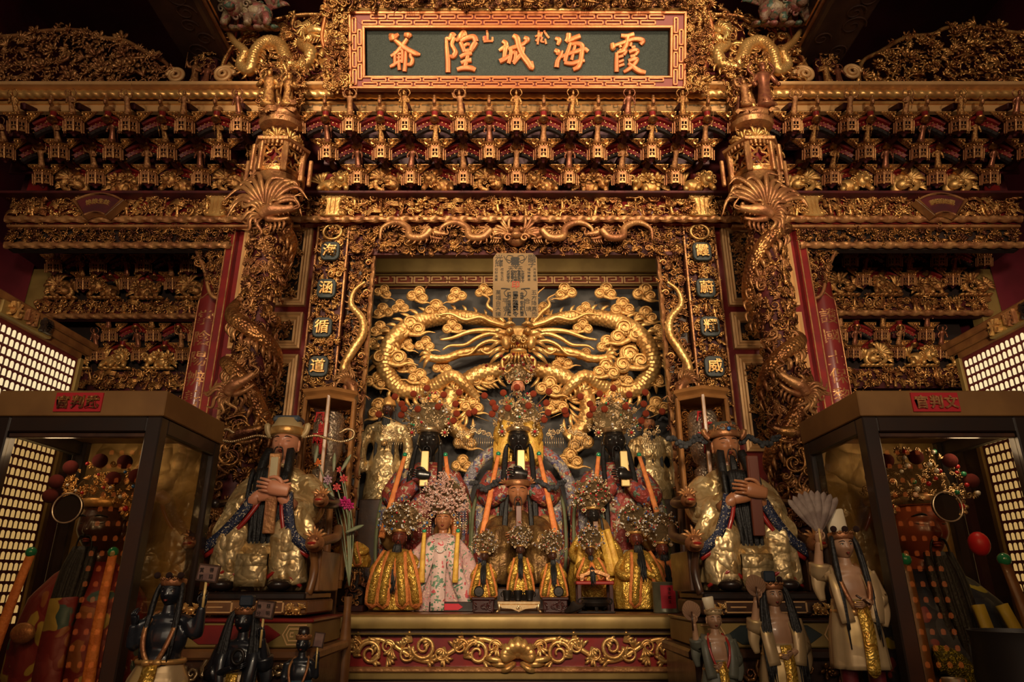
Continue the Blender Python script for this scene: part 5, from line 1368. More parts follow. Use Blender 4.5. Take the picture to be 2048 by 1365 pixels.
def head(h, eyes='closed', jaw=.30, n=44, m=34):
    """face looking -y; chin at z=0, crown of the skull at z=h"""
    th = np.linspace(0, 2*PI, n, endpoint=False); ph = np.linspace(0, PI, m)
    T, Pp = np.meshgrid(th, ph); x = np.sin(Pp)*np.sin(T); y = -np.sin(Pp)*np.cos(T); z = np.cos(Pp)
    X, Yv, Z = x*.37, y*.43, z*.5
    low = np.clip(-z, 0, 1); X = X*(1-jaw*low**1.3); Yv = Yv*(1-.10*low)+np.where(y > 0, -.10*low*y, 0)
    f = (y < 0)*np.clip(-y*1.6, 0, 1)
    ga = lambda cx, cz, sx, sz: np.exp(-((X-cx)/sx)**2-((Z-cz)/sz)**2)
    d = .105*ga(0, -.10, .050, .055)+.06*ga(0, -.02, .035, .11)+.03*ga(.055, -.125, .03, .025)+.03*ga(-.055, -.125, .03, .025)
    for s in (-1, 1):
        d += -.045*ga(s*.15, .045, .085, .045)+.028*ga(s*.14, .125, .11, .03)+.03*ga(s*.2, -.1, .09, .08)+.022*ga(s*.15, .03, .05, .022)
    d += .035*ga(0, -.225, .075, .018)+.032*ga(0, -.265, .06, .018)-.02*ga(0, -.247, .08, .010)+.035*ga(0, -.38, .08, .05)-.012*ga(0, -.31, .08, .02)
    Yv = Yv-d*f
    V = np.stack([X, Yv, Z+.5], -1).reshape(-1, 3)*h; F = grid_faces(m, n, False, True)
    g = G(); g.add((V, F))
    for s in (-1, 1):
        g.add(ball((s*.375*h, .05*h, .50*h), (.035*h, .075*h, .13*h), 8, 7)); g.add(ball((s*.37*h, .03*h, .36*h), (.03*h, .05*h, .07*h), 7, 5))
    g.add(tube([(0, .06*h, .15*h), (0, .08*h, -.25*h)], [.2*h, .22*h], 12))
    out = {'head': g.get()}
    def arc(pts, w): return tube(bez(A(pts)*h, 4), np.array([.3, .8, 1, 1, 1, .9, .8, .6, .3])[np.round(np.linspace(0, 8, 4*(len(pts)-1)+1)).astype(int)]*w*h, 5)
    g = G(); gw = G(); gl = G()
    for s in (-1, 1):
        g.add(arc([(s*.055, -.405, .625), (s*.14, -.40, .665), (s*.26, -.325, .635)], .016))       # brow
        if eyes == 'closed': g.add(arc([(s*.07, -.375, .535), (s*.15, -.375, .522), (s*.235, -.315, .54)], .010))
        else:
            gw.add(ball((s*.15*h, -.335*h, .545*h), (.06*h, .05*h, .026*h), 10, 7)); g.add(ball((s*.145*h, -.378*h, .545*h), (.022*h, .012*h, .022*h), 8, 6))
            g.add(arc([(s*.07, -.38, .555), (s*.15, -.385, .575), (s*.235, -.325, .555)], .011))
    gl.add(arc([(-.075, -.385, .255), (0, -.432, .262), (.075, -.385, .255)], .018)); gl.add(arc([(-.055, -.385, .228), (0, -.425, .225), (.055, -.385, .228)], .018))
    out['brows_and_lashes'] = g.get(); out['lips'] = gl.get()
    if eyes != 'closed': out['eye_whites'] = gw.get()
    return out
def fingers_hand(c, s, h, point=(-1, 0, 0), up=(0, 0, 1), curl=.5, spread=.18, nails=None):
    """hand with palm, four unequal bent fingers and a thumb; point = finger direction, up = thumb side; seen back-of-hand from -y"""
    d = A(point); d /= np.linalg.norm(d); u = A(up)-d*(A(up)@d); u /= np.linalg.norm(u); w = np.cross(d, u)*1.
    if w[1] > 0: w = -w
    c = A(c); g = G(); gn = G(); L = h
    g.add(tube(bez([c-d*.32*L, c-d*.1*L, c+d*.12*L, c+d*.3*L], 4), L*np.interp(np.linspace(0, 1, 13), [0, .4, .8, 1], [.15, .2, .21, .17]), 10, .5, 1.1, w))
    for i, (o, ln) in enumerate(((.155, .40), (.055, .46), (-.045, .43), (-.14, .33))):
        a = (o)*spread*4; dd = d*math.cos(a)+u*math.sin(a); b = c+d*.24*L+u*o*L
        p = [b, b+dd*ln*.42*L+w*.05*L, b+dd*ln*.75*L-w*curl*.10*L, b+dd*ln*L*(1-.15*curl)-w*curl*.26*L]
        q = bez(p, 4); g.add(tube(q, L*.052*np.linspace(1.05, .72, len(q)), 7))
        g.add(ball(q[-1], L*.04, 7, 5))
        if nails is not None: gn.add(ball(q[-1]+w*.018*L, (L*.042, L*.03, L*.042), 7, 5))
    b = c-d*.08*L+u*.16*L; q = bez([b, b+d*.14*L+u*.12*L+w*.04*L, b+d*.30*L+u*.14*L+w*.02*L, b+d*.42*L+u*.10*L], 4)
    g.add(tube(q, L*.06*np.linspace(1.1, .75, len(q)), 7)); g.add(ball(q[-1], L*.045, 7, 5))
    return (g.get(), gn.get() if nails is not None else None)
def beard(h, L, strands=((0, 0), (-.12, .02), (.12, .02)), w=.15, mous=True, sideL=None, seed=0, z0=.13, out=.46):
    """hanging beard of many hair locks from the chin, head coordinates (chin z=0)"""
    r = np.random.RandomState(seed); g = G()
    for (x, y) in strands:
        for i in range(9):
            dx = r.uniform(-w, w)*.75; l = L*r.uniform(.75, 1.02); t = r.uniform(.3, 1)
            p = bez([((x+dx*.5)*h, (-.36+y)*h, z0*h), ((x+dx)*h, (-.47+y)*h, -.05*h-.15*l), ((x+dx)*h, (-.47-(out-.46)*.75+y)*h, -.55*l), ((x+dx*t)*h, (-.02-out+y)*h, -l)], 4)
            g.add(tube(p, h*np.interp(np.linspace(0, 1, 13), [0, .3, .8, 1], [.05, .075, .055, .01]), 5))
    if mous:
        for s in (-1, 1):
            p = bez([(s*.02*h, -.44*h, .32*h), (s*.09*h, -.43*h, .29*h), (s*.13*h, -.42*h, .15*h), (s*.12*h, -.43*h, -.1*h)], 4); g.add(tube(p, h*np.linspace(.022, .012, 13), 5))
    if sideL:
        for s in (-1, 1):
            for i in range(6):
                dx = r.uniform(0, .12); p = bez([(s*.35*h, -.1*h, .42*h), (s*(.38+dx*.6)*h, -.22*h, .05*h), (s*(.42+dx)*h, (.08-out)*h, -.5*sideL), (s*(.42+dx*1.3)*h, -out*h, -sideL*r.uniform(.85, 1.05))], 4)
                g.add(tube(p, h*np.interp(np.linspace(0, 1, 13), [0, .4, .9, 1], [.04, .06, .045, .01]), 5))
    return g.get()
def filigree(W, H, D, seed, n, s, kinds=('curl', 'flower', 'tuft'), dome=1.0, bottom=0.):
    """crown fretwork scattered over a fan-shaped shell W wide, H high; x in [-W/2,W/2], z from 0"""
    r = np.random.RandomState(seed); g = G(); pts = []
    while len(pts) < n:
        x = r.uniform(-1, 1); z = r.uniform(0, 1)
        if x*x+(z*dome)**2 > 1 or z < bottom*abs(x): continue
        y = -D*math.sqrt(max(0, 1-x*x*.9))*(1-.55*z)
        p = A([x*W/2, y+r.uniform(0, D*.3), z*H]); pts.append(p)
        v = LIB[kinds[r.randint(len(kinds))]]; v = v[r.randint(len(v))]
        g.add(v, p, roty(r.uniform(0, 6.28))@rotx(r.uniform(-.4, .2)), s*r.uniform(.7, 1.25))
    return g.get(), pts
BM = {}
def ballm(m, n=8):
    if m.name not in BM:
        g = G(); g.add(ball((0, 0, 0), 1, n, n-2)); BM[m.name] = g.mesh('b', m, True)
    return BM[m.name]
def gems(pts, r, seed=0, n=9, m=6):
    g = G(); q = np.random.RandomState(seed)
    for p in pts: g.add(ball(p, r*q.uniform(.8, 1.2), n, m))
    return g.get()
class Statue:
    """collects parts in local coordinates (head unit h, origin at base centre) and links them under one Empty"""
    def __init__(s, name, label, cat, loc, group=None, rz=0.):
        s.o = thing(name, label, cat, loc, group); s.o.rotation_euler = (0, 0, rz)
    def add(s, name, vf, m, smooth=True, parent=None, **kw):
        g = G(); g.add(vf); V, F = vf; org = (V.min(0)+V.max(0))/2
        me = g.mesh(name, m, smooth, org); p = parent or s.o
        off = Vector(org)-(Vector(parent.location) if parent else Vector())
        return put(me, name, off, p, **kw)
    def balls(s, name, pts, r, m, parent=None):
        for p in pts:
            o = put(ballm(m, 12), name, Vector(p)-(Vector(parent.location) if parent else Vector()), parent or s.o); o.scale = (r,)*3
def seated_body(h, zc, W=1.35, D=.8, knee=.95, skirt=1.6, vox=.085, sleeves=True, fold=.035, arms='clasp', drop=1.5, seed=0):
    """robe of an enthroned figure; zc = chin height in h units; returns remeshed (V,F) in metres"""
    z = zc; k = zc/4.2
    P_ = [ball((0, .05, z-1.35*k), (W*.82, D*.8, 1.2*k), 16, 12), ball((0, .08, z-.52), (W*.80, D*.62, .42), 16, 10), tube([(0, .08, z-.7), (0, .08, z-.05)], [.45, .24], 12)]
    P_ += [lathe([(skirt, 0), (skirt*.98, .25*k), (skirt*.86, 1.2*k), (W*.8, 2.3*k)], 24, 1, .62)]
    for s in (-1, 1):
        P_ += [ball((s*.62, -knee*.62, 1.75*k), (.52, .6, .45), 12, 9), tube(bez([(s*.4, -.1, 1.9*k), (s*.66, -knee*.9, 1.75*k), (s*.72, -knee*.95, .9*k), (s*.78, -knee*.9, .15)], 5), np.linspace(.5, .52, 16), 12)]
        if sleeves:
            P_ += [tube(bez([(s*W*.62, .1, z-.55), (s*W*.98, 0, z-1.15*k), (s*W*.95, -.45, z-1.75*k), (s*.42, -.98, z-1.62*k)], 5), np.interp(np.linspace(0, 1, 16), [0, .4, .8, 1], [.36, .42, .46, .40]), 12)]
            P_ += [tube(bez([(s*.55, -.92, z-1.65*k), (s*.80, -.95, z-2.1*k), (s*1.0, -.92, z-(1.5+drop*.75)*k), (s*1.15, -.85, z-(1.5+drop)*k)], 4), np.array([.36, .40, .42, .42, .42, .42, .42, .42, .40, .38, .34, .28, .2]), 10, .45, 1., (0, -1, 0))]
    V, F = remesh([(v*h, f) for v, f in P_], vox*h, 3)
    r = np.random.RandomState(seed); a = np.arctan2(V[:, 1], V[:, 0]); t = np.clip(1-V[:, 2]/(h*zc), 0, 1)
    w_ = fold*h*t*(np.sin(a*17+3*np.sin(V[:, 2]/h*2))+.6*np.sin(a*29+1.3))
    V = V.copy(); V[:, 0] += np.cos(a)*w_; V[:, 1] += np.sin(a)*w_
    k2 = V[:, 2] < .01*h; V[k2, 2] = 0
    return V, F
def cone_body(h, c, prof, dr=.68, fold=.05, seed=0, n=56, m=34, nf=13):
    """hanging robe: prof = [(height fraction of the chin height, half width in h)]; returns mesh and front-surface function"""
    zf = np.array([p[0] for p in prof]); wf = np.array([p[1] for p in prof]); hw = lambda z: np.interp(z/c, zf, wf)*h
    z = np.concatenate([np.linspace(0, .97, m)])*c; th = np.arange(n)*2*PI/n; r = np.random.RandomState(seed); ph = r.uniform(0, 6, 4)
    Z, T = np.meshgrid(z, th, indexing='ij'); t = np.clip(1.15-Z/c, 0, 1)
    R = hw(Z)+fold*h*t*(np.sin(nf*T+ph[0]+.8*np.sin(Z/h+ph[1]))+.5*np.sin((2*nf+3)*T+ph[2]))
    V = np.stack([R*np.cos(T), R*np.sin(T)*dr, Z], -1).reshape(-1, 3); F = grid_faces(m, n, False, True)
    V = np.vstack([V, [0, 0, 0], [0, 0, z[-1]]]); j = np.arange(n); k = (j+1) % n; o = (m-1)*n
    F = np.vstack([F, np.stack([k, j, np.full(n, m*n), np.full(n, -1)], 1), np.stack([o+j, o+k, np.full(n, m*n+1), np.full(n, -1)], 1)])
    def front(fx, fz, off=.06):
        zz = fz*c; w_ = hw(zz)+fold*h*.6; return (fx*w_, -dr*w_*math.sqrt(max(.02, 1-fx*fx))-off*h, zz)
    return (V, F), front
def ribbon(pts, w, th, tipped=True, up=(0, -1, 0)):
    """flat cloth band along pts, pointed end"""
    p = bez(pts, 5); m = len(p); ww = np.full(m, w)
    if tipped: ww[-3:] = [w, w*.95, w*.15]
    V, F = tube(p, ww, 4, th/w*1.414, 1.0*1.414/1.414, up)
    return V, F
def add_head(S, z, h, skin, eyes='closed', jaw=.3, yo=0.):
    hd = head(h, eyes, jaw, *((30, 26) if h < .1 else (44, 34))); root = None
    for k, (nm, vf) in enumerate(hd.items()):
        vf = xf(vf, (0, yo, z)); m = {'head': skin, 'brows_and_lashes': HAIR, 'lips': LIP if skin is not SKB else SKB, 'eye_whites': EYEW}[nm]
        o = S.add(nm, vf, m, True, root)
        if root is None: root = o
    return root
# ---------------------------------------------------------------- altar table
TY = 3.20; zT = P(0, 1229, TY).z
AX0, AX1 = -1.05, 1.07
t = thing('altar_table', 'long olive gilt altar table with red scroll-carved front under the deities', 'table', (X0, 3.7, 0))
mk('table_top', box(AX0, AX1, TY, 4.32, zT-.022, zT, .006), WOOD, t)
p = [(.0, -.004), (-.012, -.018), (-.014, -.040), (-.004, -.056), (.012, -.068)]
zz = zT
V = []; 
prof = [(TY+a, zT+b) for a, b in ((0, -.004), (-.016, -.012), (-.022, -.035), (-.014, -.058), (.02, -.066), (.03, -.066), (.03, -.004))]
def longbar(prof, x0, x1): 
    V = A([[x, y, z] for x in (x0, x1) for y, z in prof]); n = len(prof); F = grid_faces(2, n, False, True)
    g = G(); g.add((V, F)); return g.get()
mk('edge_moulding', longbar(prof, AX0, AX1), OLIVE, t)
mk('dark_recess', box(AX0+.03, AX1-.03, TY+.02, TY+.06, zT-.09, zT-.06), WOODD, t)
mk('upper_rail', box(AX0+.03, AX1-.03, TY+.005, TY+.06, P(0, 1267, TY).z, zT-.083, .006), OLIVE, t)
z1, z0 = P(0, 1268, TY+.03).z, P(0, 1334, TY+.03).z
mk('red_panel', box(AX0+.03, AX1-.03, TY+.04, TY+.07, z0-.2, z1), RED, t)
mk('lower_rail', box(AX0+.03, AX1-.03, TY+.005, TY+.06, z0-.022, z0, .006), GOLDM, t)
mk('lower_rail', box(AX0+.03, AX1-.03, TY+.012, TY+.06, z0-.05, z0-.024, .004), OLIVE, t)
mk('base_panel', box(AX0+.03, AX1-.03, TY+.03, TY+.07, 0, z0-.05), WOODD, t)
g = G(); 
for (x0, x1, a, b) in ((0, .07, .0, .006), (.0, .006, 0, .02), (.03, .07, .02, .026), (.064, .07, .02, .04), (.0, .05, .04, .046)): g.add(box(x0, x1, -.004, 0, a, b, .001))
gm = g.mesh('fret_piece', GOLDM, False)
for i in range(24): put(gm, 'fret_piece', (-.95+i*.08-X0+.03, TY+.03-3.7, z0-.115), t)
h = z1-z0; zm = (z0+z1)/2; yv = TY+.03
for s in (-1, 1):
    n = 60; q = np.linspace(.06, .76, n); zz = zm+.33*h*np.sin((q-.06)/.70*PI*3.0+.2)
    pth = np.stack([X0+s*q, np.full(n, yv), zz], 1); mk('scroll_vine', tube(pth, .011*np.interp(q, [.06, .5, .76], [1.1, 1, .6]), 8, .7, 1), GOLDB, t, smooth=True)
    g = G()
    for i in range(3):
        qc = .06+.70*(i+.5)/3; sg = 1 if i % 2 == 0 else -1
        for (dx, r, f) in ((0, .052, 1), (.075, .034, -1), (-.075, .03, -1)):
            v = spiral(r, 1.6, r*.22, 6, 30, rise=.1); v = v if (s*sg*f) > 0 else mirx(v)
            g.add(v, (X0+s*(qc+dx), yv-.004, zm-sg*f*.10*h), roty(0 if sg > 0 else PI))
        for k in range(7):
            a = k*.9+i; g.add(xf(m_tuft(4, .05, 1.1, .009, k)), (X0+s*(qc+.095*math.cos(a)), yv, zm+.30*h*math.sin(a)), roty(a*s))
    mk('scroll_leaves', g, GOLDB, t, smooth=True, kind='stuff')
g = G()
for k in range(9):
    a = (k-4)*.42; o = A([X0, yv-.02, zm-.02]); d = A([math.sin(a), -.25, math.cos(a)]); L = .075
    g.add(tube(bez([o, o+d*L*.5+A([math.sin(a)*.02, -.02, 0]), o+d*L], 4), .024*np.array([.4, .6, .8, .95, 1, .9, .7, .4, .05]), 8, .5, 1, (0, -1, 0)))
for k in range(6):
    s = -1 if k % 2 else 1; i = k//2; g.add(blade([(X0+s*.01, yv-.02, zm-.05), (X0+s*(.05+.03*i), yv-.03, zm-.055-.02*(1-i)), (X0+s*(.09+.03*i), yv-.01, zm-.08+.025*i)], .016))
g.add(ball((X0, yv-.015, zm+.01), (.038, .03, .045), 12, 9))
mk('lotus_boss', g, GOLDB, t, smooth=True)

# ---------------------------------------------------------------- crowns
def crown(S, z, h, W, H, style, seed, n=70):
    """headdress rising from the brow at height z"""
    root = S.add('crown_band', xf(lathe([(.36*h, 0), (.40*h, .02*h), (.41*h, .12*h), (.38*h, .16*h)], 20, 1, 1.05), (0, .0, z)), SILV if style in 'pc' else GOLDB)
    D = .42*h; f, pts = filigree(W, H, D, seed, n, .085*h*max(1, W/h*.75)*(.62 if style == 'c' else .8), dome=1.0)
    S.add('crown_filigree', xf(f, (0, -.06*h, z+.1*h)), {'g': GOLDB, 'c': PEARL}.get(style, SILV), parent=root, kind='stuff')
    S.add('crown_back', xf(ball((0, 0, 0), (W*.38, .05*h, H*.44), 18, 9), (0, .02*h, z+H*.45)), CPL, parent=root)
    P3 = [A(p)+A([0, -.09*h-.02, z+.1*h]) for p in pts]
    r = np.random.RandomState(seed+1); r.shuffle(P3)
    sets = {'p': ((JR, 8), (JG, 4), (JW, 12)), 'b': ((JB, 13), (JR, 9), (JW, 38)), 'r': ((JR, 20), (JW, 24), (JB, 3)), 'c': ((PEARL, 110), (JW, 40), (JB, 3)), 'g': ((JR, 4), (JW, 4), (JB, 2))}[style]
    i = 0
    for m, k in sets:
        k = min(k, len(P3)-i)
        if k <= 0: break
        nm = {'red_jewel': 'red_gems', 'blue_jewel': 'blue_gems', 'green_jewel': 'green_gems', 'clear_jewel': 'clear_gems', 'pink_pearl': 'pearls'}[m.name]
        S.add(nm, gems(P3[i:i+k], .046*h*(1.1 if style in 'br' else .75), seed), m, parent=root, kind='stuff'); i += k
    for s in (-1, 1):
        S.add('ear_rosette', xf(m_flower(8), (s*.52*h, -.22*h, z-.02*h), None, .15*h), SILV if style != 'g' else GOLDB, parent=root)
        S.add('rosette_gem', ball((s*.52*h, -.30*h, z-.02*h), .05*h, 10, 7), {'b': JW, 'r': JR, 'c': JB}.get(style, JR), parent=root)
    return root
def place(u, v, Y, h, zb):
    """statue base centre, chin height in metres above it"""
    f = P(u, v, Y-.4*h); return (f.x, Y, zb), f.z-.5*h-zb
def tassel(S, x0, y0, z0, x1, y1, z1, w, m, knot=True):
    if knot: S.add('tassel_knot', ball((x0, y0, z0+.006), (w*.9, w*.9, w*.9), 8, 6), JG)
    S.add('silk_tassel', tube(bez([(x0, y0, z0), (x0*.7+x1*.3, y0*.7+y1*.3-.01, z0*.7+z1*.3), (x0*.35+x1*.65, y0*.35+y1*.65-.01, z0*.35+z1*.65), (x1, y1, z1)], 5), w*np.linspace(.75, 1.15, 16), 8, .6, 1., (0, -1, 0)), m)
# ---------------------------------------------------------------- the three black-faced city gods
POMPX = [(-68, -89), (-30, -93), (-3, -103), (30, -93), (61, -96), (-51, -70), (-21, -63), (20, -66), (55, -70), (-98, -52), (-52, -49), (58, -50), (51, -39), (92, -56), (-46, -60)]
for k, (u, v, who) in enumerate(((855, 882, 'left'), (1037, 880, 'middle'), (1232, 882, 'right'))):
    h = .185; Y = 3.95; zb = zT+.03; loc, c = place(u, v, Y, h, zb); zc = c/h
    S = Statue('deity_statue', who+' of the three large black-faced bearded deities with orange pompom crowns', 'statue', loc, 'large black-faced deities')
    rb, fr = cone_body(h, c, ((0, 1.4), (.3, 1.5), (.62, 1.46), (.8, 1.25), (.9, .92), (.96, .35), (1, .25)), .58, .05, k)
    S.add('robe', rb, EMBR)
    for s in (-1, 1): S.add('sleeve', tube(bez([(s*.85*h, -.1*h, c-.55*h), (s*1.05*h, -.55*h, c-1.15*h), (s*.75*h, -.95*h, c-1.35*h), (s*.2*h, -1.2*h, c-.95*h)], 5), h*np.interp(np.linspace(0, 1, 16), [0, .5, .85, 1], [.2, .27, .25, .16]), 12), EMBR)
    hd = add_head(S, c, h, SKB, 'open', .28)
    S.add('beard', xf(beard(h, 1.2*h, ((0, -.1),), .08, True, 3.0*h, k, out=1.05), (0, 0, c)), HAIR)
    cr = crown(S, c+.80*h, h, 1.75*h, 1.2*h, 'p', 200+k, 110)
    mp = MPP(820, Y-.08)
    S.balls('pompom', [(dx*mp, -.10-.02*(i % 3), c+.5*h-dy*mp*.98) for i, (dx, dy) in enumerate(POMPX)], .0205, POM, cr)
    g = G()
    for i, (dx, dy) in enumerate(POMPX): g.add(tube([(dx*mp*.6, -.05, c+.5*h-dy*mp*.75), (dx*mp, -.09, c+.5*h-dy*mp*.98)], .0022, 4))
    S.add('pompom_wires', g.get(), GOLDB, parent=cr, kind='stuff')
    for s in (-1, 1):
        g = G()
        for i in range(4): g.add(LIB['curl'][i % 3], (s*(.95+.15*i)*h, -.2*h, .05*i*h), roty(i*1.3), .14*h)
        for i in range(9): g.add(tube([(s*(.85+.07*i)*h, -.22*h, -.1*h), (s*(.86+.07*i)*h, -.22*h, -.42*h)], .012*h, 4))
        S.add('side_pendant', xf(g.get(), (0, 0, c+.70*h)), SILV, parent=cr, kind='stuff')
        tassel(S, s*.62*h, -.8*h, c-.05*h, s*1.05*h, -1.5*h, c-2.5*h, .085*h, ORANGE)
        # embroidered bands over the shoulders
        S.add('embroidered_band', ribbon([fr(s*.62, .90), fr(s*.78, .72), fr(s*.74, .45), fr(s*.66, .12)], .21*h, .04*h, False), EMBG)
        S.add('green_band', ribbon([fr(s*.8, .86), fr(s*.93, .68), fr(s*.93, .4), fr(s*.9, .15)], .07*h, .04*h, False), mat('green_band_silk', (.12, .13, .06), None, .1, .6) if 'green_band_silk' not in MATS else MATS['green_band_silk'])
    S.add('front_panel', ribbon([fr(0, .55), fr(0, .4), fr(0, .1)], .42*h, .04*h, False), EMBR)
    for s in (-1, 1): S.add('gilt_knee', ball((s*.78*h, -1.0*h, c-2.35*h), (.42*h, .35*h, .5*h), 14, 10), GOLDS)
    tb = box(-.024, .024, -.008, .008, 0, .195, .004); V = tb[0].copy(); V[:, 0] *= 1-.15*V[:, 2]/.195
    S.add('gold_tablet', xf((V, tb[1]), (.012, -1.38*h, c-1.05*h), rotx(-.08)), IVORY, 'a')
    hv, nv = fingers_hand((0.01, -1.47*h, c-.72*h), 1, .115, (-1, -.1, .12), (0, 0, 1), .6, .12, True)
    ho = S.add('hand', hv, SKB); S.add('nails', nv, NAIL, parent=ho)
    if k == 1:      # dark opening of the cowl around the middle god
        S.add('embroidered_cowl', tube(bez([(-1.75*h, .1, c-1.9*h), (-1.6*h, .06, c-.7*h), (-1.0*h, .06, c+.15*h), (0, .1, c+.5*h), (1.0*h, .06, c+.15*h), (1.6*h, .06, c-.7*h), (1.75*h, .1, c-1.9*h)], 6), .19*h, 10, .5, 1.), EMBG)
    mk('pedestal', box(loc[0]-.25, loc[0]+.25, Y-.2, Y+.2, zT+.001, zT+.03, .006), WOODD, None, label='dark wooden pedestal under the '+who+' large black-faced deity', cat='pedestal')

# ---------------------------------------------------------------- smaller deities
def small(label, u, v, Y, h, skin, vbase, crown_=('b', 1.5, 1.0), robe=BROC, beardL=1.6, W=1.15, skirt=1.5, ribs=((-.55, -1.0), (.55, 1.0)), rib_m=ORANGE, gold_on=True, eyes='closed', seed=0, zb=None, tab=None, group=None, name='deity_statue', sideb=None, hang=.98, ncr=80, rw=.5):
    zb = P(u, vbase, Y-.6*h).z if zb is None else zb
    loc, c = place(u, v, Y, h, zb); zc = c/h
    S = Statue(name, label, 'statue', loc, group)
    rb, fr = cone_body(h, c, ((0, skirt*.92), (.28, skirt), (.6, skirt*.82), (.82, W*.85), (.93, W*.6), (.98, .3)), .68, .05, seed)
    S.add('robe', rb, robe)
    for s in (-1, 1): S.add('sleeve', tube(bez([(s*W*.7*h, -.1*h, c*.84), (s*skirt*.82*h, -.45*h, c*.62), (s*skirt*.55*h, -.95*h, c*.52), (s*.25*h, -1.0*h, c*.6)], 4), h*np.interp(np.linspace(0, 1, 13), [0, .6, 1], [.16, .26, .2]), 10), robe)
    add_head(S, c, h, skin, eyes, .28)
    if beardL: S.add('beard', xf(beard(h, beardL*h, ((0, -.12), (-.1, -.08), (.1, -.08)), .2, True, sideb*h if sideb else None, seed, out=1.25), (0, 0, c)), HAIR)
    if crown_: crown(S, c+.78*h, h, crown_[1]*h, crown_[2]*h, crown_[0], 300+seed, ncr)
    for i, (xa, xb) in enumerate(ribs):
        ex = skirt; p = [fr(xa/ex*.9, .9, .1), fr(xa/ex*1.1, .66, .42), fr((xa+xb)/2/ex, .36, .34), fr(xb/ex, 1-hang, .22)]
        rb = S.add('silk_ribbon', ribbon(p, rw*h, .05*h), rib_m)
        if gold_on: S.add('ribbon_brocade', ribbon([(q[0], q[1]-.05*h, q[2]+(.12*h if k_ == 3 else 0)) for k_, q in enumerate(p)], rw*.58*h, .04*h), BROC, parent=rb)
    if tab: S.add('tablet', xf(box(-.13*h, .13*h, -.04*h, .04*h, 0, 1.0*h, .02*h), (0, -.95*h, c-.9*h)), tab, 'a')
    return S, c, h
SM = 'small crowned deities on the altar table'
small('gold-robed deity with long black beard and jewelled crown at the left of the altar', 792, 888, 3.5, .1, SKR, 1219) if False else None
S, c, h = small('gold-robed black-bearded deity with blue and red jewelled crown left of the goddess', 797, 1075, 3.52, .092, SKR, 1221, ('b', 2.8, 1.7), skirt=1.5, W=1.15, beardL=2.4, ribs=((-.35, -.55), (.35, .55), (-.9, -1.25), (.9, 1.25)), seed=1)
S, c, h = small('small gold-robed crowned deity, leftmost of the three in front of the bearded official', 968, 1113, 3.47, .052, SKD, 1186, ('b', 2.8, 2.1), skirt=1.3, W=1.0, rw=.62, beardL=2.4, seed=2, group=SM, zb=zT+.055)
S, c, h = small('small gold-robed crowned deity, middle of the three in front of the bearded official', 1041, 1100, 3.50, .052, SKD, 1180, ('b', 2.8, 2.2), skirt=1.3, W=1.0, rw=.62, beardL=2.4, seed=3, group=SM, zb=zT+.075)
S, c, h = small('small gold-robed crowned deity, rightmost of the three in front of the bearded official', 1106, 1112, 3.47, .052, SKD, 1186, ('b', 2.8, 2.1), skirt=1.3, W=1.0, rw=.62, beardL=2.4, seed=4, group=SM, zb=zT+.055)
S, c, h = small('black-faced deity with red jewelled crown and yellow scarf beside the right large deity', 1188, 1030, 3.66, .098, SKB, 1205, ('r', 2.6, 1.8), beardL=0, seed=5, tab=WOOD, ribs=((-.7, -.95), (.7, .95)), rib_m=YELL, gold_on=False, hang=.5, sideb=None)
S.add('side_locks', xf(beard(h, 1.0*h, ((0, .02),), .05, False, 3.0*h, 5), (0, 0, c)), HAIR)
for s in (-1, 1): tassel(S, s*.6*h, -.9*h, c-.3*h, s*1.05*h, -1.2*h, c-2.6*h, .2*h, YELL, False)
S, c, h = small('small gold-robed crowned deity on the red stool behind the incense burner', 1181, 1103, 3.44, .058, SKD, 1165, ('b', 2.6, 1.9), skirt=1.3, W=1.0, rw=.62, beardL=2.3, seed=6, group=SM, zb=P(0, 1163, 3.42).z)
S, c, h = small('red-faced gold-robed deity with clear jewelled crown right of the incense burner', 1274, 1078, 3.52, .085, SKR, 1219, ('b', 2.4, 1.9), skirt=1.5, W=1.15, beardL=1.9, seed=7, ribs=((-.3, -.5), (.85, 1.3)))
S, c, h = small('deity with tall blue jewelled crown and orange silks behind the paper-labelled tin', 1327, 1098, 3.60, .08, SKR, 1200, ('b', 2.4, 2.3), robe=BROC, beardL=2.0, seed=8, ribs=((-.5, -.8), (.5, .9)), gold_on=False)
S, c, h = small('tiny dark deity in orange and gold robe at the far left of the altar', 706, 1070, 3.5, .055, SKD, 1205, None, skirt=1.7, beardL=1.0, seed=9, zb=P(0, 1135, 3.45).z, ribs=((-.5, -.9), (.5, .9)))
S, c, h = small('pale-faced deity with small red pompom crown seated highest behind the middle deity', 1036, 771, 4.06, .105, SKP, 1000, ('p', 2.1, 1.6), robe=BROC, beardL=.8, seed=10, zb=zT+.55, ribs=((-.7, -1.3), (.7, 1.3)), rib_m=YELL, gold_on=False, hang=.4, ncr=90)
mp = MPP(740, 4.0)
S.balls('red_pompom', [((a-1036)*mp, -.09, c+.5*h-(b-771)*mp) for a, b in ((1035, 688), (1027, 711), (1044, 715), (1008, 722), (1059, 714), (1003, 715), (1066, 723), (1025, 735), (1047, 733), (1000, 741), (1067, 738), (973, 735), (1093, 735), (1062, 745), (1007, 742))], .0095, POMR)
mk('pedestal', box(-.12, .18, 3.98, 4.18, zT+.001, zT+.55, .008), WOODD, None, label='tall dark plinth under the highest pale-faced deity', cat='pedestal')
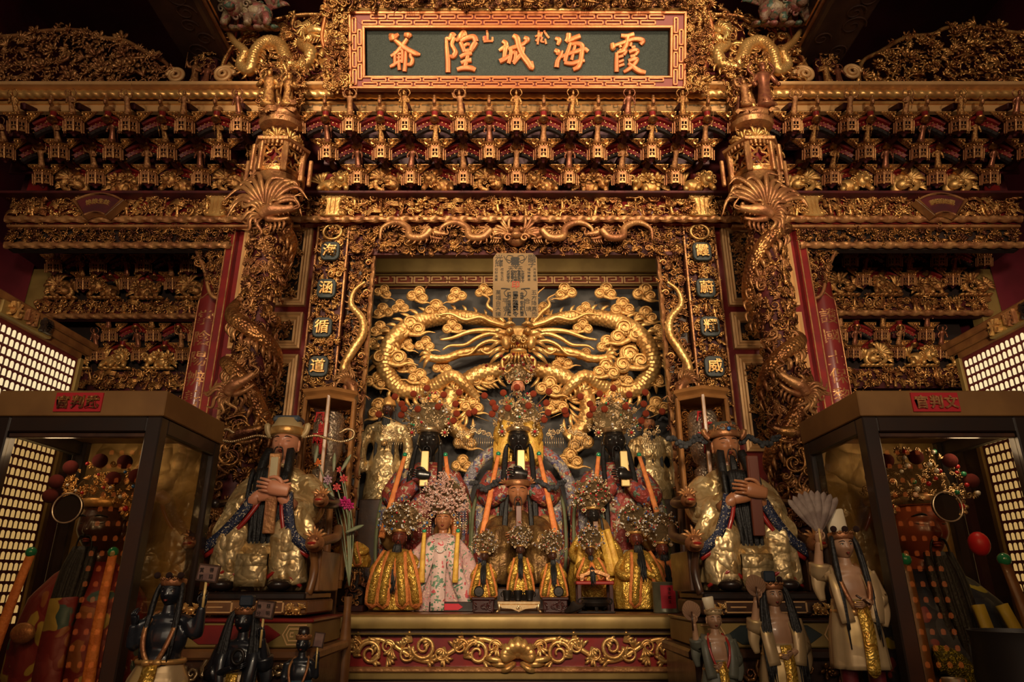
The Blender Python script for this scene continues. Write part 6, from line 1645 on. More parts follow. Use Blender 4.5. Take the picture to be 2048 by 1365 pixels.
# goddess
h = .108; loc, c = place(885, 1040, 3.58, h, zT+.002)
S = Statue('goddess_statue', 'goddess with pearl crown and pink floral robe in the front row', 'statue', loc)
rb, fr = cone_body(h, c, ((0, 1.55), (.3, 1.5), (.6, 1.25), (.82, 1.0), (.92, .7), (.98, .26)), .6, .05, 4)
S.add('robe', rb, PINK)
for s in (-1, 1): S.add('sleeve', tube(bez([(s*.7*h, -.1*h, c*.86), (s*1.2*h, -.4*h, c*.66), (s*1.35*h, -.7*h, c*.45), (s*1.5*h, -.75*h, c*.16)], 4), h*np.interp(np.linspace(0, 1, 13), [0, .5, 1], [.2, .34, .42]), 10, .5, 1., (0, -1, 0)), PINK)
add_head(S, c, h, SKT, 'closed', .22)
cr = crown(S, c+.74*h, h, 2.5*h, 1.9*h, 'c', 400, 270)
g = G()
for s in (-1, 1):
    for i in range(5):
        for j in range(9): g.add(ball((s*(.55+.14*i)*h, -.3*h, c+(.8-.11*j)*h), .032*h, 6, 5))
S.add('pearl_strings', g.get(), PEARL, parent=cr, kind='stuff')
for s in (-1, 1):
    S.add('ear_disc', xf(m_flower(8), (s*.72*h, -.4*h, c+.35*h), None, .22*h), SILV, parent=cr); S.add('ear_gem', ball((s*.72*h, -.5*h, c+.35*h), .07*h, 10, 7), JB, parent=cr)
    tassel(S, s*.78*h, -.8*h, c-.1*h, s*.74*h, -1.3*h, c-2.3*h, .12*h, YELL)
    S.add('side_panel', ribbon([fr(s*.35, .9), fr(s*.45, .66, .3), fr(s*.6, .35, .32), fr(s*.88, .02, .3)], .42*h, .05*h, False), PNL)
S.add('centre_panel', ribbon([fr(0, .88), fr(0, .66, .22), fr(0, .35, .4), fr(0, .01, .42)], .42*h, .05*h, False), PNL)
g = G()
for a in np.linspace(0, PI, 22): g.add(ball((.36*h*math.cos(a), -.62*h-.42*h*math.sin(a), c-.25*h-.75*h*math.sin(a)), .035*h, 7, 5))
S.add('pearl_necklace', g.get(), JW)
# official with winged hat in the middle
h = .15; loc, c = place(1036, 985, 3.70, h, zT+.11)
S = Statue('official_statue', 'bearded official with black winged hat and folded hands in the middle of the altar', 'statue', loc)
S.add('robe', seated_body(h, c/h, .78, .6, .6, .95, .085, True, .05, seed=7, drop=.5), mat('antique_gold_robe', (.22, .125, .04), (.12, .06, .022), .6, .42, 30, .5, 70))
add_head(S, c, h, SKT, 'closed', .24)
S.add('beard', xf(beard(h, .7*h, ((0, -.04),), .07, True, 2.0*h, 3), (0, -.1*h, c)), HAIR)
def hat(S, c, h, m1, m2, wing, wm, gem=None):
    b = S.add('hat', xf(lathe([(.40*h, 0), (.43*h, .05*h), (.42*h, .2*h), (.36*h, .26*h), (.30*h, .42*h), (.22*h, .47*h), (0, .48*h)], 20), (0, .04*h, c+.74*h)), m1)
    S.add('hat_band', xf(lathe([(.42*h, 0), (.455*h, .03*h), (.45*h, .19*h), (.42*h, .22*h)], 22), (0, .04*h, c+.74*h)), m2, parent=b)
    for s in (-1, 1):
        S.add('hat_leaf', xf(m_tuft(3, .26*h, 1.0, .05*h, 1), (s*.44*h, -.02*h, c+.85*h), roty(s*.8)), m2, parent=b)
        for nm, vf in wing(s): S.add(nm, vf, wm, parent=b)
def fuzzy(h, c, z=.80):
    def f(s):
        g = G(); r = np.random.RandomState(5+s)
        for i in range(34):
            x = .5+1.25*i/34; g.add(ball((s*x*h, (.1+r.uniform(-.06, .06))*h, c+(z+.12*math.sin(i*.25)+r.uniform(-.07, .07))*h), r.uniform(.06, .1)*h, 7, 5))
        return [('hat_wing', g.get())]
    return f
SMOKE = mat('dusty_black_plume', (.06, .06, .065), (.03, .03, .032), 0, .9, 40, .8, 120)
hat(S, c, h, BLACK, GOLDM, fuzzy(h, c), SMOKE)
S.add('tablet', xf(box(-.10*h, .10*h, -.02*h, .02*h, 0, .7*h, .02*h), (.02*h, -.88*h, c-.72*h)), mat('red_wood_tablet', (.12, .03, .015), None, 0, .4), 'a')
for (p_, cc) in (((-1, -.15, -.25), (.0, -1.0, -.95)), ((1, -.15, -.35), (.0, -.93, -1.1))):
    hv, _ = fingers_hand((cc[0]*h, cc[1]*h, c+cc[2]*h), 1, .62*h, p_, (0, 0, 1), .35, .15); S.add('hand', hv, SKT)
mk('pedestal', box(-.12, .18, 3.56, 3.84, zT+.001, zT+.11, .008), WOODD, None, label='dark carved plinth under the winged-hat official', cat='pedestal')
# guards behind
for (u, v, label, hatm) in ((774, 818, 'dark-faced bearded guardian in gold armour at the left back of the niche', GOLDB), (1300, 846, 'gold-robed guardian with black plume hat at the right back of the niche', BLACK)):
    h = .105; Y = 4.12; zb = P(0, 1000, 4.05).z; loc, c = place(u, v, Y, h, zb)
    S = Statue('guardian_statue', label, 'statue', loc)
    k = c/h
    parts = [ball((0, 0, k-1.1), (.95, .6, .95), 14, 10), ball((0, 0, k-.45), (.95, .5, .35), 12, 8), tube([(0, 0, k-.5), (0, 0, k+.1)], [.35, .22], 10), lathe([(1.2, .0), (1.15, .5), (.95, k*.45), (.75, k-1.8)], 18, 1, .65)]
    for s in (-1, 1): parts += [tube(bez([(s*.85, 0, k-.5), (s*1.25, -.1, k-1.3), (s*1.35, -.25, k-2.1), (s*1.3, -.3, k-2.9)], 5), np.linspace(.34, .30, 16), 10), ball((s*1.3, -.3, k-3.0), (.3, .25, .3), 8, 6)]
    V, F = remesh([(a*h, b) for a, b in parts], .1*h, 2); V = V.copy(); V[:, 1] += .03*h*np.sin(V[:, 2]/h*7)
    S.add('armour', (V, F), BROD); add_head(S, c, h, SKD if u < 1000 else SKT, 'open', .25)
    S.add('beard', xf(beard(h, 2.2*h, ((0, .02), (-.1, .05), (.1, .05)), .2, True, 2.6*h, 3), (0, 0, c)), HAIR)
    S.add('helmet', xf(lathe([(.45*h, 0), (.48*h, .08*h), (.40*h, .3*h), (.3*h, .5*h), (.1*h, .62*h), (0, .7*h)], 16), (0, .03*h, c+.72*h)), hatm)
    if u > 1000:
        for nm, vf in fuzzy(h, c, .7)(1): S.add(nm, xf(vf, (.1*h, -.35*h, 0)), SMOKE)
    else: S.add('breast_clasp', ball((0, -.62*h, c-1.6*h), (.2*h, .1*h, .16*h), 10, 7), GOLDB)
    mk('pedestal', box(loc[0]-.12, loc[0]+.12, Y-.1, Y+.13, zT+.001, zb, .006), WOODD, None, label='dark post pedestal under the guardian at the '+('left', 'right')[u > 1000]+' back', cat='pedestal')
# ---------------------------------------------------------------- things on the table front
BRZ = mat('dark_bronze', (.035, .028, .024), (.02, .016, .014), .6, .4, 12)
ROSE = mat('rosewood', (.06, .014, .012), (.035, .009, .008), 0, .3, 10, coat=.4)
for side, u0, u1 in (('left', 946, 988), ('right', 1086, 1134)):
    Y = 3.33; a, b = P(u0, 1220, Y).x, P(u1, 1220, Y).x; z1 = P(0, 1195, Y).z
    t = thing('rosewood_stand', 'dark rosewood box stand '+side+' of the gilt footed stand', 'stand', ((a+b)/2, Y, zT+.001))
    mk('stand_body', box(a, b, Y-.04, Y+.06, zT+.001, z1-.012, .004), ROSE, t); mk('stand_top', box(a-.006, b+.006, Y-.046, Y+.066, z1-.012, z1, .003), ROSE, t)
    g = G(); g.add(carve(b-a-.02, z1-zT-.03, 7, .022, {'curl': 3, 'tuft': 1}, .004), ((a+b)/2, Y-.042, zT+.012)); mk('carved_front', g, ROSE, t, smooth=True, kind='stuff')
    cx = (P(958, 1180, Y).x, P(1117, 1180, Y).x)[side == 'right']
    d = thing('coin_ornament', 'bronze coin-shaped ornament standing on the '+side+' rosewood stand', 'ornament', (cx, Y, z1))
    ring = [(cx+.022*math.cos(q), z1+.024+.022*math.sin(q)) for q in np.linspace(0, 2*PI, 24, endpoint=False)]
    mk('disc', prism(ring, Y-.004, Y+.004, .002), BRZ, d); mk('rim', tube([(x, Y-.005, z) for x, z in ring], .0025, 5, closed=True), BRZ, d); mk('square_hole', box(cx-.006, cx+.006, Y-.008, Y-.003, z1+.018, z1+.03), BLACK, d)
Y = 3.26; a, b = P(990, 1222, Y).x, P(1085, 1222, Y).x; z1 = P(0, 1203, Y).z
t = thing('gilt_footed_stand', 'pale gilt stand with curled feet in front of the deities', 'stand', ((a+b)/2, Y, zT+.001))
mk('stand_top', box(a+.01, b-.01, Y-.03, Y+.06, z1-.014, z1, .003), SILV, t)
ap = [(a+.02, z1-.014), (b-.02, z1-.014), (b-.03, z1-.03), ((a+b)/2+.03, z1-.034), ((a+b)/2, z1-.046), ((a+b)/2-.03, z1-.034), (a+.03, z1-.03)]
mk('apron', prism(ap, Y-.028, Y-.018, .002), SILV, t); mk('apron_scroll', xf(m_cloud(0), ((a+b)/2, Y-.03, z1-.028), None, .014), SILV, t, smooth=True)
for s, x in ((1, a+.018), (-1, b-.018)):
    for yy in (Y-.02, Y+.05): mk('leg', tube(bez([(x, yy, z1-.012), (x+s*.002, yy-.003, z1-.03), (x-s*.004, yy, zT+.012), (x-s*.012, yy-.004, zT+.006)], 4), np.linspace(.009, .005, 13), 7), SILV, t, smooth=True)
for i, u in enumerate((1014, 1036, 1059)):
    Y2 = 3.27; cx = P(u, 1200, Y2).x; t = thing('bronze_cup', ('left', 'middle', 'right')[i]+' of three small bronze cups on the gilt footed stand', 'cup', (cx, Y2, z1)); 
    mk('cup_body', xf(lathe([(.012, 0), (.016, .004), (.015, .012), (.020, .03), (.021, .045), (.018, .046), (.016, .03), (.0, .012)], 16), (cx, Y2, z1)), BRZ, t)
    for s in (-1, 1): mk('cup_handle', tube([(cx+s*(.020+.007*math.sin(q)), Y2, z1+.028+.010*math.cos(q)) for q in np.linspace(0, PI, 8)], .0025, 5), BRZ, t)
# incense burner, stool, tin
Y = 3.31; cx = P(1190, 1200, Y).x; zb = zT+.02
t = thing('incense_burner', 'round dark bronze incense burner on a black stand right of centre', 'incense burner', (cx, Y, zT+.001))
mk('bowl', xf(lathe([(.03, zb-zT+.0), (.058, .03), (.066, .044), (.060, .056), (.054, .060), (.062, .066), (.058, .068), (.048, .058), (0, .05)], 24), (cx, Y, zT)), BRZ, t)
for q in range(3): a_ = q*2*PI/3-PI/2; mk('foot', tube([(cx+.04*math.cos(a_), Y+.04*math.sin(a_), zT+.03), (cx+.05*math.cos(a_), Y+.05*math.sin(a_), zT+.008)], [.010, .007], 7), BRZ, t)
for s in (-1, 1): mk('handle', tube([(cx+s*(.062+.016*math.sin(q)), Y, zT+.05+.012*math.cos(q)) for q in np.linspace(0, PI, 8)], .004, 6), BRZ, t)
mk('stand_plate', box(cx-.085, cx+.085, Y-.05, Y+.05, zT+.001, zT+.010, .003), BLACK, t)
cl = P(1150, 1214, 3.27); g = G(); V, F = lathe([(.046, 0), (.05, .006), (.04, .014), (.018, .022), (.008, .034), (0, .036)], 20); mk('burner_lid', ((V@roty(-.35).T@rotx(.2).T)+A([cl.x, 3.27, zT+.018]), F), BRZ, label='dark bronze burner lid leaning left of the incense burner', cat='lid')
Y = 3.42; cx = P(1188, 1170, Y).x; z1 = P(0, 1163, Y).z
t = thing('red_stool', 'small red lacquered offering stool behind the incense burner', 'stool', (cx, Y, zT+.001))
mk('stool_top', box(cx-.09, cx+.09, Y-.05, Y+.07, z1-.016, z1, .004), mat('bright_red_lacquer', (.30, .02, .015), None, 0, .35, coat=.4), t)
for sx in (-1, 1):
    for yy in (Y-.04, Y+.06): mk('leg', box(cx+sx*.075-.009, cx+sx*.075+.009, yy-.008, yy+.008, zT+.001, z1-.016, .002), ROSE, t)
mk('rail', prism([(cx-.07, z1), (cx-.07, z1+.03), (cx-.05, z1+.035), (cx-.02, z1+.05), (cx+.02, z1+.05), (cx+.05, z1+.035), (cx+.07, z1+.03), (cx+.07, z1), (cx+.055, z1), (cx+.05, z1+.02), (cx, z1+.036), (cx-.05, z1+.02), (cx-.055, z1)], Y-.052, Y-.044, .001), GOLDM, t)
Y = 3.33; cx = P(1331, 1200, Y).x; h_ = P(0, 1165, Y).z-zT
t = thing('labelled_tin', 'oval glass-green tin with red paper label at the right of the altar', 'tin', (cx, Y, zT+.001))
mk('tin_body', xf(lathe([(.058, 0), (.06, .004), (.058, .008), (.058, h_-.008), (.061, h_-.004), (.058, h_), (.05, h_-.004), (0, h_-.01)], 26, 1, .75), (cx, Y, zT+.001)), mat('grey_green_tin', (.17, .16, .10), (.11, .11, .07), .2, .35, 12), t)
a = np.linspace(-.5, .75, 9); V = A([[cx+.0595*math.sin(q), Y-.0595*.75*math.cos(q), z] for z in (zT+.02, zT+h_-.014) for q in a]); lab = mk('red_label', (V, grid_faces(2, 9)), mat('red_paper', (.50, .012, .03), None, 0, .6), t)
for i, ch in enumerate('值年爐主'):
    mk('character', xf(text(ch, .016, .02, .01, res=1), (cx+.010, Y-.0466, zT+h_-.03-.018*i)), BLACK, lab, smooth=False)
t = thing('carved_figure_base', 'small dark carved base with seated figures at the far left of the altar', 'carving', (P(706, 1180, 3.45).x, 3.45, zT+.001))
cx = P(706, 1180, 3.45).x; z1 = P(0, 1136, 3.45).z
mk('base_block', box(cx-.06, cx+.06, 3.42, 3.56, zT+.001, zT+.03, .004), ROSE, t); g = G(); g.add(carve(.11, z1-zT-.035, 5, .035, {'curl': 2, 'rock': 2, 'person': 2}, .03), (cx, 3.47, zT+.03)); mk('carving', g, GOLDD, t, smooth=True, kind='stuff'); mk('core', box(cx-.045, cx+.045, 3.47, 3.55, zT+.03, z1-.002, .004), BLACK, t)
cx = P(900, 1200, 3.44).x
t = thing('name_plinth', 'black base block with red arrow-ended name sash below the goddess', 'plinth', (cx, 3.46, zT+.001))
mk('base_block', box(cx-.10, cx+.12, 3.45, 3.50, zT+.001, zT+.045, .003), BLACK, t)
mk('red_sash', prism([(cx-.09, zT+.008), (cx+.04, zT+.008), (cx+.062, zT+.022), (cx+.04, zT+.037), (cx-.09, zT+.037)], 3.443, 3.45, .001), MATS['red_paper'], t)
mk('character', xf(text('夫', .022, .05, .02, res=1), (cx-.055, 3.441, zT+.023)), GOLDB, t)
# ---------------------------------------------------------------- the two enthroned judges beside the altar
PLQ = mat('mirror_plaque', (.45, .38, .22), None, .3, .25)
def judge(side, u, v, h, skin, hatkind, label):
    Y = 2.76; zb = P(u, 1184, Y-.2).z; loc, c = place(u, v, Y, h, zb); zc = c/h
    S = Statue('enthroned_statue', label, 'statue', loc)
    hx = .24 if side == 'left' else -.08
    S.add('robe', seated_body(h, zc, .92, .72, 1.05, 1.25, .055, True, .04, drop=1.35, seed=11), BROD)
    add_head(S, c, h, skin, 'closed', .24)
    S.add('beard', xf(beard(h, 1.0*h, ((0, .0),), .08, True, None, 3), (0, -.12*h, c)), HAIR)
    for s in (-1, 1):   # flat side locks of the beard
        S.add('side_lock', ribbon([(s*.30*h, -.35*h, c+.25*h), (s*.36*h, -.62*h, c-.2*h), (s*.36*h, -.80*h, c-.85*h)], .13*h, .12*h, False), HAIR)
    S.add('long_beard', xf(beard(h, 2.9*h, ((0, 0), (-.25, .02), (.25, .02), (-.12, 0), (.12, 0)), .3, False, None, 8, -1.1, out=.75), (0, -.55*h, c)), HAIR)
    # wide cuffs in blue and red under the gold sleeves
    for s in (-1, 1):
        p = [((s*.42+hx)*h, -1.32*h, c-1.05*h), ((s*.62+hx*.6)*h, -1.42*h, c-1.6*h), (s*.95*h, -1.40*h, c-2.15*h), (s*1.5*h, -1.28*h, c-2.55*h)]
        S.add('blue_cuff', ribbon(p, .17*h, .06*h, False), floral('cuff_blue_'+side, (.02, .025, .06), [(.55, .45, .3), (.6, .5, .35)], 60, .3, .2, .5, .4) if ('cuff_blue_'+side) not in MATS else MATS['cuff_blue_'+side])
        S.add('red_lining', ribbon([(a-s*.17*h, b+.05*h, d-.10*h) for a, b, d in p], .07*h, .06*h, False), MATS['bright_red_lacquer'])
        S.add('shoe', ball((s*.72*h, -1.42*h, .16*h), (.30*h, .34*h, .16*h), 12, 8), BLACK)
        S.add('hem', tube(bez([(s*.3*h, -1.32*h, .3*h), (s*.7*h, -1.42*h, .48*h), (s*1.2*h, -1.2*h, .12*h)], 5), .05*h, 6), MATS['bright_red_lacquer'])
    S.add('apron', ribbon([(0, -1.25*h, c-2.3*h), (0, -1.5*h, c-2.9*h), (0, -1.52*h, .9*h), (0, -1.5*h, .12*h)], .55*h, .06*h, False), BROD)
    # tablet held upright between the hands
    tz = c-2.1*h; tb = S.add('tablet', xf(box(-.15*h, .15*h, -.05*h, .05*h, 0, 2.05*h, .02*h), ((.06+hx)*h if side == 'left' else .16*h, -1.46*h, tz), rotx(.06)), GOLDM if side == 'left' else MATS['red_wood_tablet'], 'a')
    S.add('tablet_face', xf(box(-.10*h, .10*h, -.065*h, -.045*h, 1.15*h, 1.95*h, .005*h), ((.06+hx)*h if side == 'left' else .16*h, -1.46*h, tz), rotx(.06)), PLQ if side == 'left' else MATS['red_wood_tablet'], 'a', parent=tb)
    hv, _ = fingers_hand(((.24+hx)*h, -1.62*h, c-.98*h), 1, .88*h, (-1, -.05, .22), (0, 0, 1), .35, .12); S.add('hand', hv, skin)
    hv, _ = fingers_hand(((-.06+hx)*h, -1.50*h, c-1.08*h), 1, .88*h, (1, -.05, .35), (0, 0, 1), .35, .14); S.add('hand', hv, skin)
    for s in (-1, 1): S.add('forearm', tube([((s*.25+hx)*h, -1.45*h, c-1.1*h), ((s*.6+hx*.6)*h, -1.15*h, c-1.4*h)], [.15*h, .2*h], 10), skin)
    z = c+.72*h
    if hatkind == 'pearl':
        b = S.add('cap', xf(lathe([(.41*h, 0), (.45*h, .05*h), (.46*h, .3*h), (.40*h, .36*h), (.36*h, .52*h), (0, .55*h)], 24), (0, .02*h, z)), mat('cream_cap', (.55, .42, .22), (.45, .32, .15), .1, .4, 10)); S.add('cap_crown', xf(cbox((0, .05*h, .5*h), (.78*h, .6*h, .2*h), .06*h), (0, 0, z)), mat('blue_grey_cap', (.05, .07, .10), None, 0, .4), 'a', parent=b)
        S.add('cap_band', xf(lathe([(.44*h, .02*h), (.475*h, .05*h), (.48*h, .22*h), (.45*h, .26*h)], 24), (0, .02*h, z)), GOLDB, parent=b)
        for s in (-1, 1):
            S.add('cap_wing_leaf', ribbon([(s*.44*h, 0, z), (s*.56*h, 0, z+.15*h), (s*.60*h, 0, z+.42*h)], .10*h, .08*h, True), MATS['cream_cap'], parent=b)
            p = bez([(s*.46*h, .02*h, z-.02*h), (s*.85*h, 0, z+.04*h), (s*1.2*h, -.05*h, z-.06*h), (s*1.6*h, -.05*h, z-.15*h), (s*1.92*h, -.05*h, z-.05*h), (s*1.95*h, -.05*h, z+.15*h), (s*1.75*h, -.05*h, z+.22*h), (s*1.55*h, -.05*h, z+.12*h)], 7)
            g = G(); [g.add(ball(q, .042*h, 7, 5)) for q in p[::1]]; S.add('pearl_wire', g.get(), SILV, parent=b); S.add('wing_wire', tube(p, .022*h, 6), GOLDM, parent=b)
    else:
        b = S.add('cap', xf(lathe([(.41*h, 0), (.45*h, .05*h), (.44*h, .3*h), (.36*h, .45*h), (0, .5*h)], 24), (0, .02*h, z)), mat('grey_green_cap', (.07, .075, .06), None, 0, .45)); S.add('cap_band', xf(lathe([(.43*h, 0), (.475*h, .03*h), (.47*h, .16*h), (.44*h, .2*h)], 24), (0, .02*h, z)), GOLDM, parent=b)
        g = G(); [g.add(LIB['curl'][i % 3], (.45*h*math.sin(a), -.45*h*math.cos(a)+.02*h, z+.24*h+.08*h*math.cos(2*a)), rotz(a)@roty(i*1.2), .1*h) for i, a in enumerate(np.linspace(-1.5, 1.5, 14))]; S.add('cap_scrolls', g.get(), GOLDM, parent=b, kind='stuff'); S.add('cap_stone', ball((0, -.5*h, z+.2*h), (.06*h, .03*h, .06*h), 8, 6), JB, parent=b)
        for s in (-1, 1):
            S.add('cap_wing_leaf', ribbon([(s*.44*h, 0, z), (s*.56*h, 0, z+.12*h), (s*.60*h, 0, z+.3*h)], .10*h, .08*h, True), GOLDM, parent=b)
            for nm, vf in fuzzy(h*.92, c, .72)(s): S.add(nm, xf(vf, (s*.06*h, 0, 0)), SMOKE, parent=b)
    # ---- throne
    def tb(a0, a1, *r):
        lo, hi = (max(a0, -1.09), a1) if side == 'left' else (a0, min(a1, 1.09))
        return box(lo, hi, *r)
    T = thing('throne', 'carved wooden throne with dragon-head arms under the '+side+' enthroned statue', 'throne', (loc[0], Y, zb-.38))
    wd = WOOD if side == 'left' else WOODD; x = loc[0]; W = 1.5*h
    mk('seat', tb(x-W, x+W, Y-1.75*h, Y+.75*h, zb-.028, zb-.002, .006), BLACK, T)
    mk('seat_rail', tb(x-W-.01, x+W+.01, Y-1.78*h, Y+.75*h, zb-.075, zb-.028, .006), wd, T)
    g = G(); 
    for k in range(2):
        s = -1 if k else 1
        for (a0, a1, b0, b1) in ((.10, .42, -.036, -.031), (.10, .42, -.070, -.065), (.10, .12, -.07, -.031), (.2, .36, -.053, -.048), (.4, .42, -.07, -.031)): g.add(box(x+min(s*a0, s*a1)*W*1.6, x+max(s*a0, s*a1)*W*1.6, Y-1.8*h, Y-1.77*h, zb+b0, zb+b1, .001))
    mk('meander_inlay', g, GOLDP, T)
    for s in (-1, 1): mk('lion_ornament', xf(m_beast(1, 1), (x+s*W*.85, Y-1.80*h, zb-.075), None, .06), GOLDB, T, smooth=True)
    # lower step with octagonal inlay
    z1 = zb-.085; mk('step_top', tb(x-W*1.25, x+W*1.25, Y-2.2*h, Y+.75*h, z1-.012, z1, .004), RED if side == 'left' else WOODD, T)
    mk('step_front', tb(x-W*1.22, x+W*1.22, Y-2.15*h, Y+.75*h, z1-.09, z1-.012, .004), OLIVE, T)
    oc = [(x+a*W*.75, z1-.05+b*.03) for a, b in ((-.7, -1), (.7, -1), (1, 0), (.7, 1), (-.7, 1), (-1, 0))]
    mk('octagon_inlay', prism(oc, Y-2.17*h, Y-2.14*h, .002), RED if side == 'left' else MED, T)
    g = G()
    for s in (-1, 1):
        for k in range(3): g.add(tube([(x+s*W*(1.15-.1*k), Y-2.16*h, z1-.02-.012*k), (x+s*W*(.86+.02*k), Y-2.16*h, z1-.02-.012*k), (x+s*W*(.78+.06*k), Y-2.16*h, z1-.05), (x+s*W*(.86+.02*k), Y-2.16*h, z1-.08+.012*k), (x+s*W*(1.15-.1*k), Y-2.16*h, z1-.08+.012*k)], .003, 4))
    mk('line_inlay', g, GOLDP, T)
    if side == 'right': mk('character', xf(text('爺', .045, .06, .02), (x-.01, Y-2.19*h, z1-.05)), GOLDB, T)
    mk('base_shelf', tb(x-W*1.4, x+W*1.4, Y-2.35*h, Y+.75*h, z1-.125, z1-.092, .008), wd, T)
    mk('base_frieze', tb(x-W*1.3, x+W*1.3, Y-2.2*h, Y+.9*h, z1-.30, z1-.125), WOODD, T)
    g = G(); g.add(carve(W*2.2, .16, 31, .05, {'curl': 3, 'flower': 1, 'tuft': 2}, .02), (x, Y-2.22*h, z1-.29)); mk('base_carving', g, SILV if side == 'left' else GOLDD, T, smooth=True, kind='stuff')
    mk('base_block', tb(x-W*1.35, x+W*1.35, Y-2.2*h, Y+.9*h, 0, z1-.30, .01), wd, T)
    for s in (-1, 1):   # arms with dragon-head ends, curved back
        p = bez([(x+s*1.45*h, Y-1.45*h, zb+1.12*h), (x+s*1.62*h, Y-.8*h, zb+1.28*h), (x+s*1.70*h, Y+.0, zb+1.42*h), (x+s*1.55*h, Y+.7*h, zb+1.7*h)], 6); mk('arm_rail', tube(p, .13*h, 10), wd, T, smooth=True)
        mk('arm_post', tube(bez([(x+s*1.45*h, Y-1.35*h, zb-.01), (x+s*1.52*h, Y-1.25*h, zb+.5*h), (x+s*1.46*h, Y-1.4*h, zb+1.05*h)], 5), .10*h, 8), wd, T, smooth=True)
        mk('side_panel', box(x+s*1.52*h-.02, x+s*1.52*h+.02, Y-1.2*h, Y+.8*h, zb-.0, zb+1.0*h, .004), wd, T)
        for (dy, dz, k) in ((-1.55, 1.15, 1.0), (-1.35, 2.25, .85)):
            q = A([x+s*1.55*h, Y+dy*h, zb+dz*h]); g = G(); g.add(ball(q, (.24*h*k, .3*h*k, .22*h*k), 12, 9)); g.add(ball(q+A([0, -.24*h*k, -.06*h*k]), (.17*h*k, .15*h*k, .10*h*k), 10, 7)); g.add(m_tuft(6, .35*h*k, 2.0, .05*h, 3), q+A([0, .05*h, .1*h]))
            for e in (-1, 1): g.add(ball(q+A([e*.1*h, -.24*h*k, .1*h]), .05*h, 7, 5))
            dh = mk('dragon_head', g, GOLDM, T, smooth=True); mk('red_mouth', ball(q+A([0, -.30*h*k, -.02*h]), (.12*h*k, .12*h*k, .05*h*k), 9, 6), MATS['bright_red_lacquer'], dh)
        p = bez([(x+s*1.35*h, Y-1.05*h, zb+2.2*h), (x+s*1.6*h, Y-.4*h, zb+2.25*h), (x+s*1.5*h, Y+.4*h, zb+2.4*h), (x+s*.9*h, Y+.85*h, zb+2.6*h), (x, Y+.95*h, zb+2.7*h)], 6); mk('back_rail', tube(p, .12*h, 9), BLACK if side == 'left' else wd, T, smooth=True)
        mk('back_post', tube([(x+s*1.3*h, Y+.75*h, zb), (x+s*1.25*h, Y+.7*h, zb+2.5*h)], .10*h, 8), wd, T, smooth=True)
    return S
judge('left', 563, 884, .142, SKP, 'pearl', 'enthroned pale-faced judge in gold robe with pearl-winged cap, left of the altar')
judge('right', 1459, 888, .142, SKT, 'plume', 'enthroned tan-faced judge in gold robe with plume-winged cap, right of the altar')
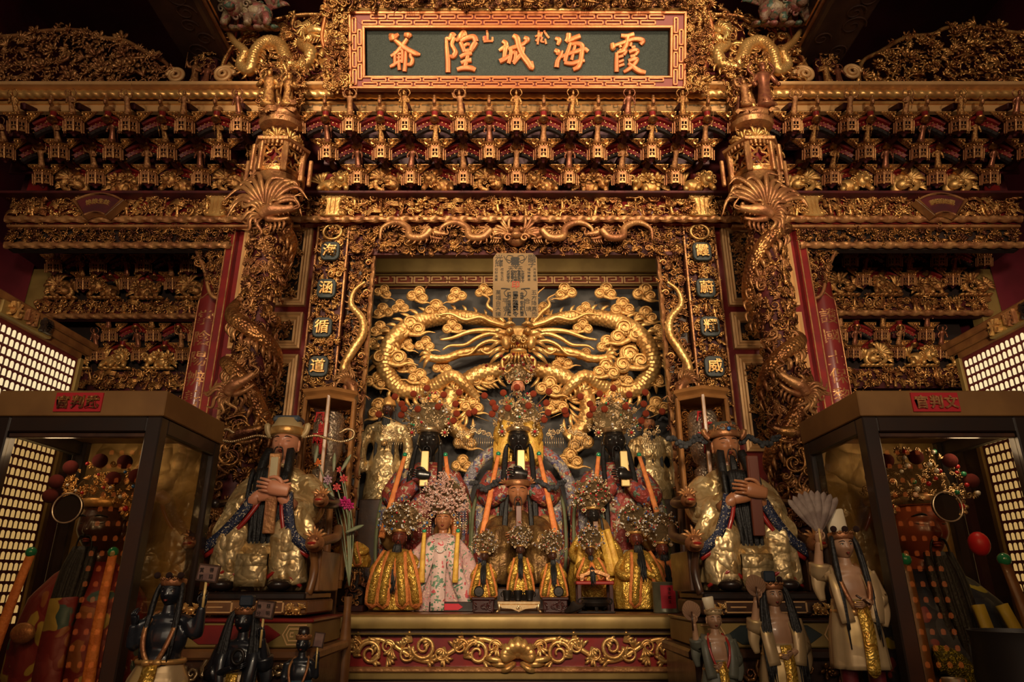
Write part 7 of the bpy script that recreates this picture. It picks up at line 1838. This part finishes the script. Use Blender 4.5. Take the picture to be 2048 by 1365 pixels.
# carved back rail of the left throne sweeping towards the altar
# ---------------------------------------------------------------- standing generals
def general(label, u, vface, Y, h, skin, vfeet, pose, cloth, trousers, dark=False, eyes='open', group=None, rz=0., build=1., sk=(1.5, 3.85), tail=None):
    """pose: dict of joint points in h units from the chin, x right: lh/rh elbows and hands"""
    f = P(u, vface, Y-.3*h); c = 5.1*h; zb = f.z-.5*h-c; S = Statue('general_statue', label, 'statue', (f.x, Y, zb), group, rz)
    k = 5.1; b = build; tail = tail or BROC
    parts = [ball((0, 0, k-1.05), (.72*b, .48*b, .72), 14, 10), ball((0, -.08, k-1.75), (.62*b, .52*b, .55), 14, 10), ball((0, .02, k-.42), (.85*b, .36, .26), 12, 8), tube([(0, .03, k-.5), (0, 0, k+.15)], [.28, .2], 10)]
    for sd in ('l', 'r'):
        s = -1 if sd == 'l' else 1; el, ha = A(pose[sd+'e']), A(pose[sd+'h'])
        parts += [tube(bez([(s*.72*b, 0, k-.45), el+A([0, 0, k]), ha+A([0, 0, k])], 6), np.interp(np.linspace(0, 1, 13), [0, .4, .55, 1], [.27, .23, .2, .13])*b, 10)]
    V, F = remesh([(p[0]*h, p[1]) for p in parts], .06*h, 3); S.add('body', (V, F), skin)
    for sd in ('l', 'r'):
        ha = A(pose[sd+'h'])+A([0, 0, k]); el = A(pose[sd+'e'])+A([0, 0, k]); d = ha-el; d /= np.linalg.norm(d)
        up = (0, -.3, 1) if abs(d[2]) < .7 else (1 if sd == 'l' else -1, -.2, 0)
        hv, _ = fingers_hand((ha+d*.12)*h, 1, .62*h, d, up, .9, .06); S.add('hand', hv, skin)
    add_head(S, c, h, skin, eyes, .2)
    lp = []
    for s in (-1, 1): lp += [tube(bez([(s*.32, 0, k-2.0), (s*.45, -.1, k-2.9), (s*.48, -.02, 1.1), (s*.50, -.05, .12)], 5), np.interp(np.linspace(0, 1, 16), [0, .35, .55, 1], [.42, .40, .30, .27])*b, 10)]
    V, F = remesh([(p[0]*h, p[1]) for p in lp+[ball((0, 0, k-2.05), (.66*b, .5*b, .42), 12, 9)]], .07*h, 2); S.add('trousers', (V, F), trousers)
    for s in (-1, 1): S.add('shoe', ball((s*.5*h, -.2*h, .1*h), (.22*h, .42*h, .14*h), 10, 7), BLACK)
    rb, fr = cone_body(h, (sk[1]-sk[0])*h, ((0, .98*b), (.5, .9*b), (1, .66*b)), .8, .05, 3, 44, 16, 9); V, F = rb; S.add('sash_skirt', (V+A([0, 0, sk[0]*h]), F), cloth)
    S.add('belt', tube([(.7*b*h*math.cos(a), .56*b*h*math.sin(a), (k-1.75)*h) for a in np.linspace(0, 2*PI, 24, endpoint=False)], .09*h, 7, closed=True), GOLDB)
    up = lambda p: (p[0], p[1], p[2]+sk[0]*h)
    S.add('sash_tail', ribbon([up(fr(0, .95, .06)), up(fr(.05, .6, .12)), up(fr(0, .25, .14)), up(fr(-.03, -.1, .1))], .3*b*h, .05*h), tail)
    for s in (-1, 1): S.add('sash_knot', ball((s*.2*h, -.62*b*h, (k-1.75)*h), (.17*h, .09*h, .12*h), 9, 6), GOLDB)
    return S, c, h, k
NAVY = mat('navy_black_skin', (.016, .018, .024), (.010, .011, .015), 0, .3, 8, coat=.4)
SKW = mat('weathered_pale_skin', (.42, .24, .14), (.30, .16, .09), 0, .42, 9, coat=.15)
SILK = floral('cream_gold_silk', (.42, .29, .15), [(.55, .38, .15), (.50, .34, .14)], 14, .45, .35, .42, .4)
WINE = mat('wine_red_trousers', (.11, .012, .016), (.08, .009, .012), 0, .4, 8, coat=.2)
def collar(S, c, h, m, w=.12):
    for s in (-1, 1): S.add('robe_edge', ribbon([(s*.35*h, .05*h, c-.15*h), (s*.5*h, -.42*h, c-.6*h), (s*.38*h, -.66*h, c-1.3*h), (s*.1*h, -.66*h, c-1.85*h)], w*h, .06*h, False), m)
def sleeves(S, pose, c, h, m):
    for s in (-1, 1): S.add('robe_side', ribbon([(s*.5*h, .0, c-.22*h), (s*.62*h, -.40*h, c-.75*h), (s*.60*h, -.58*h, c-1.4*h), (s*.5*h, -.62*h, c-2.1*h)], .34*h, .06*h, False), m)
    for sd in 'lr':
        s = -1 if sd == 'l' else 1; el = A(pose[sd+'e'])*h+A([0, 0, c]); ha = A(pose[sd+'h'])*h+A([0, 0, c]); sh = A([s*.7*h, 0, c-.45*h])
        S.add('sleeve', tube(bez([sh, el*.75+sh*.25, el, el*.7+ha*.3], 4), h*np.linspace(.32, .36, 13), 10), m)
        S.add('sleeve_drape', tube(bez([el, el+A([s*.12*h, -.05*h, -.5*h]), el+A([s*.05*h, -.08*h, -.95*h])], 5), h*np.linspace(.34, .12, 11), 9, .45, 1., (0, -1, 0)), m)
def lockhair(S, c, h, L, n=9, seed=1, w=.3, front=-.35):
    r = np.random.RandomState(seed); g = G()
    for s in (-1, 1):
        for i in range(n):
            d = r.uniform(0, w); p = bez([(s*.2*h, .05*h, c+.98*h), (s*(.42+d*.4)*h, (-.1-.1*r.rand())*h, c+.6*h), (s*(.45+d)*h, (front-.1)*h, c-.4*L*h), (s*(.46+d)*h, (front-.25)*h, c-L*h*r.uniform(.8, 1.1))], 4)
            g.add(tube(p, h*np.interp(np.linspace(0, 1, 13), [0, .5, 1], [.06, .09, .02]), 6))
    S.add('long_hair', g.get(), HAIR)
def crownband(S, c, h, m, poms=None, cap=None):
    b = S.add('headband', xf(lathe([(.39*h, 0), (.43*h, .05*h), (.45*h, .22*h), (.40*h, .26*h)], 20), (0, .02*h, c+.72*h)), m)
    S.add('skull_cap', ball((0, .03*h, c+.85*h), (.38*h, .42*h, .22*h), 14, 8), HAIR if cap is None else cap, parent=b)
    g = G(); [g.add(m_tuft(3, .16*h, 1.0, .04*h, 2), (.43*h*math.sin(a), -.42*h*math.cos(a), c+.9*h), rotz(a)) for a in (-.9, -.45, 0, .45, .9)]; S.add('band_points', g.get(), m, parent=b)
    if poms: S.balls('dark_pompom', [(x*h, -.42*h, c+(1.08)*h) for x in (-.42, 0, .42)], .115*h, poms, b)
    return b
def pole_sign(S, hand, h, chars, size=(.8, .62)):
    x, y, z = hand
    if 'worn_sign_paint' not in MATS: mat('worn_sign_paint', (.20, .11, .08), (.12, .06, .05), 0, .5, 30)
    b = S.add('sign_board', xf(box(-size[0]/2*h, size[0]/2*h, -.06*h, .06*h, 0, size[1]*h, .02*h), (x, y-.02*h, z+.7*h), roty(.12)), WOODD, 'a')
    S.add('sign_stick', tube([(x, y, z-.35*h), (x, y-.02*h, z+.75*h)], .05*h, 7), IVORY, parent=b)
    S.add('sign_face', xf(box(-size[0]/2*h+.07*h, size[0]/2*h-.07*h, -.075*h, -.06*h, .07*h, size[1]*h-.07*h), (x, y-.02*h, z+.7*h), roty(.12)), MATS['worn_sign_paint'], 'a', parent=b)
    for i, ch in enumerate(chars): S.add('character', xf(text(ch, .17*h, .03, .01, res=1), (x+(-.18+.36*(i % 2))*h, y-.115*h, z+(.7+size[1]*(.68-.38*(i//2)))*h)), BLACK, False, parent=b)
po = {'le': (-1.05, -.1, -1.25), 'lh': (-1.0, -.35, -.55), 're': (1.15, -.1, -.85), 'rh': (1.25, -.2, .05)}
S, c, h, k = general('black-skinned general in wine trousers raising a wooden sign, front left', 336, 1186, 1.96, .075, NAVY, 0, po, SILK, WINE, build=1.12, sk=(2.3, 3.3))
crownband(S, c, h, GOLDM, mat('brown_pompom', (.045, .012, .010), None, 0, .9, bump=.8), BLACK); collar(S, c, h, GOLDM, .1); lockhair(S, c, h, 1.6, 7, 1, .1); pole_sign(S, A(po['rh'])*h+A([.05*h, -.05*h, c+.1*h]), h, '賞善罰惡')
po = {'le': (-.9, -.3, -1.4), 'lh': (.05, -.75, -1.15), 're': (1.05, -.15, -1.1), 'rh': (.95, -.5, -.1)}
S, c, h, k = general('dark-faced long-haired general with a ring weapon and sign, front left', 484, 1243, 2.30, .078, NAVY, 0, po, SILK, SILK)
sleeves(S, po, c, h, NAVY); lockhair(S, c, h, 2.7, 16, 2, .45, -.3); crownband(S, c, h, GOLDM, None, mat('blue_black_cap', (.02, .03, .045), None, 0, .4)); S.add('cap_top', xf(cbox((0, .05*h, 1.25*h), (.55*h, .45*h, .42*h), .06*h), (0, 0, c)), MATS['blue_black_cap'], 'a')
S.add('ring_weapon', tube([(.25*h+.22*h*math.cos(a), -.95*h, c-.75*h+.26*h*math.sin(a)) for a in np.linspace(0, 2*PI, 20, endpoint=False)], .07*h, 7, closed=True), BRZ); pole_sign(S, A(po['rh'])*h+A([0, -.1*h, c]), h, '善惡分明', (.75, .68))
po = {'le': (-.85, -.1, -1.2), 'lh': (-.8, -.5, -1.5), 're': (.9, -.1, -1.1), 'rh': (.95, -.3, -.35)}
S, c, h, k = general('small black-skinned general with black hat holding a little plaque, front left', 603, 1290, 2.34, .056, NAVY, 0, po, mat('teal_sash', (.03, .06, .08), None, 0, .5), SILK)
crownband(S, c, h, GOLDM, None, BLACK); collar(S, c, h, GOLDM, .09); S.add('tall_hat', xf(lathe([(.3*h, 0), (.34*h, .1*h), (.30*h, .5*h), (0, .52*h)], 16), (0, 0, c+.9*h)), BLACK); pole_sign(S, A(po['rh'])*h+A([0, -.1*h, c]), h, '', (.6, .8))
po = {'le': (-1.0, 0, -.45), 'lh': (-.95, -.25, .65), 're': (.9, -.15, -1.3), 'rh': (.15, -.75, -1.45)}
S, c, h, k = general('tall pale general with white hat, long hair and feather fan, front right', 1692, 1092, 1.96, .075, SKW, 0, po, SILK, WINE)
sleeves(S, po, c, h, SILK); lockhair(S, c, h, 2.7, 5, 4, .1, -.45); crownband(S, c, h, GOLDM, MATS['brown_pompom']); collar(S, c, h, GOLDM, .1)
S.add('white_hat', xf(lathe([(.34*h, 0), (.36*h, .1*h), (.40*h, .85*h), (.36*h, .9*h), (0, .9*h)], 18, 1, .6), (-.02*h, .05*h, c+.92*h), roty(-.15)), mat('ivory_paint', (.62, .52, .36), None, 0, .4))
FEA = mat('grey_feather', (.28, .21, .17), (.16, .11, .09), 0, .7, 20, .3, 60)
for i in range(9):
    a = (i-4)*.16-.05; o = A(po['lh'])*h+A([.02*h, -.1*h, c+.3*h]); d = A([math.sin(a), 0, math.cos(a)])
    S.add('fan_feather', blade([o, o+d*.7*h+A([0, -.03*h*(i % 2), 0]), o+d*1.35*h, o+d*1.55*h], .16*h, 6, .2), FEA)
S.add('fan_handle', tube([A(po['lh'])*h+A([.02*h, -.1*h, c-.3*h]), A(po['lh'])*h+A([.02*h, -.1*h, c+.45*h])], .045*h, 6), IVORY)
S.add('stick', tube([(.2*h, -.95*h, c-1.5*h), (-.25*h, -.98*h, c-1.2*h)], .04*h, 6), WOODD)
po = {'le': (-.95, -.1, -.75), 'lh': (-.85, -.35, .35), 're': (.85, -.2, -1.4), 'rh': (.2, -.7, -1.65)}
S, c, h, k = general('long black-haired general raising a round fan with blue cap, front right', 1552, 1192, 2.30, .076, SKW, 0, po, SILK, mat('red_gold_trousers', (.25, .04, .025), (.45, .28, .10), .2, .45, 6))
sleeves(S, po, c, h, SILK); lockhair(S, c, h, 2.9, 13, 5, .35, -.4); crownband(S, c, h, GOLDM, None); S.add('cap_top', xf(cbox((-.1*h, .05*h, 1.25*h), (.5*h, .4*h, .45*h), .06*h), (0, 0, c)), MATS['blue_black_cap'], 'a'); S.balls('dark_pompom', [(.22*h, -.3*h, c+1.15*h)], .12*h, MATS['brown_pompom'])
def roundfan(S, q, h, m):
    n = 20; o = [(q[0]+.42*h*math.cos(a), q[2]+.55*h+.42*h*math.sin(a)*(1+.08*math.cos(3*a))) for a in np.linspace(0, 2*PI, n, endpoint=False)]
    f = S.add('round_fan', prism(o, q[1]-.02*h, q[1]+.02*h, .008*h), m, 'a'); S.add('fan_handle', tube([(q[0], q[1]-.03*h, q[2]-.3*h), (q[0], q[1]-.03*h, q[2]+.5*h)], .04*h, 6), WOODD, parent=f)
    g = G(); [g.add(tube([(q[0], q[1]-.025*h, q[2]+.2*h), (q[0]+.40*h*math.sin(a), q[1]-.025*h, q[2]+.55*h+.38*h*math.cos(a))], .012*h, 4)) for a in np.linspace(-1.6, 1.6, 11)]; S.add('fan_ribs', g.get(), m, parent=f, kind='stuff')
FANM = mat('tan_fan', (.22, .11, .05), (.16, .075, .035), 0, .55, 8)
roundfan(S, A(po['lh'])*h+A([0, -.1*h, c]), h, FANM)
po = {'le': (-.95, 0, -.7), 'lh': (-1.1, -.3, .35), 're': (.85, -.2, -1.3), 'rh': (.1, -.6, -1.5)}
S, c, h, k = general('small elder in grey gown with pale hat and round fan, front right', 1431, 1241, 2.36, .064, SKW, 0, po, mat('grey_green_gown', (.12, .12, .09), (.08, .08, .06), 0, .45, 8), SILK, eyes='closed')
sleeves(S, po, c, h, MATS['grey_green_gown']); crownband(S, c, h, SILK, None, SKW); collar(S, c, h, MATS['bright_red_lacquer'], .07); S.add('pale_hat', xf(lathe([(.26*h, 0), (.30*h, .6*h), (.26*h, .64*h), (0, .64*h)], 16, 1, .6), (-.12*h, .05*h, c+.95*h), roty(-.15)), MATS['ivory_paint']); roundfan(S, A(po['lh'])*h+A([-.1*h, -.1*h, c]), h*1.1, FANM)
# ---------------------------------------------------------------- glass
def glass_mat(name, tint, ior=1.45, rough=.0):
    m = bpy.data.materials.new(name); m.use_nodes = True; nt = m.node_tree; N = nt.nodes; L = nt.links; N.remove(N['Principled BSDF'])
    tr = N.new('ShaderNodeBsdfTransparent'); tr.inputs[0].default_value = (*tint, 1); gl = N.new('ShaderNodeBsdfGlossy'); gl.inputs['Roughness'].default_value = rough
    fr = N.new('ShaderNodeFresnel'); fr.inputs[0].default_value = ior; mx = N.new('ShaderNodeMixShader'); ge = N.new('ShaderNodeNewGeometry'); ma = N.new('ShaderNodeMath'); ma.operation = 'SUBTRACT'; ma.use_clamp = True; L.new(fr.outputs[0], ma.inputs[0]); L.new(ge.outputs['Backfacing'], ma.inputs[1]); L.new(ma.outputs[0], mx.inputs[0]); L.new(tr.outputs[0], mx.inputs[1]); L.new(gl.outputs[0], mx.inputs[2]); L.new(mx.outputs[0], N['Material Output'].inputs[0])
    MATS[name] = m; return m
GLASS = glass_mat('smoky_pane', (.86, .80, .70), 1.45); CLEAR = glass_mat('clear_pane', (.9, .86, .8), 1.4)
DKF = mat('dark_cabinet_wood', (.022, .012, .008), (.014, .008, .006), 0, .35, 8, coat=.2)
BAND = mat('brown_gold_band', (.24, .12, .035), (.18, .085, .025), .15, .5, 5)
ETCH = floral('etched_gilt_board', (.34, .21, .06), [(.42, .27, .09), (.30, .18, .05)], 12, .5, .5, .4, .6)
# ---------------------------------------------------------------- display cabinets
def cabinet(side, chars, label):
    s = 1 if side == 'left' else -1
    xi = -1.112 if s > 0 else 1.112; xo = xi-s*.53; Y0, Y1 = 2.10, 2.56; zt = P(330, 782, Y0).z; zm = P(330, 833, Y0).z; zb = 0.95
    lo, hi = min(xi, xo), max(xi, xo)
    t = thing('display_cabinet', label, 'cabinet', ((xi+xo)/2, 2.33, zb-.95))
    mk('top_band', box(lo-.004, hi+.004, Y0-.004, Y1, zm, zt, .003), BAND, t)
    mk('base_box', box(lo, hi, Y0, Y1, 0, zb, .006), DKF, t)
    p = .048
    for (x0, x1, y0, y1) in ((lo, lo+p, Y0, Y0+p), (hi-p, hi, Y0, Y0+p), (lo, lo+p, Y1-p, Y1), (hi-p, hi, Y1-p, Y1)): mk('corner_post', box(x0, x1, y0, y1, zb, zm, .004), DKF, t)
    for z0, z1 in ((zm-.05, zm), (zb, zb+.05)):
        mk('front_rail', box(lo+p, hi-p, Y0, Y0+p*.8, z0, z1, .004), DKF, t)
        for x in (lo, hi-p*.7): mk('side_rail', box(x, x+p*.7, Y0+p, Y1-p, z0, z1, .004), DKF, t)
    for z0, z1 in ((zm-.066, zm-.05),): mk('inner_bead', box(lo+p, hi-p, Y0+.01, Y0+.03, z0, z1, .003), WOODD, t)
    mk('front_pane', box(lo+p, hi-p, Y0+.016, Y0+.02, zb+.05, zm-.05), GLASS, t)
    for x in (lo+.012, hi-.016): mk('side_pane', box(x, x+.004, Y0+p, Y1-p, zb+.05, zm-.05), GLASS, t)
    mk('back_board', box(lo+p, hi-p, Y1-.02, Y1-.006, zb, zm), ETCH, t)
    # red name label on the band
    u = (160, 1868)[s < 0]; c = P(u, 806, Y0); lb = mk('red_label', box(c.x-.075, c.x+.075, Y0-.009, Y0-.004, c.z-.031, c.z+.031), mat('label_red_'+side, (.42, .012, .02), None, 0, .5), t)
    for i, ch in enumerate(chars): mk('character', xf(text(ch, .044, .12, .03), (c.x+(-.047+.047*i), Y0-.012, c.z)), GOLDM if side == 'right' else GOLDD, lb)
    # ringed finger hole in the pane
    u, v = ((135, 1017), (1895, 1014))[s < 0]; c = P(u, v, Y0+.014); n = 32; rr_ = .044
    ring = [(c.x+rr_*math.cos(a), c.z+rr_*math.sin(a)) for a in np.linspace(0, 2*PI, n, endpoint=False)]
    mk('hole_ring', tube([(x, Y0+.012, z) for x, z in ring], .0028, 6, closed=True), SILV, t, smooth=True); mk('hole_dark_disc', prism([(c.x+(x-c.x)*.95, c.z+(z-c.z)*.95) for x, z in ring], Y0+.021, Y0+.026), VOID, t)  # near-black disc behind the ring stands for the dark of the opening
    l = bpy.data.lights.new('cabinet_lamp', 'POINT'); l.energy = .8; l.color = WARM; l.shadow_soft_size = .05
    o = bpy.data.objects.new('cabinet_lamp', l); COL.objects.link(o); o.parent = t; o.location = (s*-.12, -.12, zm-.06-(zb-.95))
    return t
cabinet('left', '官判武', 'dark glass display cabinet with red label, lower left corner')
cabinet('right', '官判文', 'dark glass display cabinet with red label, lower right corner')
# the statues inside
DROBE = floral('dark_red_dragon_robe', (.20, .02, .02), [(.05, .10, .10), (.42, .30, .06), (.22, .03, .03), (.30, .10, .03)], 16, .45, .1, .5, .5)
NROBE = floral('navy_robe', (.015, .02, .04), [(.38, .34, .03), (.20, .03, .04), (.02, .03, .06)], 14, .3, .1, .5, .5)
for side, u, v, sk, robe, label in (('left', 178, 1050, SKD, DROBE, 'black-faced judge statue with dark pompom crown inside the left cabinet'), ('right', 1868, 1052, mat('red_lacquer_face', (.30, .075, .035), (.24, .055, .028), 0, .35, 5, coat=.3), NROBE, 'red-faced judge statue in navy robe inside the right cabinet')):
    h = .19 if side == 'left' else .225; Y = 2.36 if side == 'left' else 2.34; zb = .952; loc, c = place(u, v, Y, h, zb); s = 1 if side == 'left' else -1
    S = Statue('cabinet_statue', label, 'statue', loc)
    rb, fr = cone_body(h, c, ((0, 1.05), (.3, 1.1), (.6, 1.1), (.8, .95), (.92, .6), (.98, .28)), .62, .04, 2); S.add('robe', rb, robe)
    add_head(S, c, h, sk, 'closed', .22)
    S.add('beard', xf(beard(h, 1.7*h, ((0, -.05), (-.12, 0), (.12, 0)), .2, True, None, 3, out=.6), (0, 0, c)), HAIR)
    crown(S, c+.80*h, h, 1.7*h, .75*h, 'g' if side == 'left' else 'p', 500+s, 60)
    if side == 'left': S.balls('dark_red_pompom', [(x*h, -.3*h, c+z*h) for x, z in ((-.85, 1.0), (-.8, 1.25), (-.6, 1.5), (-.1, 1.62), (.35, 1.6), (.6, 1.35), (.75, 1.1), (.2, 1.3))], .024, mat('dark_red_pompom', (.16, .012, .01), None, 0, .9, bump=.8))
    else:
        S.balls('dark_red_pompom', [(x*h, -.3*h, c+z*h) for x, z in ((-.7, 1.2), (-.45, 1.45), (.5, 1.45), (.75, 1.15), (0, 1.5))], .024, MATS['dark_red_pompom'])
        S.add('red_lantern', ball((.62*h, -.35*h, c+.25*h), (.14*h, .14*h, .17*h), 14, 10), mat('red_lantern_silk', (.55, .015, .02), None, 0, .4))
        S.add('scale_cuff', tube([(-.55*h+.38*h*math.cos(a), -.85*h, c-1.75*h+.55*h*math.sin(a)) for a in np.linspace(-1.7, 1.7, 18)], .17*h, 9, .5, 1., (0, -1, 0)), floral('yellow_green_scales', (.10, .09, .01), [(.42, .36, .03), (.38, .30, .03)], 55, .42, .2, .4, .8))
        for x in (.15, .62): S.add('yellow_band', ribbon([fr(x*.8, .8, .2), fr(x, .5, .25), fr(x, .2, .25)], .1*h, .04*h, False), mat('yellow_band_silk', (.42, .32, .04), None, 0, .5) if 'yellow_band_silk' not in MATS else MATS['yellow_band_silk'])
    for q in (-1, 1): tassel(S, q*.68*h, -.7*h, c+.0*h, q*.85*h, -.95*h, c-2.6*h, .10*h, ORANGE if side == 'left' else WOOD)
    if side == 'left':
        S.add('round_clasp', ball((-.45*h, -.80*h, c-1.2*h), (.2*h, .08*h, .16*h), 14, 8), MATS.get('yellow_green_scales', GOLDM)); S.add('red_sash', ribbon([fr(.1, .8, .2), fr(.15, .5, .25), fr(.2, .1, .25)], .3*h, .04*h, False), DROBE)
# ---------------------------------------------------------------- racks of red lamps along the hall behind the camera (mirrored in the cabinet panes)
RLAMP = mat('lit_red_lamp', (.5, .08, .02), None, 0, .4, emit=(1, .18, .03), es=2.6)
rl = lathe([(.0, 0), (.016, .004), (.018, .02), (.015, .034), (.004, .04), (0, .041)], 6)
for side, xa in (('left', -3.12), ('right', 2.32)):
    t = thing('red_lamp_rack', 'rack of red votive lamps on the '+side+' behind the photographer', 'lamp rack', (xa+.45, -.95, 0))
    mk('rack_frame', box(xa-.05, xa+.95, -1.05, -1.0, .3, 2.9), WOODD, t)
    g = G(); sh = G()
    for r_ in range(17):
        z = .75+.106*r_; sh.add(box(xa, xa+.9, -1.0, -.93, z-.008, z))
        for i in range(11): g.add(rl, (xa+.03+i*.078, -.96, z))
    mk('rack_shelves', sh, WOODD, t, kind='stuff'); mk('red_lamps', g, RLAMP, t, kind='stuff')
# ---------------------------------------------------------------- hexagonal lamp cases behind the judges
LWOOD = mat('honey_wood', (.34, .15, .045), (.26, .11, .03), 0, .4, 10, .1, 40, coat=.2)
CRY = mat('cut_crystal', (.75, .70, .68), (.55, .50, .48), .8, .10, 60, .5, 160, vor=.6, vscale=90)
for side, u, vt in (('left', 652, 780), ('right', 1411, 778)):
    Y = 3.0; ct = P(u, vt, Y-.1); x = ct.x; R = .122; z1 = ct.z; z0 = 1.52; a0 = (PI/6+.18) if side == 'left' else (PI/6-.18)
    t = thing('lamp_case', 'hexagonal wooden glass case holding a crystal lamp behind the '+side+' judge', 'lamp case', (x, Y, 0))
    hx = lambda r, z0_, z1_: xf(lathe([(r, z0_), (r, z1_)], 6, ph=a0), (x, Y, 0))
    mk('case_cap', xf(lathe([(R*.95, -.032), (R*1.02, -.02), (R*1.13, -.008), (R*1.13, .006), (R*1.0, .012)], 6, ph=a0), (x, Y, z1)), LWOOD, t, smooth=False)
    mk('case_floor', hx(R*1.05, z0-.03, z0), LWOOD, t, smooth=False); mk('case_stand', hx(R*.9, 0, z0-.03), WOODD, t, smooth=False)
    for i in range(6):
        a = a0+i*PI/3; b = a+PI/3; pa, pb = (x+R*math.cos(a), Y+R*math.sin(a)), (x+R*math.cos(b), Y+R*math.sin(b))
        mk('case_post', cbox((pa[0], pa[1], (z0+z1-.03)/2), (.017, .017, z1-.03-z0), .003, rotz(a)), LWOOD, t)
        m_ = ((pa[0]+pb[0])/2, (pa[1]+pb[1])/2); mk('glass_pane', cbox((m_[0], m_[1], (z0+z1-.03)/2), (R, .003, z1-.04-z0), 0, rotz((a+b)/2+PI/2)), CLEAR, t)
        for zz in (z1-.035, z0+.01): mk('case_rail', cbox((m_[0], m_[1], zz), (R, .014, .016), .002, rotz((a+b)/2+PI/2)), LWOOD, t)
    L = thing('crystal_lamp', 'crystal lamp with red characters inside the '+side+' hexagonal case', 'lamp', (x, Y, z0))
    zz = z1-.075
    mk('crystal_shade', xf(lathe([(.03, 0), (.058, -.012), (.066, -.03), (.068, -.14), (.062, -.20), (.05, -.235), (.03, -.25)], 24), (x, Y, zz)), CRY, L); mk('crystal_bowl', xf(lathe([(.03, -.25), (.055, -.27), (.05, -.31), (.03, -.34), (.05, -.36), (.055, -.40), (.03, z0-zz)], 24), (x, Y, zz)), CRY, L)
    for i, ch in enumerate('風調雨順'): mk('red_character', xf(text(ch, .05, .1, .02, res=1), (x-.012+(.01 if i % 2 else -.01), Y-.074, zz-.045-.047*i)), mat('red_glass_paint', (.62, .015, .03), None, 0, .3) if 'red_glass_paint' not in MATS else MATS['red_glass_paint'], L)
# flowers beside the left lamp case
PETAL = [mat('magenta_petal', (.50, .02, .16), (.40, .02, .12), 0, .5, 20), mat('coral_petal', (.60, .09, .08), (.5, .06, .06), 0, .5, 20), mat('orange_petal', (.70, .17, .03), None, 0, .5), mat('lilac_petal', (.45, .28, .34), (.38, .22, .28), 0, .5, 20)]
LEAF = mat('silk_leaf', (.13, .17, .08), (.25, .25, .16), 0, .5, 15)
fv = P(704, 1100, 2.88); t = thing('flower_vase', 'slim vase of magenta, coral and orange silk flowers beside the left throne', 'flowers', (fv.x, 2.88, .9))
mk('vase', xf(lathe([(.018, 0), (.022, .1), (.026, .35), (.014, .52), (.018, .56)], 18), (fv.x, 2.88, .9)), WOOD, t)
for k, (u, v, m_, s) in enumerate(((690, 1006, 0, .030), (688, 958, 1, .020), (674, 975, 1, .020), (636, 925, 2, .018), (656, 960, 3, .022), (700, 1012, 0, .022), (680, 940, 1, .016))):
    q = A(P(u, v, 2.86)); mk('blossom', xf(m_flower(6), q, rotx(.3), s), PETAL[m_], t, smooth=True); mk('stem', tube(bez([(fv.x, 2.88, 1.5), (q+A([fv.x, 2.88, 1.5]))/2+A([.01, .01, .03]), q], 4), .003, 5), LEAF, t, smooth=True)
for k, (u, v, a) in enumerate(((632, 912, .1), (690, 930, .5), (705, 1060, 1.2), (660, 985, -.7), (668, 930, .0))):
    q = A(P(u, v, 2.85)); d = A([math.sin(a), -.1, math.cos(a)]); mk('leaf', blade([q-d*.03, q, q+d*.03, q+d*.05], .009, 5, .3), LEAF, t, smooth=True)
# painted lion heads under the roof beams
LION = floral('painted_lion', (.20, .12, .08), [(.06, .10, .07), (.26, .08, .07), (.30, .22, .13), (.16, .06, .04)], 26, .6, .05, .5, .5)
for side, u, v in (('left', 505, 22), ('right', 1557, 14)):
    q = P(u, v, 3.25); t = thing('lion_bracket', 'painted green and red lion head bracket under the roof beam, upper '+side, 'carving', (q.x, 3.25, q.z-.15))
    V, F = m_beast(1, 3); V, F = (V, F) if side == 'left' else mirx((V, F)); mk('lion', (V@rotx(.5).T*.36+A([q.x, 3.3, q.z-.12]), F), LION, t, smooth=True)
    g = G(); r = np.random.RandomState(4)
    for i in range(26): a = r.uniform(0, 6.28); g.add(LIB['curl'][i % 3], (q.x+.11*math.cos(a)*r.rand()**.5, 3.2+.03*r.rand(), q.z+.1*math.sin(a)*r.rand()**.5), roty(a), .035)
    mk('mane_curls', g, LION, t, smooth=True, kind='stuff')
# dark urn in the near right corner
q = P(2010, 1262, 1.7); mk('incense_urn', xf(lathe([(.08, -.4), (.10, -.3), (.105, -.1), (.098, -.02), (.104, 0), (.098, 0), (.088, -.03), (0, -.05)], 32), (q.x+.03, 1.7, q.z)), mat('blackened_urn', (.02, .015, .012), None, .4, .5), label='dark bronze incense urn in the near right corner', cat='urn')
mk('urn_stand', box(q.x-.09, q.x+.15, 1.58, 1.82, 0, q.z-.4, .01), DKF, label='black stand under the dark urn in the right corner', cat='stand')
c3 = P(1905, 1357, 1.75); mk('steel_cup', xf(lathe([(.022, -.08), (.024, 0), (.021, 0), (.02, -.06), (0, -.07)], 18), (c3.x, 1.75, c3.z)), SILV, label='small steel cup left of the dark urn', cat='cup')
mk('offering_shelf', box(1.0, q.x-.095, 1.68, 1.9, 0, c3.z-.081, .008), DKF, label='low dark offering shelf before the right cabinet', cat='shelf')
# prototypes are only templates: drop them
def drop(o):
    for c in list(o.children): drop(c)
    bpy.data.objects.remove(o, do_unlink=True)
drop(LANT); drop(ARCH)
